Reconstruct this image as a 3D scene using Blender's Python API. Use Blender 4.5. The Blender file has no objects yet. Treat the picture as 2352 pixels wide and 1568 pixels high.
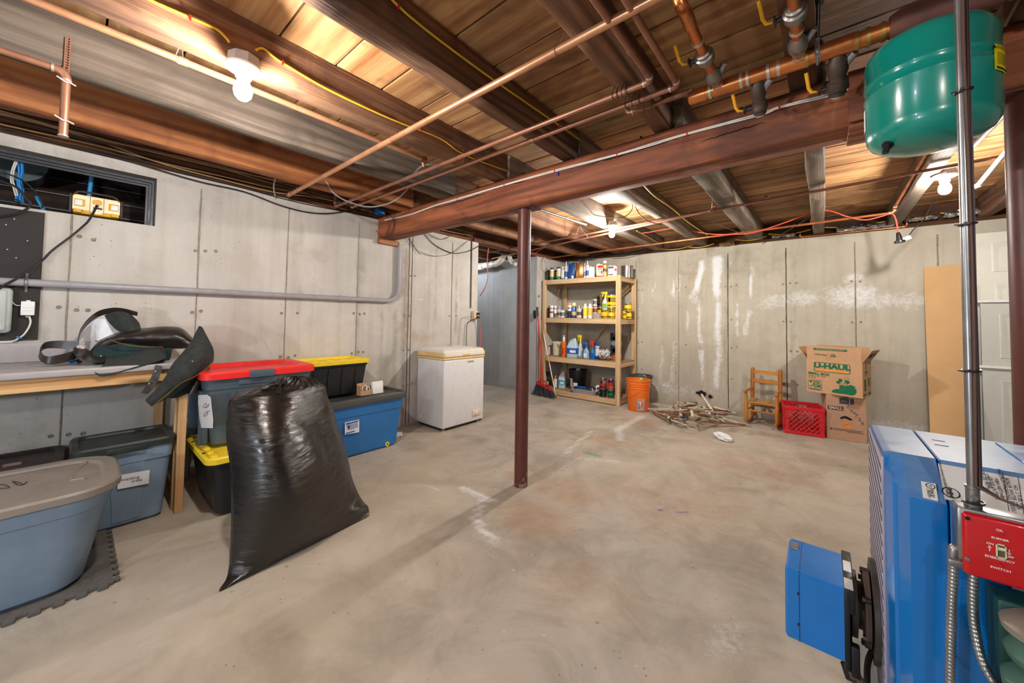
import bpy, bmesh, math, random
import numpy as np
from mathutils import Vector, Matrix, Euler, noise
random.seed(7)
C = bpy.context.scene.collection
S = bpy.context.scene
PI = math.pi

# ---------------------------------------------------------------- camera
YAW, PITCH, ROLL, FPX, CXP, CYP = 0.704865, 0.0337809, 0.0153615, 851.426, 1167.987, 700.618
EYE = Vector((0, 0, 1.12))
_f = Vector((-math.sin(YAW)*math.cos(PITCH), math.cos(YAW)*math.cos(PITCH), math.sin(PITCH)))
_r = Vector((math.cos(YAW), math.sin(YAW), 0))
_u = _r.cross(_f)
_r, _u = math.cos(ROLL)*_r + math.sin(ROLL)*_u, -math.sin(ROLL)*_r + math.cos(ROLL)*_u
cam = bpy.data.cameras.new('camera')
camo = bpy.data.objects.new('camera', cam)
C.objects.link(camo)
camo.matrix_world = Matrix(((_r.x, _u.x, -_f.x, EYE.x), (_r.y, _u.y, -_f.y, EYE.y), (_r.z, _u.z, -_f.z, EYE.z), (0, 0, 0, 1)))
cam.sensor_width = 36
cam.lens = FPX/2352*36
cam.shift_x = (1176-CXP)/2352
cam.shift_y = (CYP-784)/2352
cam.clip_start = 0.05
S.camera = camo

def P(px, py, x=None, y=None, z=None):
    """point of the room seen at a pixel of the photograph, on the plane x=, y= or z="""
    d = _f + _r*((px-CXP)/FPX) - _u*((py-CYP)/FPX)
    if x is not None: t = (x-EYE.x)/d.x
    elif y is not None: t = (y-EYE.y)/d.y
    else: t = (z-EYE.z)/d.z
    return EYE + d*t

# ---------------------------------------------------------------- world, exposure
w = bpy.data.worlds.new('world'); S.world = w
w.use_nodes = True
w.node_tree.nodes['Background'].inputs[0].default_value = (0.75, 0.85, 1, 1)
w.node_tree.nodes['Background'].inputs[1].default_value = 0.15
S.view_settings.view_transform = 'Standard'
S.view_settings.look = 'None'
S.view_settings.gamma = 1
S.view_settings.use_curve_mapping = False
S.view_settings.exposure = 0.75
BULB = 14.0           # emission scale of the bare bulbs
# bulbs: the three in view hang at LAMPS, the others are out of view, some of them added as fill
LAMPS = [(-1.63, 0.38, 1.955), (-1.64, 3.54, 2.0), (0.601, 3.6, 2.0)]

# ---------------------------------------------------------------- node helpers
def new_mat(name):
    m = bpy.data.materials.new(name); m.use_nodes = True
    nt = m.node_tree
    return m, nt, nt.nodes['Principled BSDF']
def nd(nt, t, **kw):
    n = nt.nodes.new('ShaderNode'+t)
    for k, v in kw.items():
        if k.startswith('_'): setattr(n, k[1:], v)
        else:
            key = int(k[1:]) if k[0] == 'i' and k[1:].isdigit() else k.replace('_', ' ')
            inp = n.inputs[key]
            if isinstance(v, bpy.types.NodeSocket): nt.links.new(v, inp)
            else: inp.default_value = v
    return n
def rgb(c):
    return (c[0], c[1], c[2], 1)
def srgb(r, g, b):
    f = lambda v: (v/255/12.92 if v/255 <= .04045 else ((v/255+.055)/1.055)**2.4)
    return (f(r), f(g), f(b))
def ramp(nt, fac, *stops):
    n = nt.nodes.new('ShaderNodeValToRGB'); nt.links.new(fac, n.inputs[0])
    e = n.color_ramp.elements
    while len(e) < len(stops): e.new(.5)
    for i, (p, c) in enumerate(stops):
        e[i].position = p
        e[i].color = rgb(c) if hasattr(c, '__len__') else (c, c, c, 1)
    return n.outputs[0]
def mix(nt, fac, a, b, blend='MIX'):
    n = nt.nodes.new('ShaderNodeMix'); n.data_type = 'RGBA'; n.blend_type = blend
    for s, v in ((n.inputs[0], fac), (n.inputs[6], a), (n.inputs[7], b)):
        if isinstance(v, bpy.types.NodeSocket): nt.links.new(v, s)
        else: s.default_value = rgb(v) if hasattr(v, '__len__') else v
    return n.outputs[2]
def math_(nt, op, a, b=0.5, clamp=False):
    n = nt.nodes.new('ShaderNodeMath'); n.operation = op; n.use_clamp = clamp
    for s, v in ((n.inputs[0], a), (n.inputs[1], b)):
        if isinstance(v, bpy.types.NodeSocket): nt.links.new(v, s)
        else: s.default_value = v
    return n.outputs[0]
def coords(nt, scale=(1, 1, 1), rnd=True):
    tc = nt.nodes.new('ShaderNodeTexCoord')
    v = tc.outputs['Object']
    if rnd:
        oi = nt.nodes.new('ShaderNodeObjectInfo')
        a = nt.nodes.new('ShaderNodeVectorMath'); a.operation = 'MULTIPLY_ADD'
        nt.links.new(oi.outputs['Random'], a.inputs[0]); a.inputs[1].default_value = (17.3, 31.1, 23.7); nt.links.new(v, a.inputs[2])
        v = a.outputs[0]
    mp = nd(nt, 'Mapping', Vector=v); mp.inputs['Scale'].default_value = scale
    return mp.outputs[0]
def noi(nt, vec, scale, detail=4, rough=.55, dist=0):
    return nd(nt, 'TexNoise', Vector=vec, Scale=scale, Detail=detail, Roughness=rough, Distortion=dist).outputs[0]
def bump(nt, bsdf, h, strength=.3, dist=.01):
    b = nd(nt, 'Bump', Height=h, Strength=strength, Distance=dist)
    nt.links.new(b.outputs[0], bsdf.inputs['Normal'])

_MC = {}
def flat(name, c, rough=.5, metal=0, var=.08, bmp=0, scale=20, coat=0, trans=0, emit=0):
    """plain material with a little procedural mottling"""
    if name in _MC: return _MC[name]
    m, nt, b = new_mat(name)
    v = coords(nt)
    n = noi(nt, v, scale, 5)
    lo = tuple(x*(1-var) for x in c); hi = tuple(min(1, x*(1+var)) for x in c)
    col = ramp(nt, n, (.3, lo), (.7, hi))
    nt.links.new(col, b.inputs['Base Color'])
    r = ramp(nt, noi(nt, v, scale*.6, 3), (.3, max(0, rough-.06)), (.7, min(1, rough+.06)))
    nt.links.new(r, b.inputs['Roughness'])
    b.inputs['Metallic'].default_value = metal
    if coat: b.inputs['Coat Weight'].default_value = coat
    if trans:
        b.inputs['Transmission Weight'].default_value = trans
    if bmp: bump(nt, b, n, bmp, .004)
    if emit:
        b.inputs['Emission Color'].default_value = rgb(c); b.inputs['Emission Strength'].default_value = emit
    _MC[name] = m
    return m

def wood(name, light, dark, axis='x', knots=.5, rough=.7, bmp=.35, stain=None, fine=1.0, var=.25, sc=1.0):
    m, nt, b = new_mat(name)
    a = 'xyz'.index(axis)
    s1 = [7*sc]*3; s1[a] = .55*sc
    s2 = [95*fine]*3; s2[a] = 2.2
    v1, v2, v3 = coords(nt, s1), coords(nt, s2), coords(nt)
    n1 = noi(nt, v1, 1.4, 6, .6, 1.2)
    n2 = noi(nt, v2, 1.0, 3, .6)
    wv = nd(nt, 'TexWave', Vector=v1, Scale=.7, Distortion=7.0, Detail=3, Detail_Scale=1.2)
    wv.wave_type = 'BANDS'; wv.bands_direction = 'XYZ'[(a+1) % 3]
    col = ramp(nt, n1, (.28, dark), (.62, light))
    ring = ramp(nt, wv.outputs[0], (0, tuple(.62*x+.1*y for x, y in zip(light, dark))), (.7, (1, 1, 1)))
    col = mix(nt, .45, col, ring, 'MULTIPLY')
    g = ramp(nt, n2, (.25, .62), (.65, 1.0))
    col = mix(nt, .6, col, g, 'MULTIPLY')
    big = noi(nt, v3, 2.6, 4, .6, .8)
    col = mix(nt, ramp(nt, big, (.50, 0), (.74, 1)), col, stain if stain else tuple(x*.6 for x in dark))
    if knots:
        sk = [5.5*sc]*3; sk[a] = 1.6*sc
        vo = nd(nt, 'TexVoronoi', Vector=coords(nt, sk), Scale=1.0)
        kf = ramp(nt, vo.outputs['Distance'], (.05, 1), (.09, .55), (.15, 0))
        kf = math_(nt, 'MULTIPLY', kf, knots)
        col = mix(nt, kf, col, tuple(x*.35 for x in dark))
    oi = nt.nodes.new('ShaderNodeObjectInfo')
    val = ramp(nt, oi.outputs['Random'], (0, 1-var), (1, 1))
    col = mix(nt, 1.0, col, val, 'MULTIPLY')
    nt.links.new(col, b.inputs['Base Color'])
    b.inputs['Roughness'].default_value = rough
    h = math_(nt, 'ADD', n2, math_(nt, 'MULTIPLY', n1, .8))
    bump(nt, b, h, bmp, .004)
    return m

def concrete(name, base, attrs=False, streak=.5, floor=False):
    m, nt, b = new_mat(name)
    v = coords(nt, rnd=False)
    nb = noi(nt, v, .9, 5, .6, .5)
    nm = noi(nt, v, 5, 6, .65, .3)
    nf = noi(nt, v, 55, 4, .7)
    col = ramp(nt, nb, (.3, tuple(x*.84 for x in base)), (.7, tuple(min(1, x*1.08) for x in base)))
    col = mix(nt, .55, col, ramp(nt, nm, (.3, (.80, .78, .75)), (.62, (1, 1, 1))), 'MULTIPLY')
    if not floor:
        vs = coords(nt, (9, 9, .55), rnd=False)
        st = noi(nt, vs, 1.3, 4, .6, .2)
        col = mix(nt, streak, col, ramp(nt, st, (.33, (.80, .77, .71)), (.55, (1, 1, 1))), 'MULTIPLY')
    else:
        vs = coords(nt, (1.6, .45, 1), rnd=False)
        st = noi(nt, vs, 1.7, 5, .62, 1.0)
        col = mix(nt, .55, col, ramp(nt, st, (.36, (.74, .70, .64)), (.58, (1.02, 1, .97))), 'MULTIPLY')
    # small pits and flecks
    vo = nd(nt, 'TexVoronoi', Vector=v, Scale=26.0)
    pit = ramp(nt, vo.outputs['Distance'], (.05, 1), (.13, 0))
    pitm = math_(nt, 'MULTIPLY', pit, ramp(nt, noi(nt, v, 3.1, 3), (.46, 0), (.6, .8)))
    if floor:
        md = noi(nt, v, 2.3, 8, .72, .9)
        col = mix(nt, .8, col, ramp(nt, md, (.36, (.66, .63, .59)), (.48, (.90, .89, .87)), (.62, (1.08, 1.08, 1.07))), 'MULTIPLY')
        wm = noi(nt, coords(nt, (1, 1, 1), rnd=False), .55, 5, .6, .6)
        col = mix(nt, ramp(nt, wm, (.42, 0), (.66, .5)), col, tuple(x*y for x, y in zip(base, (1.0, .90, .74))))
        v2 = nd(nt, 'TexVoronoi', Vector=v, Scale=17.0); hs = nd(nt, 'SeparateColor', Color=v2.outputs['Color'])
        fl = math_(nt, 'MULTIPLY', ramp(nt, v2.outputs['Distance'], (.04, 1), (.09, 0)), ramp(nt, hs.outputs[0], (.80, 0), (.84, .85)))
        col = mix(nt, fl, col, (.72, .69, .65))
        v3 = nd(nt, 'TexVoronoi', Vector=v, Scale=11.0); h3 = nd(nt, 'SeparateColor', Color=v3.outputs['Color'])
        fd = math_(nt, 'MULTIPLY', ramp(nt, v3.outputs['Distance'], (.05, 1), (.11, 0)), ramp(nt, h3.outputs[0], (.78, 0), (.82, .7)))
        col = mix(nt, fd, col, tuple(x*.35 for x in base))
    else:
        fk = noi(nt, coords(nt, (3, 3, 1.1), rnd=False), 13, 5, .75, 1.4)
        col = mix(nt, ramp(nt, fk, (.62, 0), (.70, .45)), col, tuple(x*.5 for x in base))
    col = mix(nt, pitm, col, tuple(x*.32 for x in base))
    rough = .85
    if attrs:
        def at(nm_): return nd(nt, 'Attribute', _attribute_name=nm_).outputs['Fac']
        br = noi(nt, v, 34 if floor else 22, 7, .75, .6)
        br2 = noi(nt, v, 5.5, 6, .7, .8)
        def cut(a, n, lo, hi):
            s = math_(nt, 'ADD', a, math_(nt, 'MULTIPLY', math_(nt, 'SUBTRACT', n, .5), 1.5))
            return ramp(nt, s, (lo, 0), (hi, 1))
        col = mix(nt, math_(nt, 'MULTIPLY', cut(at('damp_shade'), br2, .3, 1.0 if floor else .9), .55 if floor else .6), col, tuple(x*.42*y for x, y in zip(base, (1, .93, .82))))
        col = mix(nt, math_(nt, 'MULTIPLY', cut(at('rust'), br2, .3, 1.0), .55), col, (.36, .20, .10))
        col = mix(nt, math_(nt, 'MULTIPLY', cut(at('salt'), br, .40, 1.25 if floor else .95), .62 if floor else .85), col, (.80, .81, .83))
        for nm_, c in (('paintred', (.5, .04, .03)), ('paintblue', (.08, .05, .30)), ('paintgreen', (.22, .34, .25))):
            col = mix(nt, cut(at(nm_), br, .4, .75), col, c)
    nt.links.new(col, b.inputs['Base Color'])
    if floor:
        r = ramp(nt, nm, (.35, .5), (.65, .75)); nt.links.new(r, b.inputs['Roughness'])
    else:
        b.inputs['Roughness'].default_value = rough
    h = math_(nt, 'ADD', math_(nt, 'MULTIPLY', nf, .5), math_(nt, 'SUBTRACT', nm, math_(nt, 'MULTIPLY', pitm, .7)))
    bump(nt, b, h, .22 if floor else .4, .006)
    return m

# ---------------------------------------------------------------- mesh builder
def basis(d):
    d = Vector(d).normalized()
    a = Vector((0, 0, 1)) if abs(d.z) < .9 else Vector((1, 0, 0))
    u = d.cross(a).normalized()
    return u, d.cross(u).normalized(), d
def rot(x=0, y=0, z=0):
    return Euler((math.radians(x), math.radians(y), math.radians(z))).to_matrix().to_4x4()
def T(x, y=None, z=None):
    return Matrix.Translation(Vector((x, y, z)) if y is not None else Vector(x))
def spline(pts, n=6):
    """Catmull-Rom through the points"""
    p = [Vector(q) for q in pts]
    if len(p) < 3: return p
    out = []
    for i in range(len(p)-1):
        a = p[i-1] if i else p[0]*2-p[1]
        b, c = p[i], p[i+1]
        d = p[i+2] if i+2 < len(p) else c*2-b
        for k in range(n):
            t = k/n
            out.append(.5*((2*b)+(c-a)*t+(2*a-5*b+4*c-d)*t*t+(3*b-a-3*c+d)*t**3))
    return out+[p[-1]]

class B:
    def __init__(s): s.bm = bmesh.new(); s.mi = 0
    def _verts(s, cs): return [s.bm.verts.new(c) for c in cs]
    def face(s, vs):
        try:
            f = s.bm.faces.new(vs); f.material_index = s.mi; return f
        except ValueError: return None
    def poly(s, pts): return s.face(s._verts(pts))
    def box(s, c, d, M=None, bev=0, seg=2):
        r = bmesh.ops.create_cube(s.bm, size=1)
        X = T(c) @ (M or Matrix()) @ Matrix.Diagonal((d[0], d[1], d[2], 1))
        bmesh.ops.transform(s.bm, matrix=X, verts=r['verts'])
        fs = {f for v in r['verts'] for f in v.link_faces}
        for f in fs: f.material_index = s.mi
        if bev:
            es = {e for v in r['verts'] for e in v.link_edges}
            q = bmesh.ops.bevel(s.bm, geom=list(es), offset=bev, segments=seg, affect='EDGES', profile=.5, clamp_overlap=True)
            for f in q['faces']: f.material_index = s.mi
        return s
    def span(s, x0, x1, y0, y1, z0, z1, bev=0, seg=2):
        return s.box(((x0+x1)/2, (y0+y1)/2, (z0+z1)/2), (abs(x1-x0), abs(y1-y0), abs(z1-z0)), None, bev, seg)
    def ring(s, c, u, v, r, n, r2=None):
        r2 = r if r2 is None else r2
        return s._verts([Vector(c)+u*(r*math.cos(2*PI*k/n))+v*(r2*math.sin(2*PI*k/n)) for k in range(n)])
    def bridge(s, a, b):
        n = len(a)
        for k in range(n): s.face((a[k], a[(k+1) % n], b[(k+1) % n], b[k]))
    def cyl(s, p0, p1, r0, r1=None, n=14, caps=True):
        p0, p1 = Vector(p0), Vector(p1); r1 = r0 if r1 is None else r1
        u, v, _ = basis(p1-p0)
        a, b = s.ring(p0, u, v, r0, n), s.ring(p1, u, v, r1, n)
        s.bridge(a, b)
        if caps: s.face(a[::-1]); s.face(b)
        return s
    def tube(s, pts, r, n=8, caps=True):
        p = [Vector(q) for q in pts]
        R = r if callable(r) else (lambda t: r)
        u = None; prev = None; first = None
        for i, c in enumerate(p):
            d = (p[min(i+1, len(p)-1)]-p[max(i-1, 0)])
            if d.length < 1e-9: continue
            d.normalize()
            if u is None: u, v, _ = basis(d)
            else:
                u = (u-d*u.dot(d)).normalized(); v = d.cross(u)
            k = s.ring(c, u, v, R(i/(len(p)-1)), n)
            if prev: s.bridge(prev, k)
            else: first = k
            prev = k
        if caps and first: s.face(first[::-1]); s.face(prev)
        return s
    def lathe(s, prof, n=20, M=None, caps=True):
        M = M or Matrix(); prev = None; first = None
        for (r, z) in prof:
            k = [s.bm.verts.new(M @ Vector((r*math.cos(2*PI*i/n), r*math.sin(2*PI*i/n), z))) for i in range(n)]
            if prev: s.bridge(prev, k)
            else: first = k
            prev = k
        if caps: s.face(first[::-1]); s.face(prev)
        return s
    def prism(s, pts, h, M=None, bev=0):
        """2-D outline in xy extruded by h along z, then M"""
        M = M or Matrix()
        a = s._verts([M @ Vector((x, y, 0)) for x, y in pts]); b = s._verts([M @ Vector((x, y, h)) for x, y in pts])
        s.bridge(a, b); f0 = s.face(a[::-1]); f1 = s.face(b)
        if bev:
            es = {e for f in (f0, f1) if f for e in f.edges}
            q = bmesh.ops.bevel(s.bm, geom=list(es), offset=bev, segments=2, affect='EDGES', clamp_overlap=True)
            for f in q['faces']: f.material_index = s.mi
        return s
    def sphere(s, c, r, M=None, u=14, v=9):
        q = bmesh.ops.create_uvsphere(s.bm, u_segments=u, v_segments=v, radius=1)
        d = r if hasattr(r, '__len__') else (r, r, r)
        bmesh.ops.transform(s.bm, matrix=T(c) @ (M or Matrix()) @ Matrix.Diagonal((d[0], d[1], d[2], 1)), verts=q['verts'])
        for f in {f for w_ in q['verts'] for f in w_.link_faces}: f.material_index = s.mi
        return s
    def loft(s, rings, caps=True):
        """rings: lists of points of equal length"""
        prev = None; first = None
        for rg in rings:
            k = s._verts(rg)
            if prev: s.bridge(prev, k)
            else: first = k
            prev = k
        if caps: s.face(first[::-1]); s.face(prev)
        return s
    def sheet(s, rows):
        """grid of points -> open surface"""
        vs = [s._verts(r) for r in rows]
        for a, b in zip(vs, vs[1:]):
            for k in range(len(a)-1): s.face((a[k], a[k+1], b[k+1], b[k]))
        return s
    def build(s, name, m, parent=None, world=True, sharp=38, recalc=True):
        if recalc: bmesh.ops.recalc_face_normals(s.bm, faces=s.bm.faces)
        lim = math.radians(sharp)
        for f in s.bm.faces: f.smooth = True
        for e in s.bm.edges:
            e.smooth = len(e.link_faces) == 2 and e.calc_face_angle(0) < lim
        me = bpy.data.meshes.new(name)
        if parent is not None and world:
            X = Matrix()
            chain = []
            q = parent
            while q is not None: chain.append(q); q = q.parent
            for q in chain[::-1]: X = X @ T(q.location) @ q.rotation_euler.to_matrix().to_4x4()
            bmesh.ops.transform(s.bm, matrix=X.inverted(), verts=s.bm.verts)
        s.bm.to_mesh(me); s.bm.free()
        for q in (m if isinstance(m, (list, tuple)) else [m]): me.materials.append(q)
        o = bpy.data.objects.new(name, me); C.objects.link(o)
        if parent is not None: o.parent = parent
        return o

def solid(o, t, off=-1):
    """give a sheet its thickness"""
    md = o.modifiers.new('thickness', 'SOLIDIFY'); md.thickness = t; md.offset = off
    return o
def tag(o, label, cat, group=None, kind=None):
    o['label'] = label
    if cat: o['category'] = cat
    if group: o['group'] = group
    if kind: o['kind'] = kind
    return o
def thing(name, label, cat, loc=(0, 0, 0), rz=0, group=None, rx=0, ry=0):
    o = bpy.data.objects.new(name, None); C.objects.link(o)
    o.empty_display_size = .05
    o.location = loc; o.rotation_euler = (math.radians(rx), math.radians(ry), math.radians(rz))
    return tag(o, label, cat, group)
def struct(o): o['kind'] = 'structure'; return o
def dup(root, loc, rz=None, label=None):
    r = root.copy(); C.objects.link(r); r.location = loc
    if rz is not None: r.rotation_euler.z = math.radians(rz)
    if label: r['label'] = label
    for ch in list(root.children):
        c = ch.copy(); C.objects.link(c); c.parent = r
        for g in list(ch.children):
            d = g.copy(); C.objects.link(d); d.parent = c
    return r
FONT = None
def text(name, s, size, m, M, parent=None, align='CENTER', ext=.0006, bold=0, sx=1, world=True, spacing=1):
    cu = bpy.data.curves.new('t', 'FONT'); cu.body = s; cu.size = size; cu.extrude = ext
    cu.align_x = align; cu.align_y = 'CENTER'; cu.offset = bold; cu.space_character = spacing
    cu.resolution_u = 2
    o = bpy.data.objects.new('t', cu)
    me = bpy.data.meshes.new_from_object(o)
    bpy.data.objects.remove(o); bpy.data.curves.remove(cu)
    X = M @ Matrix.Diagonal((sx, 1, 1, 1))
    if parent is not None and world:
        Q = Matrix(); chain = []; q = parent
        while q is not None: chain.append(q); q = q.parent
        for q in chain[::-1]: Q = Q @ T(q.location) @ q.rotation_euler.to_matrix().to_4x4()
        X = Q.inverted() @ X
    me.transform(X)
    me.materials.clear(); me.materials.append(m); me.name = name
    t = bpy.data.objects.new(name, me); C.objects.link(t)
    if parent is not None: t.parent = parent
    return t
def face_m(o, u, v):
    """matrix whose x runs along u, y along v, at o (for flat print)"""
    u = Vector(u).normalized(); v = Vector(v); v = (v-u*v.dot(u)).normalized(); n = u.cross(v)
    return Matrix(((u.x, v.x, n.x, o[0]), (u.y, v.y, n.y, o[1]), (u.z, v.z, n.z, o[2]), (0, 0, 0, 1)))
# ================================================================ the setting
XL, YB, ZT = -3.282, 5.22, 2.05          # left wall, back wall, wall top
XR, YF, XA, YA0, YA1 = 3.4, -3.2, -5.2, 3.26, 4.5
ZP = 2.262                               # underside of the floor boards above
CONC = concrete('poured_concrete', srgb(204, 198, 191), attrs=True)
CONCB = concrete('poured_concrete_damp', srgb(194, 187, 170), attrs=True)
CONCA = concrete('poured_concrete_alcove', srgb(176, 178, 180), attrs=False)
CONCF = concrete('concrete_slab', srgb(188, 180, 169), attrs=True, floor=True)

def blob(p, c, r, soft=1.0):
    d = ((p-np.array(c))/np.array(r))
    return np.clip(1.35-np.sqrt((d*d).sum(1))*soft, 0, 1)
def streak(p, x, z0, z1, w0, w1=None, a=1.0, bend=0.0):
    """vertical run from z0 (top) down to z1 with widths w0, w1"""
    w1 = w0 if w1 is None else w1
    t = np.clip((z0-p[:, 1])/(z0-z1), -1, 2)
    ww = w0+(w1-w0)*np.clip(t, 0, 1)
    cx = x+bend*np.sin(t*7)
    end = np.clip(np.minimum((z0-p[:, 1])/.07, (p[:, 1]-z1)/.14)+.4, 0, 1)
    return a*np.clip(1.3-np.abs(p[:, 0]-cx)/ww, 0, 1)*end

def grid_wall(name, us, vs, to3, m, masks, hole=None):
    bm = bmesh.new()
    pts = [(u, v) for v in vs for u in us]
    vv = [bm.verts.new(to3(u, v)) for u, v in pts]
    nu = len(us)
    for j in range(len(vs)-1):
        for i in range(nu-1):
            if hole and hole((us[i]+us[i+1])/2, (vs[j]+vs[j+1])/2): continue
            bm.faces.new((vv[j*nu+i], vv[j*nu+i+1], vv[(j+1)*nu+i+1], vv[(j+1)*nu+i]))
    me = bpy.data.meshes.new(name); bm.to_mesh(me); bm.free()
    p = np.array(pts)
    for k, fn in masks.items():
        a = me.attributes.new(k, 'FLOAT', 'POINT')
        a.data.foreach_set('value', np.clip(fn(p), 0, 1.4).astype(np.float32))
    me.materials.append(m)
    o = bpy.data.objects.new(name, me); C.objects.link(o)
    return struct(o)
def lin(a, b, st, extra=()):
    n = max(2, int(round((b-a)/st))+1)
    return sorted(set([round(float(x), 5) for x in np.linspace(a, b, n)]) | set(extra))

# ---- floor
def F2(px, py): q = P(px, py, z=0); return (q.x, q.y)
def floor_path(p, pts, w, a=1.0):
    out = np.zeros(len(p))
    q = [np.array(F2(*c)) for c in pts]
    for s, e in zip(q, q[1:]):
        d = e-s; t = np.clip(((p-s)@d)/max(1e-9, d@d), 0, 1)
        dist = np.linalg.norm(p-(s+t[:, None]*d), axis=1)
        out = np.maximum(out, a*np.clip(1.3-dist/(w*1.5), 0, 1))
    return out
def ringmask(p, c, r, w):
    d = np.abs(np.linalg.norm(p-np.array(c), axis=1)-r)
    return np.clip(1.3-d/w, 0, 1)
def fmask_damp_shade(p):
    o = np.zeros(len(p))
    for c, r in (((1265, 953), (.16, .20)), ((1165, 985), (.17, .14)), ((1080, 1010), (.25, .15)), ((940, 1020), (.3, .15)),
                 ((1775, 1000), (.3, .12)), ((1500, 1420), (.25, .2)), ((1350, 1300), (.4, .25)), ((900, 1450), (.2, .25)), ((640, 1480), (.3, .1)), ((1900, 1060), (.25, .2)),
                 ((1390, 935), (.25, .07)), ((1240, 1240), (.15, .15)), ((1700, 1280), (.3, .4))):
        o = np.maximum(o, blob(p, F2(*c), r)*.75)
    o = np.maximum(o, ringmask(p, F2(1665, 985), .09, .022)); o = np.maximum(o, ringmask(p, F2(1702, 991), .10, .022))
    o = np.maximum(o, floor_path(p, [(1090, 1190), (1010, 1240), (900, 1300)], .035, .45))  # dark strip along the post's cast shadow, painted into the slab
    return o
def fmask_rust(p):
    o = np.zeros(len(p))
    for c, r, a in (((1230, 1190), (.28, .22), 1), ((1300, 1130), (.3, .25), .8), ((1400, 1010), (.35, .25), .75), ((1480, 970), (.3, .2), .7),
                    ((1180, 1090), (.1, .1), .9), ((1560, 1150), (.6, .5), .6), ((1750, 1080), (.6, .4), .62), ((1340, 1350), (.35, .3), .6), ((1590, 965), (.8, .15), .8)):
        o = np.maximum(o, blob(p, F2(*c), r)*a)
    return o
def fmask_salt(p):
    o = np.zeros(len(p))
    for pts, w_, a in (([(1060, 1120), (1095, 1135), (1130, 1148)], .03, 1), ([(1115, 1140), (1092, 1190), (1110, 1220), (1140, 1245)], .025, 1),
                       ([(1475, 955), (1440, 975), (1420, 985), (1425, 1010)], .045, .8), ([(1300, 1040), (1340, 1005), (1360, 990)], .025, .8), ([(1485, 925), (1560, 935), (1700, 960)], .05, .8),
                       ([(1650, 1490), (1700, 1440)], .06, .5), ([(1270, 1090), (1330, 1050), (1420, 1060)], .03, .6), ([(960, 1110), (1010, 1125)], .02, .7)):
        o = np.maximum(o, floor_path(p, pts, w_, a))
    return o
us, vs = lin(XA, XR, .045), lin(YF, YB, .045)
floor = grid_wall('floor', us, vs, lambda u, v: (u, v, 0), CONCF,
    dict(damp_shade=fmask_damp_shade, rust=fmask_rust, salt=fmask_salt, paintgreen=lambda p: floor_path(p, [(1350, 1040), (1375, 1047)], .03, 1.1),
         paintblue=lambda p: np.maximum(floor_path(p, [(1925, 1068), (1945, 1072)], .012), floor_path(p, [(1500, 1170), (1590, 1178)], .01, .8))*.8))

# ---- left wall with the crawl space window
WY0, WY1, WZ0, WZ1 = -.75, .325, 1.675, 1.985
def lmask_rust(p):
    o = blob(p, (2.40, .90), (.28, .09))*.75
    for y in (2.20, 2.27, 2.52, 2.9): o = np.maximum(o, streak(p, y, 1.9, .9, .03, .04, .6, .01))
    return np.maximum(o, blob(p, (1.25, 1.62), (.35, .09))*.45)
def lmask_damp(p):
    o = np.zeros(len(p))
    for y, z0, z1, w_, a in ((1.72, 1.85, .7, .05, .7), (2.22, 1.85, .1, .06, .9), (2.1, 1.2, .2, .05, .8), (1.95, 1.2, .1, .03, .7), (2.60, 1.95, 1.0, .02, .7), (.55, 1.95, 1.0, .012, .55),
                             (1.2, 1.95, 1.1, .02, .5), (2.92, 1.95, .85, .02, .8), (-.1, 1.6, .2, .02, .5), (2.0, .75, 0, .12, .8), (1.5, .8, 0, .06, .5)):
        o = np.maximum(o, streak(p, y, z0, z1, w_, None, a, .004))
    o = np.maximum(o, np.clip(1.25-np.abs(p[:, 1]-2.0)/.05, 0, 1)*.45)
    o = np.maximum(o, blob(p, (-.3, .35), (.5, .2))*.55)
    return o
us, vs = lin(YF, YA0, .05, (WY0, WY1)), lin(0, ZT, .05, (WZ0, WZ1))
wl = grid_wall('wall_left', us, vs, lambda u, v: (XL, u, v), CONC,
    dict(damp_shade=lmask_damp, rust=lmask_rust, salt=lambda p: blob(p, (2.37, 1.30), (.13, .035))*.6,
         paintred=lambda p: np.maximum(blob(p, (2.435, 1.276), (.03, .022))*1.2, blob(p, (2.475, 1.29), (.04, .02))*.55),
         paintblue=lambda p: blob(p, (9, 9), (.1, .1))), hole=lambda u, v: WY0 < u < WY1 and WZ0 < v < WZ1)
# end of the wall, thickness seen from the alcove, and its top
b = B(); b.span(XL-.26, XL-.002, YA0-.02, YA0, 0, ZT); b.span(XL-.26, XL-.002, YF, YA0, ZT-.02, ZT-.001)
struct(b.build('wall_end', CONC, wl))
# raised seams left by the form panels, each its own ridge
def seam(parent, at, z0, z1, axis, m, wd=.007):
    b = B(); rows = []
    n = 26
    r1, r2 = [], []
    for k in range(n+1):
        z = z0+(z1-z0)*k/n
        j = .003*noise.noise(Vector((at*3, z*9, 1)))
        wv = wd*(.5+.7*abs(noise.noise(Vector((at*7, z*14, 5)))))
        if axis == 'x': rows.append([(XL-.001, at+j-wv, z), (XL+.005, at+j-wv*.3, z), (XL+.004, at+j+wv*.4, z), (XL-.001, at+j+wv, z)])
        else: rows.append([(at+j-wv, axis+.001, z), (at+j-wv*.3, axis-.005, z), (at+j+wv*.4, axis-.004, z), (at+j+wv, axis+.001, z)])
    b.sheet(rows)
    return b.build('form_seam', m, parent)
SEAM = flat('seam_grit', srgb(150, 140, 125), .95, var=.25, bmp=.5, scale=60)
SEAMD = flat('seam_dark', srgb(92, 82, 68), .95, var=.35, bmp=.5, scale=60)
for px, py in ((160, 600), (457, 560), (661, 560), (822, 620), (938, 680), (945, 680), (1038, 640)):
    yy = P(px, py, x=XL).y
    seam(wl, yy, .02, (WZ0-.004 if WY0 < yy < WY1 else ZT-.07), 'x', SEAM if px < 900 else SEAMD)
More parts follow.
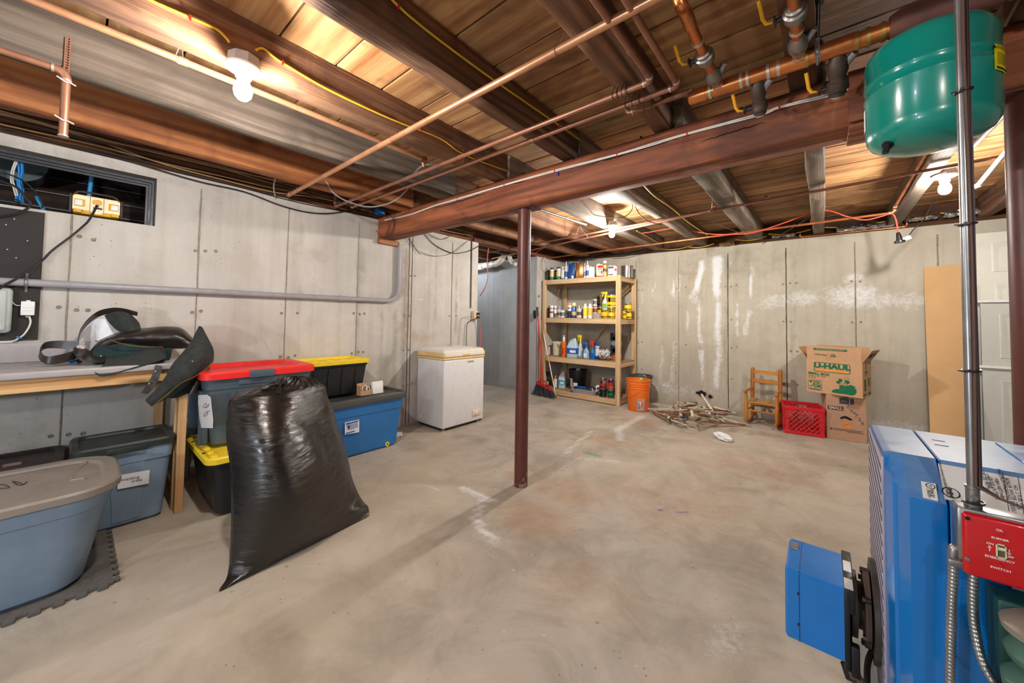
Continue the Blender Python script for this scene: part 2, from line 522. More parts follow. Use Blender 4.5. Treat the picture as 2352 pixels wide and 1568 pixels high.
def tie(b, c, n, r=.011):
    u, v, _ = basis(n)
    c = Vector(c)
    a = b.ring(c+Vector(n)*.002, u, v, r, 10); a2 = b.ring(c+Vector(n)*.005, u, v, r*.8, 10); a3 = b.ring(c+Vector(n)*.001, u, v, r*.55, 10)
    b.bridge(a, a2); b.bridge(a2, a3); b.face(a3)
b = B()
for px in (160, 457, 661, 822, 938, 1038):
    yy = P(px, 600, x=XL).y
    for z in (.42, .78, 1.13, 1.55):
        for dy in (-.028, .03, .085):
            if random.random() < .75: tie(b, (XL, yy+dy+random.uniform(-.008, .008), z+random.uniform(-.01, .01)), (1, 0, 0))
o = b.build('form_tie_mark', SEAM, wl); o['kind'] = 'stuff'

# ---- wall stub beyond the alcove, alcove walls
ws = grid_wall('wall_stub', lin(YA1, YB, .04), lin(0, ZT, .05), lambda u, v: (XL, u, v), CONC,
    dict(damp_shade=lambda p: streak(p, YA1+.06, 1.4, 0, .05)*.6, rust=lambda p: p[:, 0]*0, salt=lambda p: streak(p, YA1+.12, 2, .3, .05)*.55, paintred=lambda p: p[:, 0]*0,
         paintblue=lambda p: np.maximum(blob(p, (4.56, 1.45), (.03, .022))*1.1, np.maximum(blob(p, (4.555, 1.37), (.022, .02)), streak(p, 4.74, 1.6, 1.1, .03)*.45)), paintgreen=lambda p: p[:, 0]*0))
b = B(); b.span(XA, XL-.004, YA1, YA1+.2, 0, ZT)
struct(b.build('wall_alcove', CONCA))
b = B(); b.span(XA-.2, XA, YF, YA1, 0, 2.3); struct(b.build('wall_outer', CONCA))

# ---- back wall with lime salts run down from its top
ZB = {}
def bx(px, py): q = P(px, py, y=YB); return q.x, q.z
def bmask_salt(p):
    o = np.zeros(len(p))
    for (x0, y0), (x1, y1), w0, w1, a, bd in (((1612, 595), (1600, 680), .055, .045, 1, .01), ((1600, 680), (1612, 800), .03, .04, .85, .01), ((1610, 800), (1615, 880), .05, .03, .8, 0),
            ((1646, 585), (1648, 690), .085, .05, 1.1, .008), ((1648, 690), (1650, 800), .045, .05, 1, .006), ((1650, 790), (1646, 900), .06, .05, .8, .01),
            ((1588, 655), (1592, 700), .05, .06, .7, .02), ((1725, 600), (1727, 690), .022, .03, .95, .012), ((1720, 700), (1712, 780), .03, .04, .8, .01), ((1690, 690), (1696, 780), .03, .035, .75, .01),
            ((1543, 640), (1550, 690), .022, .045, .8, .015), ((1575, 710), (1585, 770), .035, .03, .75, .02), ((1503, 640), (1500, 690), .02, .02, .75, .025), ((1470, 655), (1475, 760), .04, .02, .6, .02),
            ((1548, 780), (1545, 890), .05, .05, .6, .01), ((1520, 790), (1518, 900), .05, .04, .55, .01), ((1561, 610), (1560, 680), .012, .02, .8, .003), ((1676, 590), (1674, 660), .014, .012, .7, .003)):
        ax, az = bx(x0, y0); cx_, cz = bx(x1, y1)
        tt = np.clip((az-p[:, 1])/(az-cz), 0, 1)
        q = p.copy(); q[:, 0] = p[:, 0]-(cx_-ax)*tt
        o = np.maximum(o, streak(q, ax, az, cz, w0, w1, a, bd))
    # bloom band to the right
    for c, r, a in (((1790, 690), (.28, .12), .62), ((1845, 685), (.2, .12), .72), ((1960, 680), (.3, .17), .8), ((2010, 690), (.3, .13), .66), ((2090, 690), (.2, .12), .62), ((1760, 700), (.15, .1), .6), ((1960, 640), (.12, .08), .7),
                    ((2060, 980), (.5, .1), .62), ((1530, 890), (.5, .16), .58), ((1600, 900), (.7, .08), .45)):
        o = np.maximum(o, blob(p, bx(*c), r)*a)
    return o
def bmask_damp(p):
    o = np.zeros(len(p))
    for px, y0, y1, w_, a in ((1480, 590, 660, .25, .42), (1590, 575, 640, .2, .5), (1700, 565, 640, .25, .55), (1632, 560, 590, .08, .9), (1668, 580, 900, .03, .7), (1760, 560, 640, .2, .45), (1822, 580, 900, .03, .55),
                              (1985, 600, 900, .02, .4), (1610, 600, 920, .05, .35)):
        x0, z0 = bx(px, y0); _, z1 = bx(px, y1)
        o = np.maximum(o, streak(p, x0, z0, z1, w_, None, a, .01))
    o = np.maximum(o, blob(p, bx(1615, 905), (.1, .05))*1.2); o = np.maximum(o, blob(p, bx(1632, 912), (.05, .05))*1.0)
    o = np.maximum(o, np.clip(1.2-p[:, 1]/.10, 0, 1)*.5)
    return o
wb = grid_wall('wall_back', lin(XL, XR, .035), lin(0, ZT, .04), lambda u, v: (u, YB, v), CONCB,
    dict(damp_shade=bmask_damp, salt=bmask_salt, rust=lambda p: np.maximum(np.clip(1.1-np.abs(p[:, 1]-.02)/.06, 0, 1)*.5, streak(p, bx(1590, 600)[0], 2.0, 1.4, .12)*.4), paintred=lambda p: p[:, 0]*0, paintblue=lambda p: p[:, 0]*0, paintgreen=lambda p: p[:, 0]*0))
for px, py in ((1461, 620), (1559, 640), (1672, 700), (1806, 700), (1965, 700), (2152, 540)):
    seam(wb, P(px, py, y=YB).x, .06, ZT-.09, YB, SEAMD if px in (1672, 1806) else SEAM, .009)
b = B()
for px in (1461, 1559, 1672, 1806, 1965, 2152):
    xx = P(px, 650, y=YB).x
    for z in (.42, .80, 1.13, 1.55):
        for dx in (-.03, .035, .09):
            if random.random() < .7: tie(b, (xx+dx, YB, z+random.uniform(-.01, .01)), (0, -1, 0))
o = b.build('form_tie_mark', SEAM, wb); o['kind'] = 'stuff'
# ---- walls behind the camera
b = B(); b.span(XR, XR+.2, YF, YB, 0, 2.3); struct(b.build('wall_right', CONCA))
b = B(); b.span(XA, XR, YF-.2, YF, 0, 2.3); struct(b.build('wall_front', CONCA))

# ---- ceiling: floor boards above, joists, sill plates
W_PL = wood('floor_board_wood', srgb(216, 170, 116), srgb(160, 104, 58), 'x', .8, .72, .3, stain=srgb(112, 70, 40), var=.42, sc=.8)
W_JO = wood('joist_wood', srgb(150, 106, 74), srgb(82, 54, 36), 'y', .5, .85, .8, stain=srgb(70, 44, 30), var=.2)
W_JG = wood('grey_joist_wood', srgb(150, 132, 114), srgb(104, 88, 74), 'y', .6, .85, .5, stain=srgb(92, 78, 66), var=.1)
W_JD = wood('shaded_grey_joist_wood', srgb(120, 105, 92), srgb(80, 68, 58), 'y', .8, .85, .5, stain=srgb(70, 58, 48), var=.05)  # grey joist wood with the shade of grazing light put into its colour
W_JR = wood('orange_joist_wood', srgb(190, 122, 70), srgb(134, 78, 42), 'y', .6, .8, .4, stain=srgb(104, 58, 34), var=.1)
W_BM = wood('timber_wood', srgb(176, 102, 64), srgb(98, 52, 34), 'x', .45, .7, .7, stain=srgb(84, 46, 36), var=.05)
W_SL = wood('sill_wood', srgb(120, 76, 44), srgb(70, 42, 24), 'x', .3, .85, .5)
W_SLY = wood('sill_wood_side', srgb(150, 92, 52), srgb(86, 50, 28), 'y', .4, .85, .5)
BLACK = flat('gap_black', (.006, .006, .006), .9)  # flat black painted in for the darkness of holes and gaps
b = B(); b.span(XA-.2, XR+.2, YF-.2, YB+.4, ZP+.03, ZP+.06)
ceil = struct(b.build('ceiling', BLACK))
rg = random.Random(3)
y = YF
while y < YB+.12:
    wd = .232 if y < 2.0 else .205
    if y < 2.0:
        pass
    cut = [XA]+sorted(rg.sample([-3.9, -2.27, -1.72, -1.17, -.6, -.05, .54, 1.1, 2.2], 2))+[XR]
    for x0, x1 in zip(cut, cut[1:]):
        dz = rg.uniform(-.002, .003)
        b = B(); b.span(x0+.002, x1-.002, y+.004, y+wd-.004+rg.uniform(-.002, .002), ZP+dz, ZP+.028, .002, 1)
        b.build('floor_board', W_PL, ceil)
    y += wd
ZJ = 2.085
def joist(x0, x1, y0, y1, m, z0=ZJ, wane=.006, skew=0):
    b = B(); rings = []
    n = max(6, int((y1-y0)/.12))
    for k in range(n+1):
        yy = y0+(y1-y0)*k/n
        j = lambda s_: wane*noise.noise(Vector((x0*5+s_, yy*3, s_*3.1)))
        sk = skew*k/n
        rings.append([(x0+sk+j(1), yy, z0+.008+j(2)), (x0+sk+.010, yy, z0+j(3)*.8), (x1+sk-.010, yy, z0+j(4)*.8), (x1+sk+j(5), yy, z0+.008+j(6)), (x1+sk+j(5)*.3, yy, ZP-.002), (x0+sk+j(1)*.3, yy, ZP-.002)])
    b.loft(rings)
    return b.build('joist', m, ceil, sharp=50)
joist(-.66, -.57, YF, 1.955, W_JO, wane=.011)
joist(-1.222, -1.13, YF, 1.96, W_JO, wane=.013)
joist(-1.80, -1.69, YF, 1.95, W_JO, wane=.013)
joist(-2.325, -2.235, YF, 1.95, W_JD, 2.06)
joist(-2.90, -2.80, YF, 1.95, W_JR, 2.06)
joist(-.10, -.012, YF, 1.95, W_JO)
for x in (.46, 1.03, 1.6, 2.2, 2.8): joist(x, x+.09, YF, 1.95, W_JO)
joist(-.67, -.53, 1.958, YB+.05, W_JG, wane=.006)
joist(-1.222, -1.12, 1.965, YB+.05, W_JG)
joist(-1.80, -1.67, 1.955, YB+.05, W_JG)
joist(-2.36, -2.26, 1.955, YB+.05, W_JO)
joist(-2.93, -2.83, 1.955, YB+.05, W_JO)
joist(-.078, .016, 1.955, YB+.05, W_JG)
joist(.49, .58, 1.955, YB+.05, W_JG)
for x in (1.06, 1.63, 2.2, 2.8): joist(x, x+.09, 1.955, YB+.05, W_JO)
for x in (-3.75, -4.3, -4.85): joist(x, x+.09, 1.5, YB+.05, W_JO)
b = B(); b.span(XL-.12, XL-.05, YF, YB, ZT, ZP-.003); b.build('rim_board', W_SLY, ceil)
b = B(); b.span(XA, XR, YB+.06, YB+.11, ZT, ZP-.003); b.build('rim_board', W_SL, ceil)
b = B(); b.span(XA, XR, YB+.012, YB+.06, ZT, ZT+.035); b.build('sill_plate', W_SL, ceil)
b = B(); b.span(XL-.05, XL-.012, YF, YA0, ZT, ZT+.035); b.build('sill_plate', W_SLY, ceil)
b = B(); b.span(XL-.02, XL+.03, YA0-.1, YB, ZT+.002, ZJ); b.build('sill_plate', W_SLY, ceil)
b = B(); b.span(XA, XR, YF-.2, YB+.4, 2.42, 2.44); 

# ---- main timber, its post and shim
t = thing('support_beam', 'long reddish brown timber beam crossing the room under the joists', 'beam', (-1.5, 1.97, 1.867))
b = B(); rings = []
for k in range(90):
    x = XL-.15+(XR+.15-XL)*k/89
    j = lambda s_: .005*noise.noise(Vector((x*3, s_*2.7, s_)))
    ra = .014+.008*noise.noise(Vector((x*1.3, 3, 8)))
    y0, y1, z0, z1 = 1.89, 2.055, 1.867, 2.084
    rings.append([(x, y0+j(1), z0+ra), (x, y0+ra, z0+j(2)), (x, y1-.008, z0+j(3)), (x, y1+j(4), z0+.008), (x, y1, z1), (x, y0+.03, z1), (x, y0+.012+j(6), z1-.012), (x, y0+j(5), z1-.035)])
b.loft(rings); b.build('timber', W_BM, t, sharp=55)
b = B()
for (x0, y0), (x1, y1) in (((1000, 478), (1130, 440)), ((1060, 455), (1500, 330)), ((1330, 385), (1560, 318)), ((1610, 325), (1760, 280))):
    pts = []
    for k in range(24):
        q = P(x0+(x1-x0)*k/23, y0+(y1-y0)*k/23+4*noise.noise(Vector((k*.5, x0, 0))), y=1.89)
        pts.append((q.x, 1.8885, q.z))
    b.tube(pts, lambda u_: .0028*math.sin(PI*min(max(u_, .03), .97))+.0006, 5)
o = b.build('drying_crack', flat('crack_dark', srgb(38, 20, 14), 1), t)
# scab piece near the tank
b = B(); q = P(1948, 240, y=1.885); b.span(q.x, q.x+.28, 1.868, 1.886, 1.875, 2.07, .004); b.span(q.x, q.x+.28, 1.87, 2.06, 1.852, 1.8665, .003)
b.build('splice_board', W_BM, t)
b = B()
for px, py in ((1005, 438), (1096, 430), (1200, 398), (1316, 363), (1472, 315)):
    q = P(px, py, y=1.887); b.cyl((q.x, 1.884, q.z), (q.x, 1.892, q.z), .006, n=8)
o = b.build('nail_hole', BLACK, t)
PAINT = flat('brown_post_paint', srgb(96, 50, 42), .38, var=.18, scale=9, bmp=.08)
def post(x, y, z1, label, r=.0445):
    t = thing('steel_post', label, 'post', (x, y, 0))
    b = B(); b.cyl((x, y, 0), (x, y, z1-.008), r, n=32); b.build('post_tube', PAINT, t)
    b = B(); b.box((x, y, z1-.004), (.19, .13, .0075)); b.build('cap_plate', PAINT, t)
    b = B()
    for k in range(40):
        a = random.uniform(0, 2*PI); z = random.random()**2*.13+.012
        u = Vector((math.cos(a), math.sin(a), 0)); v = Vector((-u.y, u.x, 0))
        c = Vector((x, y, z))+u*(r+.0004); s_ = random.uniform(.003, .012)
        b.poly([c-v*s_-Vector((0, 0, s_)), c+v*s_*.6-Vector((0, 0, s_*1.2)), c+v*s_+Vector((0, 0, s_*.8)), c-v*s_*.4+Vector((0, 0, s_*1.5))])
    b.build('scuff', flat('post_scuff', srgb(150, 120, 104), .8, var=.4), t)
    return t
post(-1.557, 1.985, 1.867, 'round brown steel post standing mid floor under the timber beam')
post(.505, 1.97, 1.867, 'dark brown steel post at the right edge behind the green tank')
t = thing('wooden_shim', 'short pale wood block wedged under the beam end at the wall', 'block', (-3.26, 1.98, 1.84))
b = B(); b.span(XL, -3.235, 1.885, 2.085, 1.818, 1.866, .002, 1); b.build('block', wood('shim_wood', srgb(190, 130, 80), srgb(140, 84, 48), 'y', 0), t)
# ================================================================ lamps
STEEL = flat('zinc_steel', srgb(168, 168, 172), .38, .85, .12, scale=30)
DSTEEL = flat('dark_steel', srgb(70, 68, 68), .45, .8, .15)
WHITEP = flat('white_plastic', srgb(232, 232, 228), .4)
GREYP = flat('grey_plastic', srgb(150, 148, 150), .45)
BLKP = flat('black_plastic', srgb(24, 24, 26), .4)
BLKR = flat('black_rubber', srgb(20, 20, 22), .6)
COP = flat('copper', srgb(206, 150, 112), .35, .65, .22, scale=9)
COPD = flat('aged_copper', srgb(152, 104, 82), .45, .5, .25, scale=9)
COPB = flat('bright_copper', srgb(206, 126, 72), .28, .75, .3, scale=12)
SOLD = flat('solder', srgb(196, 186, 172), .4, .7, .2)
NICK = flat('nickel_bronze', srgb(150, 142, 136), .38, .75, .2, scale=20)
BRASS = flat('brass', srgb(190, 150, 80), .35, .8)
IRON = flat('dark_cast_bronze', srgb(86, 70, 62), .5, .5, .25, scale=25)
YEL = flat('yellow_sheath', srgb(222, 178, 44), .45)
WHT = flat('white_sheath', srgb(222, 216, 206), .5)
RED = flat('red_plastic', srgb(196, 36, 34), .4)
REDC = flat('red_cord', srgb(226, 92, 78), .45)
BLUP = flat('blue_plastic', srgb(20, 110, 190), .4)

bulbm, nt, bs = new_mat('lit_bulb')
bs.inputs['Base Color'].default_value = (1, 1, 1, 1)
bs.inputs['Emission Color'].default_value = (1, .945, .875, 1)
bs.inputs['Emission Strength'].default_value = BULB*60
bulbc = bulbm.copy(); bulbc.name = 'fill_bulb_cool'; bulbc.node_tree.nodes['Principled BSDF'].inputs['Emission Color'].default_value = (.80, .90, 1, 1)
bulbw = bulbm.copy(); bulbw.name = 'lit_bulb_strong'; bulbw.node_tree.nodes['Principled BSDF'].inputs['Emission Strength'].default_value = BULB*95
bulba = bulbc.copy(); bulba.name = 'lit_bulb_alcove'; bulba.node_tree.nodes['Principled BSDF'].inputs['Emission Strength'].default_value = BULB*20
bulbr = bulbm.copy(); bulbr.name = 'lit_bulb_soft'; bulbr.node_tree.nodes['Principled BSDF'].inputs['Emission Strength'].default_value = BULB*48
bulbl = bulbc.copy(); bulbl.name = 'fill_bulb_left'; bulbl.node_tree.nodes['Principled BSDF'].inputs['Emission Strength'].default_value = BULB*40
def lamp(c, label, glow=None, r=.057):
    x, y, z = c
    t = thing('ceiling_lamp', label, 'lamp', (x, y, z+.1), group=None)
    b = B(); b.lathe([(.050, .115), (.052, .075), (.046, .072)], 8, T(x, y, z)); b.build('junction_box', GREYP, t)
    b = B(); b.lathe([(.046, .078), (r, .076), (r, .068), (r*.8, .062), (.026, .058), (.024, .036), (.018, .034)], 28, T(x, y, z)); b.build('lampholder', WHITEP, t)
    b = B(); b.lathe([(.003, -.047), (.016, -.043), (.0265, -.03), (.030, -.012), (.027, .006), (.018, .026), (.0135, .036), (.0133, .044)], 20, T(x, y, z)); b.build('bulb', glow or bulbm, t)
    return t
lamp(LAMPS[0], 'lit bare bulb on a round holder beside the yellow cable, nearest lamp')
lamp(LAMPS[1], 'lit bare bulb above the wooden shelf unit, middle of the cellar ceiling', bulbw)
lamp(LAMPS[2], 'lit bare bulb with white holder below the green tank, near the back wall')
lamp((.9, -1.1, 1.955), 'lit bare bulb hanging from a joist behind the camera, right one', bulbr)
lamp((-1.5, -1.7, 1.955), 'added cool white fill bulb out of view behind the camera, left one', bulbl)  # added bulb, unseen: bluish fill for the left side
t = lamp((-1.1, -1.5, 1.05), 'added cool white fill bulb on a stand, out of view behind the camera', bulbc)  # added stand light, unseen: low fill for the wall under the bench
t.name = 'fill_light'; b = B(); b.cyl((-1.1, -1.5, .5), (-1.1, -1.5, 1.16), .012, n=10); b.cyl((-1.1, -1.5, 1.15), (-1.1, -1.5, 1.17), .05, n=14)
for k in range(3): b.cyl((-1.1, -1.5, .55), (-1.1+.35*math.cos(2.1*k), -1.5+.35*math.sin(2.1*k), .006), .009, n=8)
b.build('stand', GREYP, t)
lamp((-4.5, 3.9, 1.955), 'lit cool white bulb deep in the alcove, hidden by the wall corner', bulba)

# ================================================================ pipes
def pipe(name, label, pts, r, m, cat='pipe', n=12, rings=(), group=None, ends=True):
    """pts: corners; the bends are rounded.  rings: (point, direction) of soldered joints"""
    t = thing(name, label, cat, pts[0], group=group)
    path = []
    pts = [Vector(q) for q in pts]
    for i, q in enumerate(pts):
        if 0 < i < len(pts)-1:
            a, c = (pts[i-1]-q).normalized(), (pts[i+1]-q).normalized()
            k = r*2.2
            for s_ in range(6):
                u = s_/5
                path.append(q+a*k*(1-u)**2+c*k*u*u)
        else: path.append(q)
    b = B(); b.tube(path, r, n); b.build('tube', m, t)
    for i in range(1, len(pts)-1):
        q = pts[i]; a, c = (pts[i-1]-q).normalized(), (pts[i+1]-q).normalized()
        b = B(); k = r*2.6
        b.tube([q+a*k*(1-s_/7)**2+c*k*(s_/7)**2 for s_ in range(8)], r*1.14, n); b.build('elbow', m, t)
        for d in (a, c):
            b = B(); b.cyl(q+d*k*.93, q+d*k*1.16, r*1.2, n=n); b.build('solder_joint', SOLD, t)
    for q, d in rings:
        q, d = Vector(q), Vector(d).normalized()
        b = B(); b.cyl(q-d*r*1.2, q+d*r*1.2, r*1.16, n=n); b.build('coupling', m, t)
    return t
def hanger(t, c, zt, r, m=COPD, lean=(.02, 0)):
    """wire loop holding a pipe up to a joist"""
    c = Vector(c); b = B()
    pts = [c+Vector((lean[0], lean[1], zt-c.z))]
    for k in range(11):
        a = PI*.75+k/10*PI*1.5
        pts.append(c+Vector((0, math.cos(a)*(r+.002), math.sin(a)*(r+.002))))
    pts.append(c+Vector((lean[0]+.012, lean[1], min(zt, c.z+.06)-c.z)))
    b.tube(pts, .0012, 5); b.build('wire_hanger', m, t)
zp = 2.05
t = pipe('copper_pipe', 'shiny copper pipe nearest the camera, hung straight across under the joists', [(-3.165, 1.06, zp), (1.2, 1.06, zp)], .0145, COP)
b = B(); b.cyl((-3.17, 1.06, zp), (-3.13, 1.06, zp), .017, n=12); b.build('end_cap', COP, t)
for x in (-2.98, -1.72, -.70): hanger(t, (x, 1.06, zp), 2.1, .0145)
for i in range(26):
    pass
t = pipe('hot_water_pipe', 'brown copper pipe with an elbow, nearer of the parallel pair before the beam', [(-3.19, 1.43, 2.2), (-3.19, 1.43, zp), (-.50, 1.43, zp), (-.50, -1.2, zp)], .0115, COPD, rings=[((-1.6, 1.43, zp), (1, 0, 0)), ((-.5, 1.22, zp), (0, 1, 0)), ((-.62, 1.43, zp), (1, 0, 0))])
for x in (-1.78, -2.75): hanger(t, (x, 1.43, zp), 2.15, .0115)
for k in range(7): hanger(t, (-.60-.02*k, 1.43, zp), 2.12+.01*k, .0115, DSTEEL, (.015, .02)) if k < 4 else None
t = pipe('hot_water_pipe', 'brown copper pipe with an elbow, one of the parallel pair closer to the beam', [(-3.10, 1.525, 2.2), (-3.10, 1.525, zp), (-.43, 1.525, zp), (-.43, -1.2, zp)], .0115, COPD, rings=[((-1.15, 1.525, zp), (1, 0, 0)), ((-.55, 1.525, zp), (1, 0, 0)), ((-.60, 1.525, zp), (1, 0, 0))])
for x in (-1.70, -2.66): hanger(t, (x, 1.525, zp), 2.15, .0115)
for k in range(3): hanger(t, (-.585-.03*k, 1.525, zp), 2.14, .0115, DSTEEL, (.01, .015))
t = pipe('heating_pipe', 'copper pipe running along the grey joist past the nearest lamp', [(-1.905, -.9, 2.105), (-1.905, 1.39, 2.105)], .0135, COP)
hanger(t, (-1.905, .235, 2.105), 2.16, .0135, SOLD, (.03, 0))
b = B(); b.cyl((-1.905, 1.375, 2.105), (-1.905, 1.41, 2.105), .017, n=12); b.build('end_cap', COPD, t)
b = B(); b.cyl((-1.905, 1.39, 2.085), (-1.905, 1.40, 2.06), .012, n=10); b.build('drain_stub', COPD, t)
b = B(); b.cyl((-1.905, .232, 2.105), (-1.905, .262, 2.105), .0155, n=12); b.build('coupling', COP, t)
t = pipe('drop_pipe', 'copper pipe turning straight down at an elbow, left under the grey joist', [(-2.215, -.7, 2.04), (-2.215, -.047, 2.04), (-2.215, -.047, 1.79)], .0125, COPD)
b = B()
for k in range(13):
    z0 = 2.045+k*.0105
    b.span(-2.232, -2.2305, -.056, -.052, z0, z0+.0105); b.span(-2.232, -2.2305, -.044, -.040, z0, z0+.0105); b.span(-2.232, -2.2305, -.052, -.044, z0, z0+.004)
b.build('perforated_strap', COPD, t)
for z in (1.995, 1.845):
    b = B(); b.tube(spline([(-2.20, -.07, z+.012), (-2.20, -.055, z+.004), (-2.199, -.047, z), (-2.20, -.036, z+.001), (-2.205, -.022, z-.002)], 4), .0022, 6); b.build('wire_tie', WHT, t)
b = B(); b.lathe([(.0125, 0), (.0145, 0), (.0145, .004), (.0125, .004)], 16, T(-2.215, -.047, 1.788)); b.build('end_rim', SOLD, t)

# ---- boiler header with its valves
HY, HZ = 1.67, 2.064
xa, xb = P(1592, 220, y=HY).x, P(2045, 78, y=HY).x
t = thing('boiler_header', 'thick bright copper header pipe with yellow handled valves beside the green tank', 'pipe', (xa, HY, HZ))
b = B(); b.tube([(xa+.02, HY, HZ), (xb+.02, HY, HZ)], .0265, 20); b.build('tube', COPB, t)
b = B(); b.lathe([(.012, -.02), (.026, -.014), (.0285, 0), (.0285, .05)], 20, T(xa, HY, HZ) @ rot(0, 90, 0)); b.build('end_cap', COPB, t)
for px in (1632, 1703, 1718, 1765, 1788, 1853, 1880, 1968, 1995, 2030):
    x = P(px, 150, y=HY).x
    b = B(); b.cyl((x-.005, HY, HZ), (x+.005, HY, HZ), .0302, n=20); b.build('solder_joint', BRASS if px > 1800 else SOLD, t)
for x0, x1 in ((1640, 1700), (1770, 1850), (1890, 1965)):
    b = B(); b.cyl((P(x0, 150, y=HY).x, HY, HZ), (P(x1, 150, y=HY).x, HY, HZ), .0298, n=20); b.build('tee', COPB, t)
def valve_run(p0, d, L, items, r=.0165):
    """branch pipe from p0 along d; items: (kind, distance)"""
    p0, d = Vector(p0), Vector(d).normalized()
    b = B(); b.tube([p0, p0+d*L], r, 16); br = b.build('branch', COPB, t)
    for k, s_ in items:
        c = p0+d*s_
        if k == 'joint':
            b = B(); b.cyl(c-d*.004, c+d*.004, r*1.2, n=16); b.build('solder_joint', SOLD, br)
        elif k == 'check':
            b = B(); u, v, w_ = basis(d)
            X = Matrix(((u.x, v.x, d.x, c.x), (u.y, v.y, d.y, c.y), (u.z, v.z, d.z, c.z), (0, 0, 0, 1)))
            b.lathe([(r*1.1, -.045), (r*1.25, -.035), (r*1.7, -.015), (r*1.75, .012), (r*1.3, .035), (r*1.1, .045)], 16, X)
            b.build('check_valve', IRON if d.y > 0 else NICK, br)
            b = B(); b.tube([c+Vector((.02, 0, .005)), c+Vector((.045, -.03, .02))], .012, 10); b.build('bonnet', STEEL, br)
        elif k == 'ball':
            b = B(); u, v, w_ = basis(d)
            X = Matrix(((u.x, v.x, d.x, c.x), (u.y, v.y, d.y, c.y), (u.z, v.z, d.z, c.z), (0, 0, 0, 1)))
            b.lathe([(r*1.1, -.035), (r*1.45, -.03), (r*1.45, -.02), (r*1.8, -.016), (r*1.8, .0), (r*1.9, .002), (r*1.9, .014), (r*1.5, .018), (r*1.5, .03), (r*1.1, .034)], 18, X)
            vb = b.build('ball_valve', IRON if d.y > 0 else NICK, br)
            b = B(); b.cyl(c, c+Vector((-.052, 0, 0)), .008, n=10); b.box(c+Vector((-.05, 0, 0)), (.006, .03, .02)); b.build('stem', DSTEEL, br)
            b = B(); q = c+Vector((-.056, 0, 0)); e = Vector((0, -.75, .66)) if d.y < 0 else Vector((0, -.55, .83))
            b.tube([q, q+Vector((-.016, 0, 0))+e*.004, q+Vector((-.024, 0, .0))+e*.02, q+Vector((-.03, 0, 0))+e*.075], lambda u_: .003 if u_ < .3 else .0062, 8); b.build('handle', flat('yellow_grip', srgb(232, 166, 30), .45), br)
    return br
x1 = P(1651, 190, y=HY).x; x2 = P(1836, 138, y=HY).x
valve_run((x1, HY, HZ), (0, -1, 0), .50, [('joint', .03), ('check', .10), ('ball', .235), ('joint', .33)])
b = B(); b.tube(spline([(x1, HY-.42, HZ), (x1, HY-.47, HZ+.004), (x1-.01, HY-.50, HZ+.03), (x1-.02, HY-.51, HZ+.09)], 5), .019, 16); b.build('gooseneck', COPB, t)
valve_run((x2, HY, HZ), (0, -1, 0), .55, [('joint', .03), ('check', .10), ('joint', .18), ('ball', .27), ('joint', .40)])
x3 = P(1738, 190, y=HY).x; x4 = P(1924, 105, y=HY).x
valve_run((x3, HY, HZ), (.0, .11, -.115), .155, [('check', .06), ('ball', .115), ('joint', .15)], .0145)
valve_run((x4, HY, HZ), (.0, .11, -.12), .165, [('check', .065), ('ball', .125), ('joint', .16)], .017)
t2 = pipe('feed_pipe', 'thin brown copper pipe joining the left end of the copper header', [tuple(P(1440, 262, y=HY)+Vector((0, 0, .07))), tuple(P(1440, 262, y=HY)), (xa, HY, P(1440, 262, y=HY).z)], .0105, COPD, rings=[((xa-.09, HY, P(1440, 262, y=HY).z), (1, 0, 0)), ((xa-.03, HY, P(1440, 262, y=HY).z), (1, 0, 0))])
for x in (-.585, -.62): hanger(t2, (x, HY, P(1440, 262, y=HY).z), 2.13, .0105, DSTEEL, (.01, .01))
# threaded rod hanger with its square plate
t = thing('rod_hanger', 'zinc plate and rod with a ring holding up the copper header', 'hanger', (x2+.05, HY, 2.2))
q = P(1845, 55, y=1.55)
b = B(); b.box((x2+.055, HY-.06, 2.235), (.07, .07, .006)); b.build('plate', STEEL, t)
b = B(); b.cyl((x2+.055, HY-.06, 2.235), (x2+.055, HY-.06, 2.205), .016, n=12); b.cyl((x2+.055, HY-.06, 2.21), (x2+.05, HY-.01, 2.10), .006, n=10); b.build('rod', DSTEEL, t)
b = B(); b.tube([(x2+.05, HY+.033*math.sin(a), HZ+.033*math.cos(a)) for a in [k*PI/10 for k in range(-10, 11)]], .004, 6); b.span(x2+.043, x2+.057, HY-.034, HY-.031, HZ-.03, HZ+.04); b.build('ring', STEEL, t)
# iron air scoop carrying the tank
IRONR = flat('red_brown_iron', srgb(108, 66, 56), .7, .1, .3, scale=14, bmp=.4)
t = thing('air_scoop', 'rough red brown cast iron air scoop above the green tank', 'pipe', (.3, HY, HZ))
b = B(); b.tube([(.17+.235*k/12, HY, HZ+.004) for k in range(13)], lambda u: .034+.022*math.sin(PI*min(1, max(0, u)))**.6, 18); b.build('casting', IRONR, t)
b = B(); b.tube([(.39, HY, HZ), (.62, HY, HZ+.01), (1.2, HY, HZ+.02)], .027, 16); b.build('tube', COPB, t)
for x in (.41, .435, .50): 
    b = B(); b.cyl((x, HY, HZ), (x+.014, HY, HZ), .032, n=18); b.build('coupling', BRASS, t)
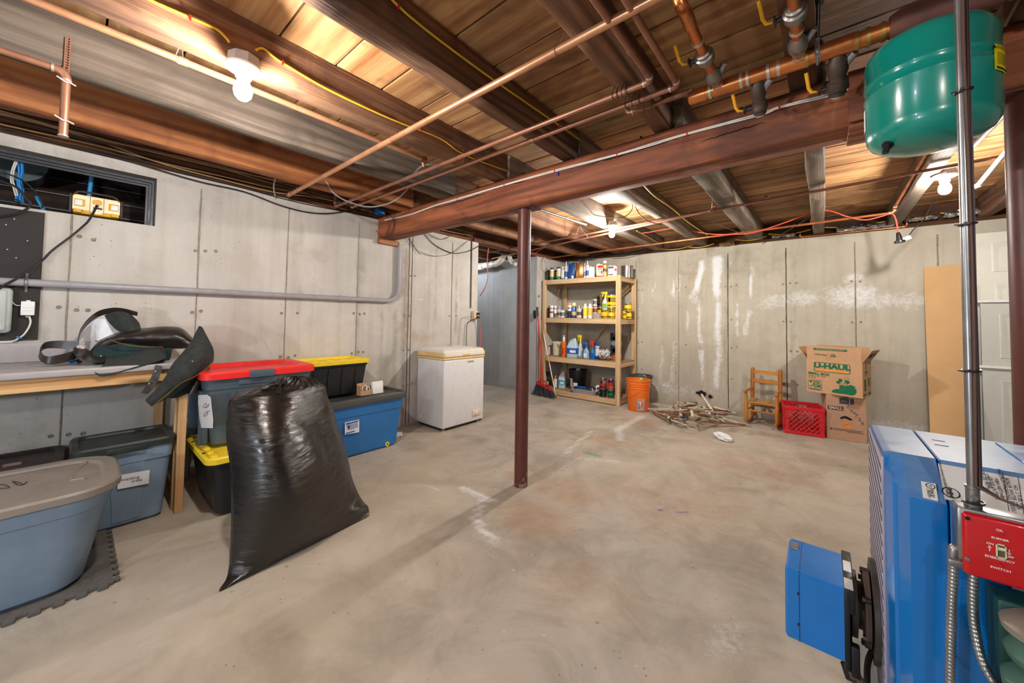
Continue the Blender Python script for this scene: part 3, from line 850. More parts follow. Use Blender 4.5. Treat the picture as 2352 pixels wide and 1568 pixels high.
# expansion tank
TX, TY = .250, 1.672
TEAL = flat('green_tank_enamel', srgb(12, 140, 126), .22, 0, .05, scale=5, coat=.5)
t = thing('expansion_tank', 'big glossy green expansion tank hanging above the boiler', 'tank', (TX, TY, 1.66))
R_ = .140
b = B(); b.lathe([(.012, 1.650), (.05, 1.653), (.10, 1.668), (.128, 1.688), (R_-.003, 1.705), (R_, 1.725), (R_, 1.835), (R_+.0025, 1.839), (R_+.0025, 1.844), (R_, 1.848), (R_, 1.874), (R_+.0025, 1.878), (R_+.0025, 1.883), (R_, 1.887), (R_, 1.945), (R_-.004, 1.965), (.125, 1.984), (.09, 2.0), (.04, 2.008), (.02, 2.012)], 64, T(TX, TY, 0)); b.build('shell', TEAL, t, sharp=50)
b = B(); b.cyl((TX, TY, 2.0), (TX, TY, 2.045), .016, n=12); b.build('nipple', IRON, t)
def wrap(name, a0, a1, z0, z1, m, parent, r, c, n=14):
    b = B(); rows = []
    for z in (z0, z1): rows.append([(c[0]+r*math.cos(a0+(a1-a0)*k/n), c[1]+r*math.sin(a0+(a1-a0)*k/n), z) for k in range(n+1)])
    b.sheet(rows); o = b.build(name, m, parent); return solid(o, .0006, 1)
def wtext(name, s, a, z, size, m, parent, r, c, sx=1):
    """print wrapped round a cylinder"""
    o = text(name, s, size, m, Matrix(), None, ext=0, sx=sx)
    me = o.data
    for v in me.vertices:
        aa = a+v.co.x/r
        rr = r+.0008
        v.co = (c[0]+rr*math.cos(aa)-parent.location.x, c[1]+rr*math.sin(aa)-parent.location.y, z+v.co.y-parent.location.z)
    o.parent = parent
    return o
YLAB = flat('yellow_label', srgb(236, 218, 20), .5); PRT = flat('black_print', (.012, .012, .012), .7); PAPER = flat('white_label', srgb(232, 230, 228), .6, var=.03)
ac = math.atan2(-TY, -TX)       # towards the camera
lab = wrap('warning_label', ac+.99, ac+1.40, 1.805, 1.875, YLAB, t, R_+.003, (TX, TY))
wtext('warning_print', '\u25B2WARNING', ac+1.20, 1.866, .0135, PRT, t, R_+.004, (TX, TY))
for k in range(8): wrap('label_line', ac+1.05, ac+1.36, 1.852-k*.0042, 1.8526-k*.0042, PRT, t, R_+.0037, (TX, TY), 8)
for k in range(14): wrap('label_line', ac+1.03+k*.026, ac+1.043+k*.026, 1.808, 1.814, PRT, t, R_+.0037, (TX, TY), 1)
wrap('side_label', ac-1.50, ac-1.28, 1.745, 1.815, PAPER, t, R_+.001, (TX, TY))
q = P(2028, 352, y=1.60)
b = B(); b.cyl((TX-.095, TY-.06, 1.672), (TX-.10, TY-.065, 1.645), .009, .008, 10); b.cyl((TX-.09, TY-.055, 1.676), (TX-.096, TY-.06, 1.668), .014, n=12); b.build('air_valve_cap', BLKP, t)

# ---- pipes beyond the beam
t = pipe('copper_pipe', 'brown copper pipe crossing the far joists behind the beam, longest one', [tuple(P(1120, 580, z=2.06)), tuple(P(2350, 350, z=2.06))], .0105, COPD, rings=[(tuple(P(1760, 453, z=2.06)), (1, 0, 0))])
hanger(t, P(1325, 536, z=2.06), 2.13, .0105); hanger(t, P(1680, 467, z=2.06), 2.13, .0105)
q = P(1638, 483, z=2.055)
pipe('copper_pipe', 'brown copper pipe behind the beam ending in a hooked elbow', [tuple(P(1130, 594, z=2.055)), (q.x, q.y, 2.055), (q.x, q.y, 2.12)], .0105, COPD)
q = P(2055, 488, z=2.055)
t = pipe('copper_pipe', 'bright gold copper pipe near the back wall turning up at an elbow', [tuple(P(1195, 601, z=2.055)), (q.x, q.y, 2.055), (q.x, q.y-.001, 2.10), (q.x+.02, q.y-1.2, 2.15)], .0115, COPB)
hanger(t, P(1862, 508, z=2.055), 2.12, .0115, COPB)
pipe('copper_pipe', 'thin copper pipe lying along the top of the back wall', [(P(1838, 541, y=5.2).x, 5.2, 2.12), (P(1838, 541, y=5.2).x, 5.2, ZT+.012), (P(2083, 520, y=5.2).x, 5.2, ZT+.012), (P(2083, 520, y=5.2).x, 5.2, 2.14)], .0085, COPB)
pipe('grey_conduit', 'short grey conduit running along a far joist behind the beam', [tuple(P(1236, 480, z=2.06)), tuple(P(1346, 516, z=2.06))], .011, STEEL)
pipe('white_drain_pipe', 'thin white pipe slanting under the joists beside the far lamp', [tuple(P(2246, 426, z=2.0)), tuple(P(2345, 308, z=2.06))], .012, WHITEP, rings=[(tuple(P(2246, 426, z=2.0)), (1, -1, .2))])
pipe('white_drain_pipe', 'upper white pipe slanting beside the brown post at right', [tuple(P(2238, 333, z=2.1)), tuple(P(2330, 240, z=2.12))], .012, WHITEP)

# ---- cables
def cable(name, label, pts, r, m, cat='cable', group=None, n=7, sm=5, clips=()):
    q = spline(pts, sm)
    t = thing(name, label, cat, tuple(q[0]), group=group)
    b = B(); b.tube(q, r, n); b.build('sheath', m, t)
    for c, ax in clips:
        c = Vector(c); b = B()
        if ax == 'x': b.box(c, (.008, .006, .018))
        else: b.box(c, (.006, .008, .018))
        b.build('staple', RED, t)
    return t
xf = -1.686
cable('yellow_cable', 'yellow cable stapled along the joist that carries the nearest lamp', [tuple(P(a, c, x=xf)) for a, c in ((300, -25), (350, 2), (432, 38), (495, 66), (520, 88), (527, 98))], .0045, YEL, clips=[(P(437, 41, x=xf+.003), 'x')])
cable('yellow_cable', 'yellow cable leaving the nearest lamp towards the beam', [tuple(P(a, c, x=xf)) for a, c in ((588, 115), (605, 112), (632, 133), (655, 148), (760, 209), (900, 274), (1010, 318), (1070, 357), (1180, 398))], .0045, YEL, clips=[(P(649, 144, x=xf+.003), 'x'), (P(965, 296, x=xf+.003), 'x'), (P(1114, 366, x=xf+.003), 'x')])
xf = -1.126
cable('yellow_cable', 'yellow cable stapled along the joist in the middle of the ceiling', [tuple(P(a, c, x=xf)) for a, c in ((880, -28), (917, 16), (1000, 85), (1130, 181), (1250, 264), (1285, 288), (1330, 320), (1362, 345))], .0045, YEL, clips=[(P(915, 14, x=xf+.003), 'x'), (P(1284, 288, x=xf+.003), 'x')])
for off, lb in ((0, 'upper'), (.009, 'lower')):
    cable('white_wire', lb+' strand of the white wire pair stapled along the beam front', [(P(a, c, y=1.884).x, 1.884-.002*(off > 0), P(a, c, y=1.884).z-off*(1 if k % 2 else .7)) for k, (a, c) in enumerate(((884, 505), (940, 492), (1000, 471), (1051, 456), (1158, 424), (1274, 391), (1417, 354), (1500, 329), (1578, 306), (1747, 260), (1790, 245), (1900, 217), (1955, 200), (1988, 182)))], .0033, WHT,
          clips=[(P(a, c+2, y=1.882), 'y') for a, c in ((1051, 456), (1158, 424), (1274, 391), (1417, 354), (1578, 306), (1790, 246))] if off == 0 else ())
t = thing('wire_connector', 'small blue wire connector on the beam front', 'connector', tuple(P(1282, 399, y=1.885)))
b = B(); q = P(1282, 399, y=1.885); b.lathe([(.004, .009), (.005, .005), (.006, -.009), (.003, -.012)], 8, T(q.x, 1.883, q.z)); b.build('cap', flat('deep_blue_plastic', srgb(40, 60, 190), .4), t)
# cables lying along the top of the left wall
TAN = flat('tan_sheath', srgb(150, 122, 84), .55); DRK = flat('dark_sheath', srgb(44, 38, 34), .55)
rc = random.Random(11)
for k in range(9):
    pts = []
    ph = rc.uniform(0, 6)
    for i in range(15):
        y = -1.2+i*.31
        z = 2.105+.016*k*.5+.022*math.sin(y*2.1+ph)+rc.uniform(-.006, .006)-(.03 if .2 < y < 1.0 and k < 4 else 0)
        pts.append((XL+.005+.012*(k % 4)+.006*math.sin(y*3+ph), y, z))
    cable('wall_cable', 'cable in the loose bundle along the top of the left wall', pts, .0045, TAN if k % 3 else DRK, group='loose cables along the left wall top')
cable('black_cable', 'black cable sagging below the top of the left wall', [tuple(P(a, c, x=XL+.02)) for a, c in ((0, 298), (110, 322), (280, 365), (450, 415), (560, 440), (640, 470), (700, 486), (750, 490), (800, 484), (850, 474))], .005, BLKR)
cable('black_cable', 'thin black cable running along the left wall edge over the window', [tuple(P(a, c, x=XL+.012)) for a, c in ((0, 292), (130, 326), (250, 352), (420, 396), (560, 432), (700, 468), (860, 498))], .0035, BLKR)
cable('grey_cable', 'loose grey cable looping between the joist and the left wall', [tuple(P(a, c, x=xx)) for a, c, xx in ((632, 450, -3.2), (629, 425, -3.1), (640, 402, -2.95), (680, 399, -2.9), (725, 406, -2.85), (748, 416, -2.8), (766, 443, -2.8), (800, 463, -2.8), (850, 475, -2.75), (900, 464, -2.6), (935, 435, -2.4), (948, 405, -2.25), (968, 382, -2.1), (1000, 376, -2.0))], .0052, GREYP)
cable('black_cable', 'black wire looped at the beam end by the blue box', [tuple(P(a, c, y=1.87)) for a, c in ((905, 492), (906, 520), (898, 540), (882, 545), (866, 532), (860, 512), (864, 500), (890, 494), (902, 500), (903, 525), (890, 541))], .0022, BLKR)
t = thing('junction_box', 'small blue box above the left end of the beam', 'box', tuple(P(872, 488, x=XL+.06)))
q = P(872, 487, x=XL+.06); b = B(); b.box(q, (.05, .085, .055), None, .006); b.build('box_body', BLUP, t); b = B(); b.box(q+Vector((.027, 0, 0)), (.004, .05, .03), None, .001); b.build('cover', BLUP, t)
for k, pts in enumerate((((975, 537), (1000, 563), (1040, 581), (1075, 577), (1100, 565)), ((942, 548), (960, 575), (1000, 588), (1040, 580), (1075, 553)), ((985, 537), (1010, 549), (1030, 545), (1040, 535)), ((936, 545), (950, 565), (965, 585)))):
    cable('hanging_cable', ('thicker black cable sagging under the beam by the wall corner', 'grey cable sagging in a shallow loop on the wall below the beam', 'short dark cable loop high on the wall right of the beam', 'thin wire hanging from the beam end onto the wall')[k], [tuple(P(a, c, x=XL+.015+.004*k)) for a, c in pts], .004 if k == 0 else .0028, BLKR if k != 1 else flat('grey_sheath', srgb(128, 122, 112), .55))
# wall conduit down to the outlet with its cords
xw = XL+.012
t = pipe('outlet_conduit', 'thin dark conduit dropping down the wall corner to the outlet', [tuple(P(1084, 548, x=xw)), (xw, P(1084, 560, x=xw).y, 1.23)], .007, flat('weathered_pipe', srgb(92, 84, 74), .6, .3))
q = P(1087, 724, x=XL)
t = thing('outlet_box', 'cream surface outlet box near the wall corner with plugs in it', 'outlet', (XL, q.y, q.z))
CREAM = flat('cream_plastic', srgb(214, 196, 158), .5)
b = B(); b.box((XL+.026, q.y, q.z), (.05, .075, .105), None, .006); b.build('box_body', CREAM, t)
b = B(); b.box((XL+.053, q.y, q.z), (.005, .07, .10), None, .002); b.build('cover', CREAM, t)
for dz in (.022, -.022):
    b = B(); b.box((XL+.072, q.y+.012, q.z+dz), (.034, .03, .028), None, .006); b.build('plug', BLKP, t)
cable('red_cord', 'red cord dropping from the outlet behind the freezer', [(XL+.08, q.y+.03, q.z-.02)]+[tuple(P(a, c, x=XL+.06)) for a, c in ((1102, 745), (1104, 770), (1103, 800))], .004, REDC)
cable('black_cable', 'black cord dropping from the outlet to the freezer back', [(XL+.08, q.y-.02, q.z-.03)]+[tuple(P(a, c, x=XL+.03)) for a, c in ((1074, 742), (1071, 770), (1071, 800))], .004, BLKR)
cable('grey_cable', 'thin grey cord looping from the outlet down the wall', [(XL+.05, q.y-.04, q.z-.02)]+[tuple(P(a, c, x=XL+.02)) for a, c in ((1062, 730), (1056, 760), (1053, 800))], .0025, flat('grey_sheath', (.2, .2, .2)))
# alcove: white drain pipes
PVC = flat('white_pvc', srgb(226, 220, 206), .45, var=.06)
t = pipe('drain_pipe', 'white plastic drain pipe with couplings under the alcove ceiling', [tuple(P(1060, 622, y=4.3)), tuple(P(1149, 603, y=4.3)), tuple(P(1149, 603, y=4.3)+Vector((.10, 0, .12)))], .042, PVC, n=18, rings=[(P(a, c, y=4.3), (1, 0, 0)) for a, c in ((1104, 613), (1120, 609), (1134, 606))])
t = pipe('drain_pipe', 'white plastic trap elbow hanging next to the drain pipe', [tuple(P(1170, 585, y=4.3)), tuple(P(1172, 600, y=4.3)), tuple(P(1185, 607, y=4.3))], .03, PVC, n=16)
cable('red_cord', 'red cord hanging in the alcove opening', [tuple(P(a, c, y=3.6)) for a, c in ((1122, 568), (1119, 600), (1120, 640), (1112, 665), (1102, 680))], .006, REDC)
# coil of white wire on the wall stub
rc = random.Random(2)
t = thing('wire_coil', 'coil of thin white wire hanging in the corner above the shelf unit', 'wire', (XL+.01, 4.62, 2.03))
c0 = P(1250, 600, x=XL+.02)
for k in range(6):
    pts = [(XL+.012+.004*k+.01*math.sin(a*2+k), c0.y+(.075+rc.uniform(-.02, .02))*math.sin(a)+.008*k-.02, c0.z-.03+(.10+rc.uniform(-.02, .02))*math.cos(a)-.006*k) for a in [i*PI/9 for i in range(19)]]
    b = B(); b.tube(pts, .0028, 5); b.build('loop', WHT, t)
# red extension cord along the far ceiling
yr = 4.45
cable('extension_cord', 'red extension cord draped under the far joists with a black socket end', [tuple(P(a, c, y=yr)) for a, c in ((1195, 594), (1222, 585), (1260, 562), (1293, 541), (1340, 542), (1400, 538), (1475, 535), (1520, 528), (1555, 523), (1590, 530), (1630, 537), (1680, 538), (1730, 534), (1800, 512), (1868, 487), (1905, 484), (1945, 497), (1985, 505), (2020, 498), (2048, 491), (2058, 505), (2063, 535))], .0055, REDC)
t = thing('socket_end', 'black triple socket end hanging from the red extension cord', 'socket', tuple(P(2064, 540, y=yr)))
q = P(2063, 536, y=yr)
b = B(); b.tube([q+Vector((0, 0, .01)), q, q+Vector((.006, 0, -.04)), q+Vector((.008, 0, -.065))], lambda u: .008+.016*u, 12); b.build('plug_body', BLKP, t)
b = B(); b.cyl(q+Vector((.008, 0, -.062)), q+Vector((.010, 0, -.078)), .034, n=16); b.build('socket_face', BLKP, t)
cable('black_cable', 'black cord with a white tag going up from the socket end to the far lamp', [tuple(P(a, c, y=yr)) for a, c in ((2068, 552), (2080, 548), (2088, 540), (2100, 525), (2120, 506), (2135, 480), (2150, 455))], .004, BLKR)
t = thing('cord_tag', 'small white tag on the black cord by the back wall', 'tag', tuple(P(2083, 547, y=yr)))
b = B(); b.box(P(2083, 547, y=yr-.01), (.05, .003, .03), rot(0, -25, 0)); b.build('tag_paper', PAPER, t)
for k, (lb, pts, y_) in enumerate((('black wire arching near the middle lamp', ((1452, 462), (1452, 480), (1435, 497), (1405, 500), (1360, 492), (1300, 476)), 3.2), ('thin dark wire hanging from the joist right of the middle lamp', ((1455, 465), (1468, 490), (1490, 508), (1520, 516)), 3.2), ('dark wire crossing the far bays behind the red cord', ((1480, 512), (1560, 510), (1620, 508), (1665, 522), (1700, 535)), 4.2),
        ('black wire looping off a far joist down towards the back wall', ((1880, 465), (1884, 472), (1876, 488), (1850, 505), (1800, 535), (1750, 560)), 4.5), ('bent grey wire end hanging near the middle lamp', ((1333, 517), (1336, 528), (1345, 537), (1350, 545)), 3.6))):
    cable('ceiling_wire', lb, [tuple(P(a, c, y=y_)) for a, c in pts], .0035, DRK if k != 4 else STEEL)
rc = random.Random(5)
for k, (x0, x1, yy) in enumerate(((1515, 1590, 577), (1575, 1640, 572), (1690, 1760, 556), (1765, 1862, 543), (1895, 2035, 528), (2085, 2145, 505), (2160, 2240, 495))):
    cable('yellow_cable', 'short yellow cable run above the back wall between two joists, '+('first', 'second', 'third', 'fourth', 'fifth', 'sixth', 'last')[k]+' from the left', [tuple(P(x0+(x1-x0)*i/4, yy-(x1-x0)*.1*i/4-6+5*math.sin(i*.8), y=5.16)) for i in range(5)], .0055, YEL)
for k in range(4):
    cable('coiled_cable', 'dark cable swag hanging in the corner above the shelf unit', [tuple(P(a, c+3*k, y=5.1-.02*k)) for a, c in ((1270, 575), (1290, 590), (1320, 595+2*k), (1350, 588), (1380, 572), (1410, 580), (1440, 578), (1490, 565))], .004, DRK, group='cable swags above the shelf unit')
for px, lb in ((1518, 'left'), (1626, 'right')):
    cable('yellow_cable', 'yellow cable stapled along a far joist behind the beam, '+lb+' one', [tuple(P(a, c, z=2.10)) for a, c in (((1462, 530), (1490, 545), (1515, 560)) if lb == 'left' else ((1478, 425), (1505, 452), (1545, 480), (1580, 510), (1625, 540)))], .0042, YEL)
# crumpled foil insulation stuffed above the back wall
FOIL = flat('foil', srgb(190, 190, 194), .22, .95, .2, bmp=.6, scale=40)
INS = flat('old_insulation', srgb(150, 112, 70), .95, var=.4, bmp=.8, scale=40)
def crumple(name, label, cat, c, d, m, seed, amp=.35, thick=.0008):
    t = thing(name, label, cat, tuple(c))
    b = B(); nx, nz = 22, 9
    rows = []
    for j in range(nz):
        row = []
        for i in range(nx):
            u, v = i/(nx-1)-.5, j/(nz-1)-.5
            n = noise.noise(Vector((u*9+seed, v*5, seed*2.3)))+.6*noise.noise(Vector((u*21, v*13+seed, 4)))
            row.append((c[0]+u*d[0], c[1]-d[1]*(.5-2*v*v)+n*d[1]*amp*2, c[2]+v*d[2]*(1+.5*n)+n*d[2]*.2))
        rows.append(row)
    b.sheet(rows); o = b.build('crumpled_sheet', m, t, sharp=12); solid(o, thick, 0)
    return t
for i, (px, py, wd, hh, m, lb) in enumerate(((1985, 520, .42, .06, FOIL, 'long crumpled foil insulation above the back wall, biggest piece'), (1800, 540, .22, .04, FOIL, 'small crumpled foil piece above the back wall over the rocking chair'), (1670, 560, .16, .05, INS, 'torn brown insulation bulging over the top of the salt stained wall'),
        (2115, 500, .22, .05, FOIL, 'crinkled foil piece above the back wall beside the far lamp'), (2225, 485, .3, .07, FOIL, 'crinkled foil piece above the white doors'), (1350, 595, .3, .04, FOIL, 'dull foil piece over the shelf unit corner'))):
    crumple('insulation_scrap', lb, 'insulation', P(px, py, y=5.17), (wd, .05, hh), m, i*3.7)
# ================================================================ left wall: window, board, boxes, conduit
# ---- window_1: steel frame in the opening, crawl space boards beyond
wn = bpy.data.objects.new('window_1', None); C.objects.link(wn); wn.location = (XL, -.2, 1.83); struct(wn)
MORT = flat('old_mortar', srgb(128, 122, 118), .95, var=.3, bmp=.6, scale=50)
b = B()
b.span(XL-.24, XL-.004, WY0, WY1, WZ0-.02, WZ0); b.span(XL-.24, XL-.004, WY0, WY1, WZ1, WZ1+.02); b.span(XL-.24, XL-.004, WY1, WY1+.02, WZ0-.02, WZ1+.02); b.span(XL-.24, XL-.004, WY0-.02, WY0, WZ0-.02, WZ1+.02)
b.build('window_reveal', MORT, wn)
FRM = flat('window_frame_paint', srgb(58, 60, 64), .45, .3, .2)
for k, (dx, t_, hh) in enumerate(((-.085, .012, .014), (-.105, .014, .026), (-.125, .014, .038))):
    b = B(); x = XL+dx
    b.span(x-t_, x, WY0, WY1, WZ1-hh, WZ1-hh+.016); b.span(x-t_, x, WY1-hh, WY1-hh+.014, WZ0, WZ1-hh)
    if k == 2: b.span(x-t_, x, WY0, WY1, WZ0, WZ0+.014)
    b.build('window_frame', FRM, wn)
bulbd = bulbc.copy(); bulbd.name = 'fill_bulb_crawl'; bulbd.node_tree.nodes['Principled BSDF'].inputs['Emission Strength'].default_value = BULB*2.2
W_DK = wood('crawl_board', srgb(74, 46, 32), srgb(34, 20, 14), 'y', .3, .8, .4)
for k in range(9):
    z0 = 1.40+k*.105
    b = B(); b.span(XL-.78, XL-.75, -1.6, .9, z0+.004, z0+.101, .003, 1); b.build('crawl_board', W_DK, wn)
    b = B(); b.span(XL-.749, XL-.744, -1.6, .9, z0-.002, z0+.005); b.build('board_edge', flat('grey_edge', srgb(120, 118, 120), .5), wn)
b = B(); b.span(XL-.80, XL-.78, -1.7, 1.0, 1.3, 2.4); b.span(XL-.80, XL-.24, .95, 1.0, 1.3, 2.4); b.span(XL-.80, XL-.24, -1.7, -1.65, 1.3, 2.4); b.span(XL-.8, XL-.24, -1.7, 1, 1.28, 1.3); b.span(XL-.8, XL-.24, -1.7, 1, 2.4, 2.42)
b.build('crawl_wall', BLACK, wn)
lamp((XL-.45, -1.35, 2.05), 'small added fill bulb out of view in the crawl space left of the window', bulbd)  # added bulb, unseen: brightens the boards behind the window
BLUC = flat('blue_data_cable', srgb(36, 136, 214), .4); GLB = flat('blue_conduit', srgb(56, 150, 206), .35)
xw = XL-.16
for k in range(4):
    cable('data_cable', 'blue data cable in the bundle hanging at the left of the cellar window', [tuple(P(a+4*k-6+2*math.sin(k+i), c, x=xw-.01*(k % 2))) for i, (a, c) in enumerate(((46, 372), (48, 395), (44, 415), (48, 435), (44, 455), (46, 466)))], .0042, BLUC, group='blue cables in the window')
for k in range(2):
    cable('data_cable', 'white data cable beside the blue bundle in the window', [tuple(P(a+5*k, c, x=xw+.01)) for a, c in ((35, 370), (27, 392), (25, 415), (31, 432), (36, 450))], .003, WHT, group='white cables in the window')
for k in range(5):
    cable('coax_cable', 'black cable of the coil lying on the window ledge at the left edge', [tuple(P(a, c+5*k, x=XL-.09+.012*k)) for a, c in ((-60, 448), (-20, 450), (25, 456), (45, 462), (40, 470))], .0042, BLKR, group='black coil on the window ledge')
cable('black_cable', 'thick black cable curving off the window ledge over the black board', [tuple(P(a, c, x=XL+.03)) for a, c in ((-60, 500), (0, 497), (40, 490), (64, 478), (70, 466), (60, 455), (38, 430), (0, 415), (-40, 400))], .006, BLKR)
cable('black_cable', 'black cable arching inside the window past the blue bundle', [tuple(P(a, c, x=XL-.10)) for a, c in ((-30, 392), (25, 402), (60, 420), (85, 445), (97, 465), (97, 478))], .004, BLKR)
t = pipe('blue_conduit', 'short blue tube standing behind the yellow radio in the window', [tuple(P(211, 405, x=XL-.30)), tuple(P(204, 455, x=XL-.30))], .011, GLB)
t = pipe('blue_conduit', 'blue tube piece leaning on the window ledge', [tuple(P(84, 452, x=XL-.14)), tuple(P(101, 483, x=XL-.10))], .008, GLB)
t = thing('duct_end', 'dark round duct end seen through the left part of the window', 'duct', tuple(P(40, 390, x=XL-.45)))
q = P(42, 378, x=XL-.5); b = B(); b.lathe([(.0, 0), (.115, 0), (.122, .01), (.122, .2), (.0, .2)], 28, T(q+Vector((-.1, 0, 0))) @ rot(0, 90, 0), caps=False); b.build('duct_cap', flat('duct_grey', srgb(72, 84, 88), .4, .4), t)
# ---- radio on the ledge
YR = flat('radio_yellow', srgb(226, 164, 24), .45); CRM = flat('radio_cream', srgb(246, 230, 190), .45); GUM = flat('radio_rubber', srgb(52, 50, 54), .6)
ry, rz0 = .073, WZ0+.012
t = thing('work_radio', 'yellow jobsite radio with a dark handle standing in the window opening', 'radio', (XL-.06, ry, rz0))
fx = XL-.022
b = B(); b.span(fx-.085, fx-.006, ry-.098, ry+.098, rz0+.004, rz0+.118, .012); b.build('case', YR, t)
for s_ in (-1, 1):
    b = B(); b.prism([(-.033, -.036), (.033, -.036), (.033, .04), (.018, .05), (-.033, .05)] if s_ > 0 else [(-.033, -.036), (.033, -.036), (.033, .05), (-.018, .05), (-.033, .04)], .008, face_m((fx-.006, ry+s_*.062, rz0+.062), (0, 1, 0), (0, 0, 1)), .002); b.build('side_panel', CRM, t)
    b = B(); b.box((fx+.003, ry+s_*.068, rz0+.066), (.004, .042, .042), None, .003); b.build('speaker_frame', YR, t)
    b = B(); b.box((fx+.0052, ry+s_*.072, rz0+.066), (.003, .030, .032), None, .003); b.build('speaker_pad', WHITEP, t)
    b = B(); b.span(fx-.08, fx+.004, ry+s_*.097, ry+s_*.108, rz0, rz0+.115, .005); b.build('bumper', GUM, t)
    b = B(); b.box((fx+.001, ry+s_*.075, rz0+.018), (.012, .032, .02), None, .003); b.build('foot_block', YR, t)
b = B(); b.prism([(-.026, .05), (.026, .05), (.026, -.035), (.018, -.05), (-.018, -.05), (-.026, -.035)], .006, face_m((fx-.005, ry, rz0+.062), (0, 1, 0), (0, 0, 1)), .002); b.build('centre_panel', CRM, t)
b = B(); b.prism([(-.018, -.012), (.018, -.012), (.018, .006), (.01, .014), (-.01, .014), (-.018, .006)], .012, face_m((fx-.003, ry, rz0+.084), (0, 1, 0), (0, 0, 1)), .002); b.build('latch', YR, t)
b = B(); b.box((fx+.002, ry+.004, rz0+.047), (.004, .036, .01)); b.build('nameplate', GUM, t)
b = B(); b.cyl((fx, ry, rz0+.062), (fx+.014, ry, rz0+.06), .008, n=10); b.build('socket', BLKP, t)
b = B(); b.tube(spline([(fx-.04, ry-.09, rz0+.112), (fx-.04, ry-.082, rz0+.13), (fx-.04, ry-.065, rz0+.14), (fx-.04, ry, rz0+.142), (fx-.04, ry+.065, rz0+.14), (fx-.04, ry+.085, rz0+.126), (fx-.04, ry+.096, rz0+.108)], 4), .0065, 8); b.build('handle', GUM, t)
cable('black_cable', 'black cord running from the yellow radio down across the left wall', [(fx+.012, ry, rz0+.061)]+[tuple(P(a, c, x=xx)) for a, c, xx in ((205, 505, XL+.03), (190, 520, XL+.02), (165, 541, XL+.015), (120, 575, XL+.02), (95, 600, XL+.03), (45, 635, XL+.06), (10, 655, XL+.06), (-40, 690, XL+.06))], .0052, BLKR)
# ---- black painted board with the boxes on it
BRD = concrete('black_board_paint', srgb(52, 48, 46), False, .2)
t = thing('backboard', 'black painted board on the left wall under the window', 'board', (XL+.006, -.55, 1.3))
b = B(); b.span(XL+.0005, XL+.013, -1.0, -.117, .96, 1.658, .001, 1); b.build('board_panel', BRD, t)
for a, c in ((33, 503), (63, 553), (37, 592), (17, 573), (14, 516)):
    q = P(a, c, x=XL+.014); b = B(); b.cyl(q, q+Vector((.004, 0, 0)), .004, .003, 8); b.build('screw', STEEL, t)
t = thing('grey_panel_box', 'grey metal panel box with a red edged sticker at the left frame edge', 'box', (XL+.03, -.33, 1.12))
PG = flat('panel_grey', srgb(176, 180, 178), .45)
b = B(); b.span(XL+.013, XL+.06, -.50, -.205, 1.0, 1.235, .018, 3); b.build('cover', PG, t)
b = B(); b.span(XL+.058, XL+.068, -.49, -.222, 1.015, 1.222, .012, 3); b.build('raised_panel', PG, t)
b = B(); b.span(XL+.068, XL+.0686, -.30, -.236, 1.018, 1.045); b.build('sticker', PAPER, t)
b = B(); b.span(XL+.0686, XL+.069, -.30, -.238, 1.040, 1.0435); b.build('sticker_stripe', RED, t)
t = thing('white_wall_box', 'small white plastic cable box on the black board', 'box', (XL+.03, -.155, 1.13))
b = B(); b.span(XL+.013, XL+.045, -.178, -.132, 1.093, 1.168, .004); b.build('cover', WHITEP, t)
for z in (1.122, 1.136):
    b = B(); b.span(XL+.043, XL+.048, -.172, -.138, z-.004, z+.002, .002); b.build('ridge', WHITEP, t)
b = B(); b.cyl((XL+.03, -.155, 1.166), (XL+.03, -.155, 1.174), .008, n=10); b.build('top_cap', WHITEP, t)
b = B(); b.cyl((XL+.03, -.156, 1.086), (XL+.036, -.156, 1.086), .005, n=10); b.build('eyelet', STEEL, t)
cable('white_cable', 'white cable hanging from the small white box with a blue clip', [tuple(P(a, c, x=XL+.03)) for a, c in ((67, 726), (70, 738), (66, 752), (55, 768), (45, 775), (30, 783), (0, 785), (-40, 785))], .004, WHT)
cable('white_cable', 'thin white wire between the grey panel box and the white box', [tuple(P(a, c, x=XL+.03)) for a, c in ((22, 682), (30, 695), (38, 701), (47, 701))], .002, WHT)
t = thing('cable_clip', 'blue plastic clip on the white cable at the black board', 'clip', tuple(P(44, 775, x=XL+.03)))
b = B(); q = P(44, 775, x=XL+.036); b.box(q, (.008, .022, .007), rot(-30, 0, 0), .002); b.build('clip_body', BLUP, t)
# ---- grey plastic conduit
PV = flat('grey_pvc', srgb(158, 154, 158), .38)
cz, cy, cx = 1.268, 2.115, XL+.034
t = thing('wall_conduit', 'long grey plastic conduit along the left wall bending up to the beam end', 'conduit', (cx, 0, cz))
bend = [(cx, cy-.13*(1-math.sin(a)), cz+.13*(1-math.cos(a))) for a in [k*PI/2/12 for k in range(13)]]
b = B(); b.tube([(cx, -1.4, cz), (cx, 0, cz)]+[(cx, 1.0, cz)]+bend+[(cx, cy, 1.845)], .0205, 16); b.build('tube', PV, t)
for p0, p1 in (((cx, 1.50, cz), (cx, 1.58, cz)), ((cx, cy, 1.50), (cx, cy, 1.56)), ((cx, cy, 1.70), (cx, cy, 1.78))):
    b = B(); b.cyl(p0, p1, .0228, n=16); b.build('coupling', PV, t)
b = B(); b.cyl((cx, cy, 1.84), (cx, cy, 1.86), .019, n=12); b.build('bushing', YEL, t)
b = B(); b.tube([(XL+.014, -.165, cz+.05), (XL+.02, -.165, cz+.03)]+[(cx+.024*math.cos(a), -.165, cz+.024*math.sin(a)) for a in [PI*.6-k*PI*1.2/8 for k in range(9)]]+[(XL+.02, -.165, cz-.03), (XL+.014, -.165, cz-.05)], .006, 6); b.build('strap', STEEL, t)

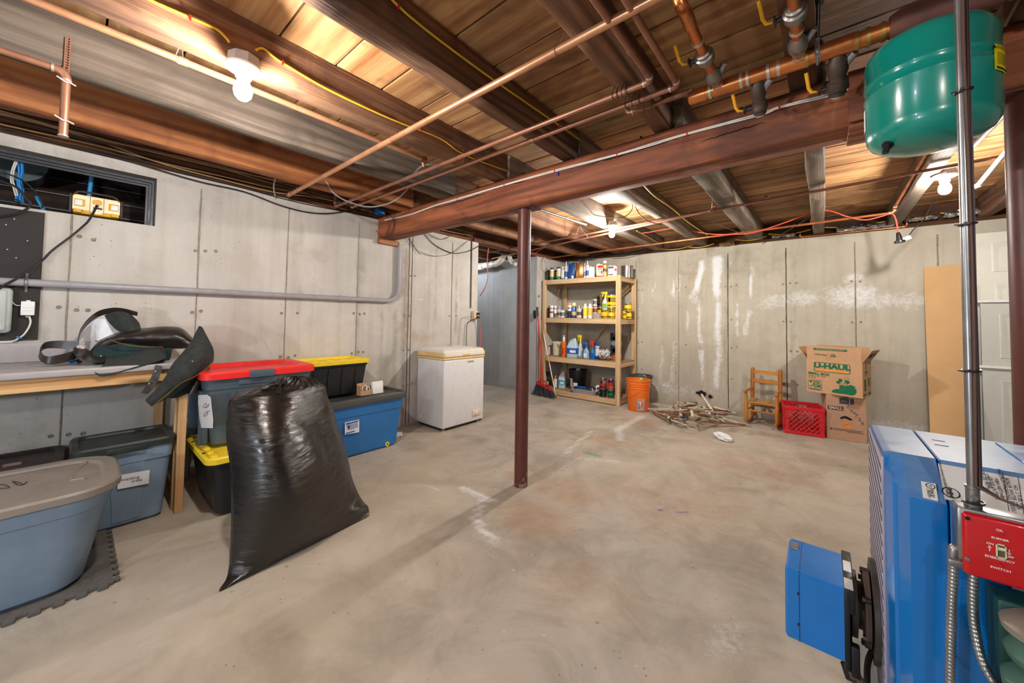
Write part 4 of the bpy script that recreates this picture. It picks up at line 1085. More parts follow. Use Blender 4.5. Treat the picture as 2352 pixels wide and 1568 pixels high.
# ================================================================ workbench
LAM = flat('grey_laminate', srgb(168, 162, 162), .4, var=.05)
W_PN = wood('pine', srgb(228, 184, 128), srgb(198, 146, 88), 'y', .9, .55, .2, stain=srgb(206, 152, 96), var=.06)
W_PZ = wood('pine_upright', srgb(222, 180, 130), srgb(190, 142, 92), 'z', .7, .6, .2, stain=srgb(190, 140, 92), var=.08)
W_PX = wood('pine_across', srgb(222, 180, 130), srgb(190, 142, 92), 'x', .7, .6, .2, stain=srgb(190, 140, 92), var=.08)
t = thing('workbench', 'pine workbench with a grey laminate top along the left wall', 'workbench', (-3.0, -.4, 0))
b = B(); b.span(XL+.015, -2.735, -1.4, .44, .808, .842, .008, 3); b.build('worktop', LAM, t)
b = B(); b.span(XL+.002, XL+.022, -1.4, .235, .842, .945, .005); b.build('backsplash', LAM, t)
b = B(); b.span(-2.80, -2.762, -1.4, .44, .745, .807, .002, 1); b.build('front_rail', W_PN, t)
b = B(); b.span(XL+.005, -2.80, .40, .438, .745, .807, .002, 1); b.build('end_rail', W_PX, t)
b = B(); b.span(-2.80, -2.762, .405, .443, 0, .744, .002, 1); b.build('leg', W_PZ, t)
b = B(); b.span(-2.87, -2.83, .40, .435, 0, .744, .002, 1); b.build('leg', W_PZ, t)
b = B(); b.span(XL+.01, XL+.048, .36, .40, 0, .744, .002, 1); b.build('leg', W_PZ, t)
b = B(); b.span(-3.22, -2.87, .41, .43, .05, .12, .002, 1); b.build('stretcher', W_PX, t)
# paper towel roll
t = thing('paper_towel_roll', 'white paper towel roll standing behind the black leather on the workbench', 'towel roll', (-3.17, .135, .843))
b = B(); b.lathe([(.012, 0), (.064, 0), (.065, .004), (.065, .232), (.063, .236), (.02, .236), (.02, .20)], 26, T(-3.17, .137, .843)); b.build('paper', flat('towel_paper', srgb(236, 236, 240), .9, bmp=.4, scale=50), t)
# hammer under the strap
t = thing('hammer', 'hammer with a worn wooden handle lying on the workbench edge', 'hammer', tuple(P(140, 828, z=.855)))
h0, h1 = P(102, 831, z=.857), P(182, 827, z=.857)
b = B(); b.tube([h0+(h1-h0)*k/8 for k in range(9)], lambda u: .010+.005*math.sin(u*6), 10); b.build('handle', wood('hammer_wood', srgb(140, 100, 70), srgb(90, 60, 40), 'y', 0, .6), t)
b = B(); b.tube([h1+Vector((-.05, 0, 0)), h1+Vector((-.02, 0, .002)), h1+Vector((.02, 0, .002)), h1+Vector((.04, 0, 0))], lambda u: .012 if u > .6 else .009, 10); b.build('head', DSTEEL, t)
b = B(); b.cyl(h1+(h0-h1)*.12, h1+(h0-h1)*.3, .0125, n=10); b.build('blue_band', BLUP, t)
# ---- leather chaps draped over the bench end
def patch(name, rows, m, parent, thick=.003, sub=4, wob=.006, seed=0, x0=None):
    """cloth through rows of (pixel x, pixel y, depth plane x)"""
    R = [[P(a, c, x=x) for a, c, x in r] for r in rows]
    R = [spline(r, sub) for r in R]
    cols = list(zip(*R)); cols = [spline(c, sub) for c in cols]
    rows2 = list(zip(*cols))
    out = []
    for i, r in enumerate(rows2):
        out.append([p+Vector((wob*noise.noise(p*14+Vector((seed, 0, 0)))+wob*.5*noise.noise(p*40), 0, 0)) for p in r])
    b = B(); b.sheet(out); o = b.build(name, m, parent, sharp=70); return solid(o, thick, 0)
LEA = flat('black_leather', srgb(42, 34, 30), .36, var=.4, bmp=.5, scale=14, coat=.12)
SUE = flat('dark_suede', srgb(44, 47, 45), .95, var=.3, bmp=.4, scale=40)
SUT = flat('dark_suede_inside', srgb(28, 48, 50), .95, var=.3, bmp=.4, scale=40)
ch = thing('leather_chaps', 'black leather chaps thrown over the right end of the workbench', 'clothing', (-2.9, .3, .85))
patch('body', [[(196, 822, -2.99), (225, 806, -3.0), (260, 795, -3.0), (300, 792, -3.0), (350, 796, -2.97), (395, 800, -2.93), (430, 800, -2.88)],
    [(212, 800, -3.02), (240, 782, -3.01), (280, 775, -2.97), (325, 775, -2.93), (370, 775, -2.90), (410, 776, -2.88), (438, 786, -2.87)],
    [(228, 783, -3.06), (258, 770, -3.06), (292, 762, -3.04), (335, 756, -3.0), (378, 752, -2.97), (415, 756, -2.95), (440, 776, -2.93)],
    [(230, 780, -3.16), (262, 766, -3.16), (300, 757, -3.16), (340, 753, -3.12), (380, 750, -3.10), (415, 753, -3.05), (438, 772, -3.0)]], LEA, ch, .004, 5, .014, 1)
patch('inside_panel', [[(215, 835, -2.93), (250, 836, -2.93), (300, 836, -2.93), (350, 834, -2.9), (390, 826, -2.87)], [(212, 812, -2.97), (250, 808, -2.98), (300, 806, -2.97), (350, 806, -2.93), (395, 806, -2.88)], [(222, 795, -2.99), (255, 786, -3.0), (300, 788, -2.99), (350, 796, -2.95), (398, 800, -2.89)]], SUT, ch, .003, 5, .008, 2)
patch('leg_flap', [[(212, 850, -2.735), (232, 864, -2.73), (268, 856, -2.73), (320, 842, -2.73), (372, 826, -2.74), (382, 822, -2.78)], [(238, 838, -2.79), (262, 836, -2.79), (300, 826, -2.80), (340, 814, -2.82), (366, 804, -2.84), (380, 806, -2.85)], [(244, 822, -2.90), (270, 822, -2.9), (300, 813, -2.91), (335, 803, -2.92), (362, 796, -2.92), (376, 798, -2.92)]], SUE, ch, .004, 4, .006, 3)
patch('hanging_leg', [[(456, 750, -2.92), (459, 749, -2.92), (463, 751, -2.90), (467, 758, -2.88)], [(436, 790, -2.80), (455, 785, -2.76), (475, 783, -2.76), (488, 798, -2.80)], [(408, 822, -2.72), (435, 815, -2.69), (470, 815, -2.69), (490, 826, -2.75)], [(395, 838, -2.70), (420, 842, -2.665), (450, 845, -2.67), (480, 840, -2.73)], [(378, 868, -2.70), (398, 872, -2.66), (425, 872, -2.67), (450, 866, -2.72)], [(355, 898, -2.71), (374, 902, -2.68), (395, 902, -2.69), (412, 898, -2.72)], [(334, 918, -2.72), (340, 926, -2.70), (349, 932, -2.70), (362, 924, -2.72)]], SUE, ch, .004, 5, .012, 4)
patch('hanging_inside', [[(470, 770, -2.93), (478, 790, -2.92), (486, 830, -2.90)], [(455, 845, -2.78), (466, 856, -2.79), (474, 858, -2.82)], [(430, 880, -2.75), (446, 892, -2.77), (458, 890, -2.80)], [(378, 912, -2.74), (400, 914, -2.755), (425, 907, -2.78)]], SUT, ch, .003, 4, .008, 5)
b = B(); pts = spline([P(462, 862, x=-2.76), P(452, 880, x=-2.75), P(440, 905, x=-2.75)], 6); b.tube(pts, lambda u: .014+.006*u, 12, caps=False); b.build('rolled_edge', LEA, ch)
patch('snap_tab', [[(357, 838, -2.73), (372, 840, -2.72)], [(350, 860, -2.725), (366, 868, -2.715)], [(340, 878, -2.73), (352, 890, -2.72)], [(325, 902, -2.74), (340, 905, -2.73)]], LEA, ch, .004, 4, .003, 6)
def band(name, pts, wv, m, parent, th=.004):
    p = spline(pts, 6); b = B(); rows = []
    for i, q in enumerate(p):
        w_ = Vector(wv(i/(len(p)-1))); rows.append([q-w_*.5, q, q+w_*.5])
    b.sheet(rows); return solid(b.build(name, m, parent, sharp=70), th, 0)
band('strap', [P(177, 800, x=-3.05), P(180, 780, x=-3.06), P(186, 760, x=-3.07), P(203, 738, x=-3.08), P(228, 720, x=-3.1), P(258, 713, x=-3.1), P(285, 714, x=-3.1), P(316, 721, x=-3.1)], lambda u: (.03-.02*u, 0, .012+.02*math.sin(u*2.6)), LEA, ch)
patch('bib', [[(240, 724, -3.10), (262, 716, -3.08), (285, 716, -3.08), (303, 724, -3.1)], [(252, 742, -3.09), (275, 735, -3.06), (300, 732, -3.06), (318, 740, -3.08)], [(268, 757, -3.07), (285, 755, -3.04), (305, 752, -3.03), (322, 750, -3.05)], [(284, 764, -3.05), (298, 763, -3.03), (312, 762, -3.02), (326, 760, -3.03)]], SUE, ch, .004, 4, .01, 7)
band('belt_loop', [P(180, 795, x=-3.0), P(140, 791, x=-3.02), P(105, 793, x=-3.02), P(92, 806, x=-2.97), P(95, 820, x=-2.93), P(112, 826, x=-2.9), P(150, 820, x=-2.9), P(178, 812, x=-2.92)], lambda u: (.0, .004, .05-.02*math.sin(u*3.1)), LEA, ch)
patch('belt', [[(170, 798, -3.0), (190, 797, -3.0), (205, 806, -3.0), (222, 816, -2.98), (243, 818, -2.96)], [(168, 806, -2.95), (185, 815, -2.93), (200, 824, -2.92), (220, 826, -2.91), (243, 828, -2.9)], [(170, 810, -2.91), (180, 824, -2.88), (196, 830, -2.87), (214, 832, -2.86), (240, 831, -2.86)]], LEA, ch, .004, 4, .008, 8)
for a, c, x in ((357, 853, -2.712), (343, 881, -2.714), (232, 818, -2.90), (222, 783, -3.03), (442, 830, -2.66), (264, 770, -3.04)):
    q = P(a, c, x=x+.004); b = B(); b.sphere(q, .005, u=8, v=5); b.build('snap', STEEL, ch)
for pp in (((252, 779), (275, 788), (310, 795), (350, 797), (372, 796), (381, 806), (378, 815)), ((490, 830), (470, 850), (440, 868), (415, 880), (385, 905), (352, 932))):
    b = B(); b.tube(spline([P(a, c, x=(-2.93 if pp[0][0] < 400 else -2.665)) for a, c in pp], 5), .0022, 5); b.build('zip', BRASS, ch)
q = P(186, 797, x=-2.985); b = B(); b.box(q, (.004, .03, .016), rot(-18, 0, 0), .004); b.build('badge', flat('badge_enamel', srgb(190, 170, 166), .4, var=.5, scale=120), ch)

# ================================================================ totes
def rr(cx, cy, hx, hy, r, z, n=5):
    out = []
    for k, (sx, sy) in enumerate(((1, 1), (-1, 1), (-1, -1), (1, -1))):
        for i in range(n+1):
            a = k*PI/2+i*PI/2/n
            out.append(Vector((cx+sx*(hx-r)+r*math.cos(a), cy+sy*(hy-r)+r*math.sin(a), z)))
    return out
def tote(name, label, x0, x1, y0, y1, z0, h, mb, ml, taper=.05, r=.05, lidh=.035, over=.018, recess=.014, inset=.05, ribs=0, step=.72, group=None, latch=None, cat='tote'):
    """storage tote; x0..x1, y0..y1 is the lid's outline"""
    cx, cy, hx, hy = (x0+x1)/2, (y0+y1)/2, (x1-x0)/2, (y1-y0)/2
    t = thing(name, label, cat, (cx, cy, z0))
    b = B(); H = h-lidh*.6
    R = lambda f, d=0: (hx-over-taper*(1-f)+d, hy-over-taper*(1-f)+d)
    rings = [rr(cx, cy, R(0)[0]-.02, R(0)[1]-.02, r*.7, z0), rr(cx, cy, *R(0), r*.8, z0+.018)]
    rings += [rr(cx, cy, *R(step), r, z0+H*step), rr(cx, cy, *R(step, .006), r, z0+H*step+.006), rr(cx, cy, *R(1, .006), r, z0+H)]
    b.loft(rings); b.build('tub', mb, t, sharp=30)
    b = B()
    L = [rr(cx, cy, hx-over*.9, hy-over*.9, r, z0+h-lidh), rr(cx, cy, hx, hy, r*1.15, z0+h-lidh), rr(cx, cy, hx, hy, r*1.15, z0+h-lidh*.25), rr(cx, cy, hx-.008, hy-.008, r*1.1, z0+h),
         rr(cx, cy, hx-inset*.8, hy-inset*.8, r, z0+h), rr(cx, cy, hx-inset, hy-inset, r*.9, z0+h-recess)]
    b.loft(L); b.build('lid', ml, t, sharp=35)
    for k in range(ribs):
        for sx in (1, -1):
            yy = cy-hy+ (k+1)*2*hy/(ribs+1)
            f0, f1 = .06, step-.03
            xa, xb = cx+sx*(R(f0)[0]+.001), cx+sx*(R(f1)[0]+.001)
            b = B(); b.loft([[Vector((xa, yy-.016, z0+H*f0)), Vector((xa, yy+.016, z0+H*f0)), Vector((xa+sx*.006, yy+.012, z0+H*f0)), Vector((xa+sx*.006, yy-.012, z0+H*f0))],
                             [Vector((xb, yy-.016, z0+H*f1)), Vector((xb, yy+.016, z0+H*f1)), Vector((xb+sx*.006, yy+.012, z0+H*f1)), Vector((xb+sx*.006, yy-.012, z0+H*f1))]]); b.build('rib', mb, t)
    return t
LBLU = flat('grey_blue_plastic', srgb(126, 148, 172), .45, var=.05); LGRY = flat('warm_grey_plastic', srgb(138, 128, 120), .5, var=.05)
DGRN = flat('dark_green_plastic', srgb(44, 50, 48), .45, var=.2); BRNP = flat('dark_brown_plastic', srgb(44, 30, 26), .5, var=.3)
BLKT = flat('black_tote_plastic', srgb(30, 31, 34), .42, var=.1); YELT = flat('yellow_tote_plastic', srgb(240, 206, 44), .42, var=.05); REDT = flat('red_tote_plastic', srgb(232, 44, 42), .42, var=.05)
GRYT = flat('slate_tote_plastic', srgb(78, 92, 104), .45, var=.08); BLUT = flat('blue_tote_plastic', srgb(40, 112, 178), .42, var=.06); CHAR = flat('charcoal_lid_plastic', srgb(66, 64, 62), .5, var=.08)
INK = flat('ink', srgb(30, 30, 44), .7)
MAT_T = flat('grey_foam_rubber', srgb(96, 92, 88), .9, var=.2, bmp=.6, scale=60)
# foam mat with jigsaw edge
t = thing('foam_mat', 'grey interlocking foam mat on the floor under the big grey blue tote', 'mat', (-2.5, -.3, 0))
mx0, mx1, my0, my1 = -2.80, -2.235, -1.0, .150
b = B(); b.span(mx0, mx1, my0, my1, .001, .012); b.build('mat_sheet', MAT_T, t)
for k in range(10):
    x = mx0+.012+k*.057
    b = B(); b.prism([(-.010, 0), (.010, 0), (.016, .012), (.012, .020), (-.012, .020), (-.016, .012)], .011, T(x+.02, my1, .001)); b.build('tooth', MAT_T, t)
for k in range(20):
    y = my1-.03-k*.057
    b = B(); b.prism([(-.010, 0), (.010, 0), (.016, .012), (.012, .020), (-.012, .020), (-.016, .012)], .011, T(mx1, y, .001) @ rot(0, 0, -90)); b.build('tooth', MAT_T, t)
A_ = tote('storage_tote', 'big grey blue tote with a plain warm grey lid in the left foreground', -2.72, -2.19, -.80, .165, .0125, .41, LBLU, LGRY, .075, .13, .032, .02, .010, .06, 0, .80)
b = B(); b.tube(spline([(-2.665, -.5, .417), (-2.655, -.1, .4175), (-2.64, .04, .417), (-2.62, .07, .416)], 5), .006, 8); b.tube(spline([(-2.61, .065, .413), (-2.50, .03, .413), (-2.40, .02, .413)], 4), .004, 6); b.tube([(-2.40, .02, .414), (-2.385, .06, .414)], .005, 6); b.build('lid_ridge', LGRY, A_)
for pts in (((28, 1104), (40, 1113), (55, 1112), (62, 1105), (54, 1112), (45, 1108), (33, 1105)), ((-12, 1118), (5, 1112), (22, 1119), (8, 1121), (-10, 1121))):
    b = B(); b.tube(spline([P(a, c, z=.4145) for a, c in pts], 5), .0012, 5); b.build('pen_mark', INK, A_)
D_ = tote('storage_tote', 'blue grey tote with a dark green lid and a handwritten card, under the workbench', -3.09, -2.755, .015, .405, 0, .44, LBLU, DGRN, .03, .035, .04, .014, .012, .035, 0, .78)
b = B(); b.span(-2.762, -2.742, .135, .285, .395, .425, .004); b.build('latch', DGRN, D_)
xf = -2.769
b = B(); b.loft([[Vector((-2.800, .165, .03)), Vector((-2.800, .275, .03)), Vector((-2.795, .27, .03)), Vector((-2.795, .17, .03))], [Vector((-2.774, .145, .385)), Vector((-2.774, .285, .385)), Vector((-2.768, .28, .385)), Vector((-2.768, .15, .385))]]); b.build('front_panel', LBLU, D_)
q0, q1, q2, q3 = [P(a, c, x=-2.772) for a, c in ((271, 1092), (344, 1079), (342, 1110), (270, 1124))]
b = B(); b.loft([[q+Vector((-.003, 0, 0)) for q in (q0, q1, q2, q3)], [q+Vector((-.002, 0, 0)) for q in (q0, q1, q2, q3)]]); b.build('name_card', flat('card_white', srgb(240, 240, 246), .7, var=.02), D_)
mid = (q0+q1+q2+q3)/4
text('card_writing', 'wedding', .021, INK, face_m(mid+Vector((-.0008, -.012, .010)), q1-q0, (0, 0, 1)) @ rot(0, 0, 0), D_, sx=.95, bold=-.0004)
text('card_writing', 'dress', .021, INK, face_m(mid+Vector((-.0008, .012, -.008)), q1-q0, (0, 0, 1)), D_, sx=.95, bold=-.0004)
b = B(); b.box((-2.9, .22, .4262), (.10, .13, .003), None, .001); b.build('lid_plate', DGRN, D_)
E_ = tote('storage_tote', 'low tote with a scratched dark brown lid behind the big grey blue tote', -3.255, -2.84, -.62, .0, 0, .375, BRNP, BRNP, .04, .04, .04, .014, .012, .04)
b = B(); q = P(28, 1065, z=.366); b.box((q.x, q.y, .363), (.05, .055, .002)); b.build('lid_sticker', flat('old_sticker', srgb(140, 112, 96), .7), E_)
F_ = tote('storage_tote', 'black tote with a yellow lid on the floor under the red lidded tote', -3.06, -2.475, .485, 1.16, 0, .345, BLKT, YELT, .045, .05, .035, .018, .012, .05, 3, .86)
for k in range(6):
    b = B(); b.box((-2.95+.085*k, .523, .344), (.045, .03, .018), None, .004); b.build('lid_cleat', YELT, F_)
for k in range(2):
    b = B(); b.box((-2.90+.28*k, .497, .3455), (.02, .012, .0012)); b.build('lid_slot', BLKP, F_)
G_ = tote('storage_tote', 'dark slate tote with a bright red lid stacked on a yellow lidded tote', -3.12, -2.615, .475, 1.085, .345, .44, GRYT, REDT, .055, .045, .042, .02, .022, .085, 3, .80)
b = B(); b.span(-2.622, -2.606, .70, .83, .738, .783, .004); b.build('latch', GRYT, G_)
b = B(); b.span(-2.66, -2.63, .65, .88, .70, .735, .004); b.build('latch_mount', GRYT, G_)
# end handle and torn paper on the end of the red lidded tote
b = B(); b.span(-3.02, -2.75, .478, .515, .655, .672, .005); b.build('end_handle', GRYT, G_)
for xx in (-3.02, -2.74):
    b = B(); b.span(xx-.012, xx+.012, .490, .535, .36, .67, .005); b.build('end_rib', GRYT, G_)
yq = .487
def PY(a, c): return P(a, c, y=yq)
pp = [(455, 907), (475, 906), (483, 912), (486, 940), (489, 965), (488, 983), (462, 982), (458, 960), (456, 940), (455, 925)]
b = B(); b.loft([[PY(a, c)+Vector((0, d, 0)) for a, c in pp] for d in (0, .001)]); b.build('torn_paper', PAPER, G_)
for pts in (((466, 936), (472, 926), (476, 932), (470, 936), (478, 934), (481, 927)), ((477, 944), (470, 950), (469, 956), (475, 953), (478, 945), (483, 943))):
    b = B(); b.tube(spline([PY(a, c)+Vector((0, -.0012, 0)) for a, c in pts], 4), .0011, 5); b.build('pen_mark', INK, G_)
b = B()
for k in range(10): q = PY(458.2+.5*k, 934+4.6*k); b.box(q+Vector((0, -.0008, 0)), (.004, .001, .004))
o = b.build('punched_hole', PRT, G_); o['kind'] = 'stuff'
H_ = tote('storage_tote', 'blue tote with a charcoal lid standing left of the white freezer', -3.255, -2.795, 1.18, 1.935, 0, .465, BLUT, CHAR, .035, .035, .055, .022, .010, .05, 0, .74)
b = B(); b.span(-2.86, -2.80, 1.865, 1.90, .45, .475, .008); b.span(-3.2, -3.0, 1.87, 1.9, .452, .475, .006); b.build('lid_lug', CHAR, H_)
def sticker(name, pts, x, m, parent, th=.0006):
    q = [P(a, c, x=x) for a, c in pts]
    b = B(); b.loft([q, [p+Vector((th, 0, 0)) for p in q]]); return b.build(name, m, parent)
xs_ = -2.829
sticker('paper_label', [(792, 970), (825, 963), (825, 992), (792, 998)], xs_+.006, PAPER, H_, .001)
sticker('label_picture', [(795, 975), (810, 970), (822, 968), (822, 980), (812, 985), (798, 988)], xs_+.0072, flat('label_lilac', srgb(150, 160, 200), .6), H_)
sticker('label_band', [(794, 994), (815, 988), (815, 991), (794, 997)], xs_+.0072, BLUP, H_)
sticker('label_band', [(794, 972), (824, 965), (824, 967), (794, 975)], xs_+.0072, flat('navy_print', srgb(30, 44, 90), .6), H_)
sticker('label_mark', [(799, 978), (803, 976), (803, 984), (800, 984)], xs_+.008, PRT, H_)
q = P(889, 1019, x=-2.848); b = B(); b.cyl(q+Vector((.001, 0, 0)), q+Vector((.006, 0, 0)), .019, n=24); b.build('round_sticker', flat('sticker_yellow', srgb(232, 218, 60), .5), H_)
b = B(); b.box(q+Vector((.0065, 0, 0)), (.001, .02, .011), rot(32, 0, 0)); b.build('sticker_mark', PRT, H_)
I_ = tote('storage_tote', 'black tote with a yellow lid stacked on the charcoal lid against the wall', -3.255, -2.925, 1.10, 1.655, .4665, .295, BLKT, YELT, .03, .035, .035, .016, .02, .045, 4, .86)
for k in range(4):
    b = B(); b.box((-2.955, 1.2+.115*k, .7605), (.028, .05, .012), None, .003); b.build('lid_cleat', YELT, I_)
# small boxes on the charcoal lid
t = thing('small_carton', 'small open brown carton with a looped white cord on the charcoal lid', 'carton', (-2.89, 1.70, .466))
KRA = flat('kraft_card', srgb(190, 150, 116), .85, var=.06)
q0 = P(816, 900, x=-2.87); 
b = B(); y0, y1 = 1.535, 1.635
b.span(-2.93, -2.926, y0, y1, .466, .56); b.span(-2.872, -2.868, y0, y1, .466, .505); b.span(-2.93, -2.868, y0, y0+.004, .466, .545); b.span(-2.93, -2.868, y1-.004, y1, .466, .51); b.span(-2.93, -2.868, y0, y1, .466, .469)
b.build('carton_body', KRA, t)
b = B(); b.tube([(-2.89, 1.585+.022*math.cos(a), .515+.03*math.sin(a)) for a in [k*PI/8 for k in range(17)]], .004, 6); b.tube([(-2.885, 1.61+.016*math.cos(a), .51+.024*math.sin(a)) for a in [k*PI/8 for k in range(17)]], .004, 6); b.build('cord_loop', WHITEP, t)
t = thing('white_card_box', 'small white card box leaning beside the brown carton on the charcoal lid', 'carton', (-2.88, 1.68, .466))
b = B(); b.box((-2.88, 1.69, .516), (.03, .095, .10), rot(0, -8, 0), .002); b.build('box_body', flat('white_card', srgb(236, 234, 228), .7), t)
t = thing('floor_paper', 'white paper scrap on the floor between the blue tote and the freezer', 'paper', (-2.9, 1.98, 0))
b = B(); b.sheet([[P(902+22*i/5, 990+4*j+2*math.sin(i*2.1+j), z=.004+.004*((i+j) % 2)) for i in range(6)] for j in range(4)]); solid(b.build('sheet', PAPER, t), .0006)

# ================================================================ black rubbish bag
BAG, nt, bs = new_mat('black_bag_plastic')
v = coords(nt, (5, 5, 26)); n1 = noi(nt, v, 1.6, 6, .65, 1.0); n2 = noi(nt, coords(nt), 7, 4, .6, 1.0)
bs.inputs['Base Color'].default_value = (.011, .009, .008, 1)
nt.links.new(ramp(nt, n2, (.35, .14), (.7, .3)), bs.inputs['Roughness'])
bs.inputs['Specular IOR Level'].default_value = .75
bump(nt, bs, math_(nt, 'ADD', n1, math_(nt, 'MULTIPLY', n2, .5)), .42, .010)
t = thing('rubbish_bag', 'full shiny black rubbish bag leaning against the stacked totes', 'bag', (-1.95, .75, 0))
rowsd = [(503, 1363, 842, 1193, -1.86, -1.94, .004), (508, 1345, 846, 1182, -1.88, -1.95, .03), (524, 1318, 845, 1163, -1.93, -1.98, .09), (530, 1262, 832, 1148, -1.97, -2.02, .15), (531, 1180, 815, 1112, -2.01, -2.07, .205), (531, 1090, 800, 1060, -2.06, -2.13, .235),
         (521, 1012, 785, 1002, -2.12, -2.18, .225), (518, 955, 768, 948, -2.17, -2.21, .18), (527, 918, 752, 908, -2.2, -2.22, .13), (560, 900, 748, 888, -2.22, -2.23, .095), (600, 889, 738, 879, -2.235, -2.235, .07), (640, 876, 722, 872, -2.245, -2.245, .045), (662, 869, 700, 867, -2.25, -2.25, .012)]
NC = 44
ctrl = []
for (lx, ly, rx_, ry_, xl, xr, bu) in rowsd:
    fr, bk = [], []
    for k in range(NC+1):
        s_ = k/NC
        px, py = lx+(rx_-lx)*s_, ly+(ry_-ly)*s_
        x0 = xl+(xr-xl)*s_; sh = math.sin(PI*s_)**.75
        sag = 0
        fr.append(P(px, py+sag, x=x0+bu*sh)); 
        q = P(px, py, x=x0); bk.append(Vector((max(-2.43, x0-bu*.45*sh), q.y, max(.004, q.z))))
    ctrl.append([Vector((p.x, p.y, max(.004, p.z))) for p in fr]+bk[::-1][1:-1])
cols = [spline(c, 6) for c in zip(*ctrl)]
rings = [list(r) for r in zip(*cols)]
cen = sum((p for r in rings for p in r), Vector())/sum(len(r) for r in rings)
for j, r in enumerate(rings):
    tz = j/len(rings)
    for i, p in enumerate(r):
        d = (p-cen).normalized()
        gather = max(0, tz-.68)/.32
        w_ = .010*noise.noise(Vector((p.y*5, p.x*5, p.z*6)))+.0022*noise.noise(Vector((p.y*16, p.x*16, p.z*44)))
        w_ += gather*.014*math.sin(i*1.35+2*noise.noise(p*9))
        w_ += max(0, .16-tz)*.10*noise.noise(Vector((p.y*22, 0, p.z*20)))
        e = min(1, tz*12)
        r[i] = p+d*w_*e
        if r[i].z < .003: r[i].z = .003
b = B(); b.loft(rings); b.build('bag_body', BAG, t, sharp=75)
rc = random.Random(4)
def crumb(c, s_, seed):
    b = B(); rows = []
    for j in range(8):
        rows.append([Vector(c)+Vector((s_[0]*math.cos(PI*2*i/12)*math.sin(PI*(j+.4)/8.2)*(1+.6*noise.noise(Vector((i*.9, j*.8, seed)))), s_[1]*math.sin(PI*2*i/12)*math.sin(PI*(j+.4)/8.2)*(1+.6*noise.noise(Vector((i*.8, j, seed+5)))), s_[2]*-math.cos(PI*(j+.4)/8.2)*(1+.3*noise.noise(Vector((i, j, seed+9)))))) for i in range(12)])
    b.loft(rows); return b
crumb(P(648, 876, x=-2.17), (.022, .022, .03), 1).build('tied_knot', BAG, t, sharp=20)
b = B(); b.tube(spline([P(600, 893, x=-2.15), P(620, 888, x=-2.14), P(640, 880, x=-2.15), P(648, 868, x=-2.17), P(644, 880, x=-2.13), P(638, 905, x=-2.10)], 6), lambda u: .007+.006*abs(math.sin(u*11)), 7); b.build('drawstring', BAG, t, sharp=20)

# ================================================================ chest freezer
FRZ = flat('freezer_white', srgb(226, 224, 226), .3, var=.02, coat=.2); FRY = flat('yellowed_trim', srgb(232, 200, 136), .4, var=.12, scale=6); FRL = flat('lid_white', srgb(232, 228, 218), .3, var=.03)
fx0, fx1, fy0, fy1 = -3.245, -2.822, 2.36, 2.925
t = thing('chest_freezer', 'small white chest freezer with a yellowed lid edge by the wall corner', 'freezer', (-3.03, 2.64, 0))
b = B(); b.span(fx0, fx1, fy0, fy1, .028, .690, .012, 3); b.build('cabinet', FRZ, t)
b = B(); b.span(fx0, fx1+.004, fy0-.003, fy1+.003, .692, .712, .005); b.build('seal', FRY, t)
b = B(); b.span(fx0, fx1+.006, fy0-.006, fy1+.006, .715, .765, .010, 3); b.build('lid_edge', FRY, t)
b = B()
b.loft([rr((fx0+fx1)/2, (fy0+fy1)/2, (fx1-fx0)/2, (fy1-fy0)/2, .02, .764), rr((fx0+fx1)/2, (fy0+fy1)/2, (fx1-fx0)/2-.004, (fy1-fy0)/2-.004, .02, .785), rr((fx0+fx1)/2, (fy0+fy1)/2, (fx1-fx0)/2-.03, (fy1-fy0)/2-.03, .02, .795)]); b.build('lid', FRL, t)
b = B(); b.span(fx1+.004, fx1+.0075, fy0+.02, fy1-.02, .722, .76, .002); b.build('lid_front', FRL, t)
b = B(); b.span(fx1+.006, fx1+.014, 2.60, 2.70, .728, .744, .004); b.build('lid_handle', FRY, t)
q = P(1075, 826, x=fx1); b = B(); b.span(fx1, fx1+.003, 2.675, 2.765, .648, .668, .001); b.build('badge', flat('badge_silver', srgb(206, 190, 150), .4), t)
text('badge_print', 'Magic Chef', .013, flat('badge_ink', srgb(90, 66, 40), .6), face_m((fx1+.0032, 2.72, .658), (0, 1, 0), (0, 0, 1)), t, sx=1.05)
b = B(); b.span(fx1, fx1+.012, 2.755, 2.875, .082, .142, .006); b.build('control_plate', flat('control_cream', srgb(228, 218, 182), .45), t)
b = B(); b.cyl((fx1+.012, 2.805, .113), (fx1+.024, 2.805, .113), .020, .018, 18); b.cyl((fx1+.012, 2.848, .108), (fx1+.016, 2.848, .108), .004, n=8); b.build('dial', FRL, t)
b = B(); b.box((fx1+.025, 2.805, .113), (.002, .004, .03)); b.build('dial_grip', FRY, t)
b = B(); b.span(fx0+.02, fx1-.015, fy0+.015, fy1-.015, .012, .028); b.build('base', BLKP, t)
for x in (fx1-.03, fx0+.04):
    for y in (fy0+.03, fy1-.06):
        b = B(); b.cyl((x, y, 0), (x, y, .026), .016, n=10); b.build('foot', GREYP, t)
q = P(965, 968, y=fy0); b = B(); b.cyl((q.x, fy0, .09), (q.x, fy0-.006, .09), .013, n=14); b.build('drain_plug', FRL, t)
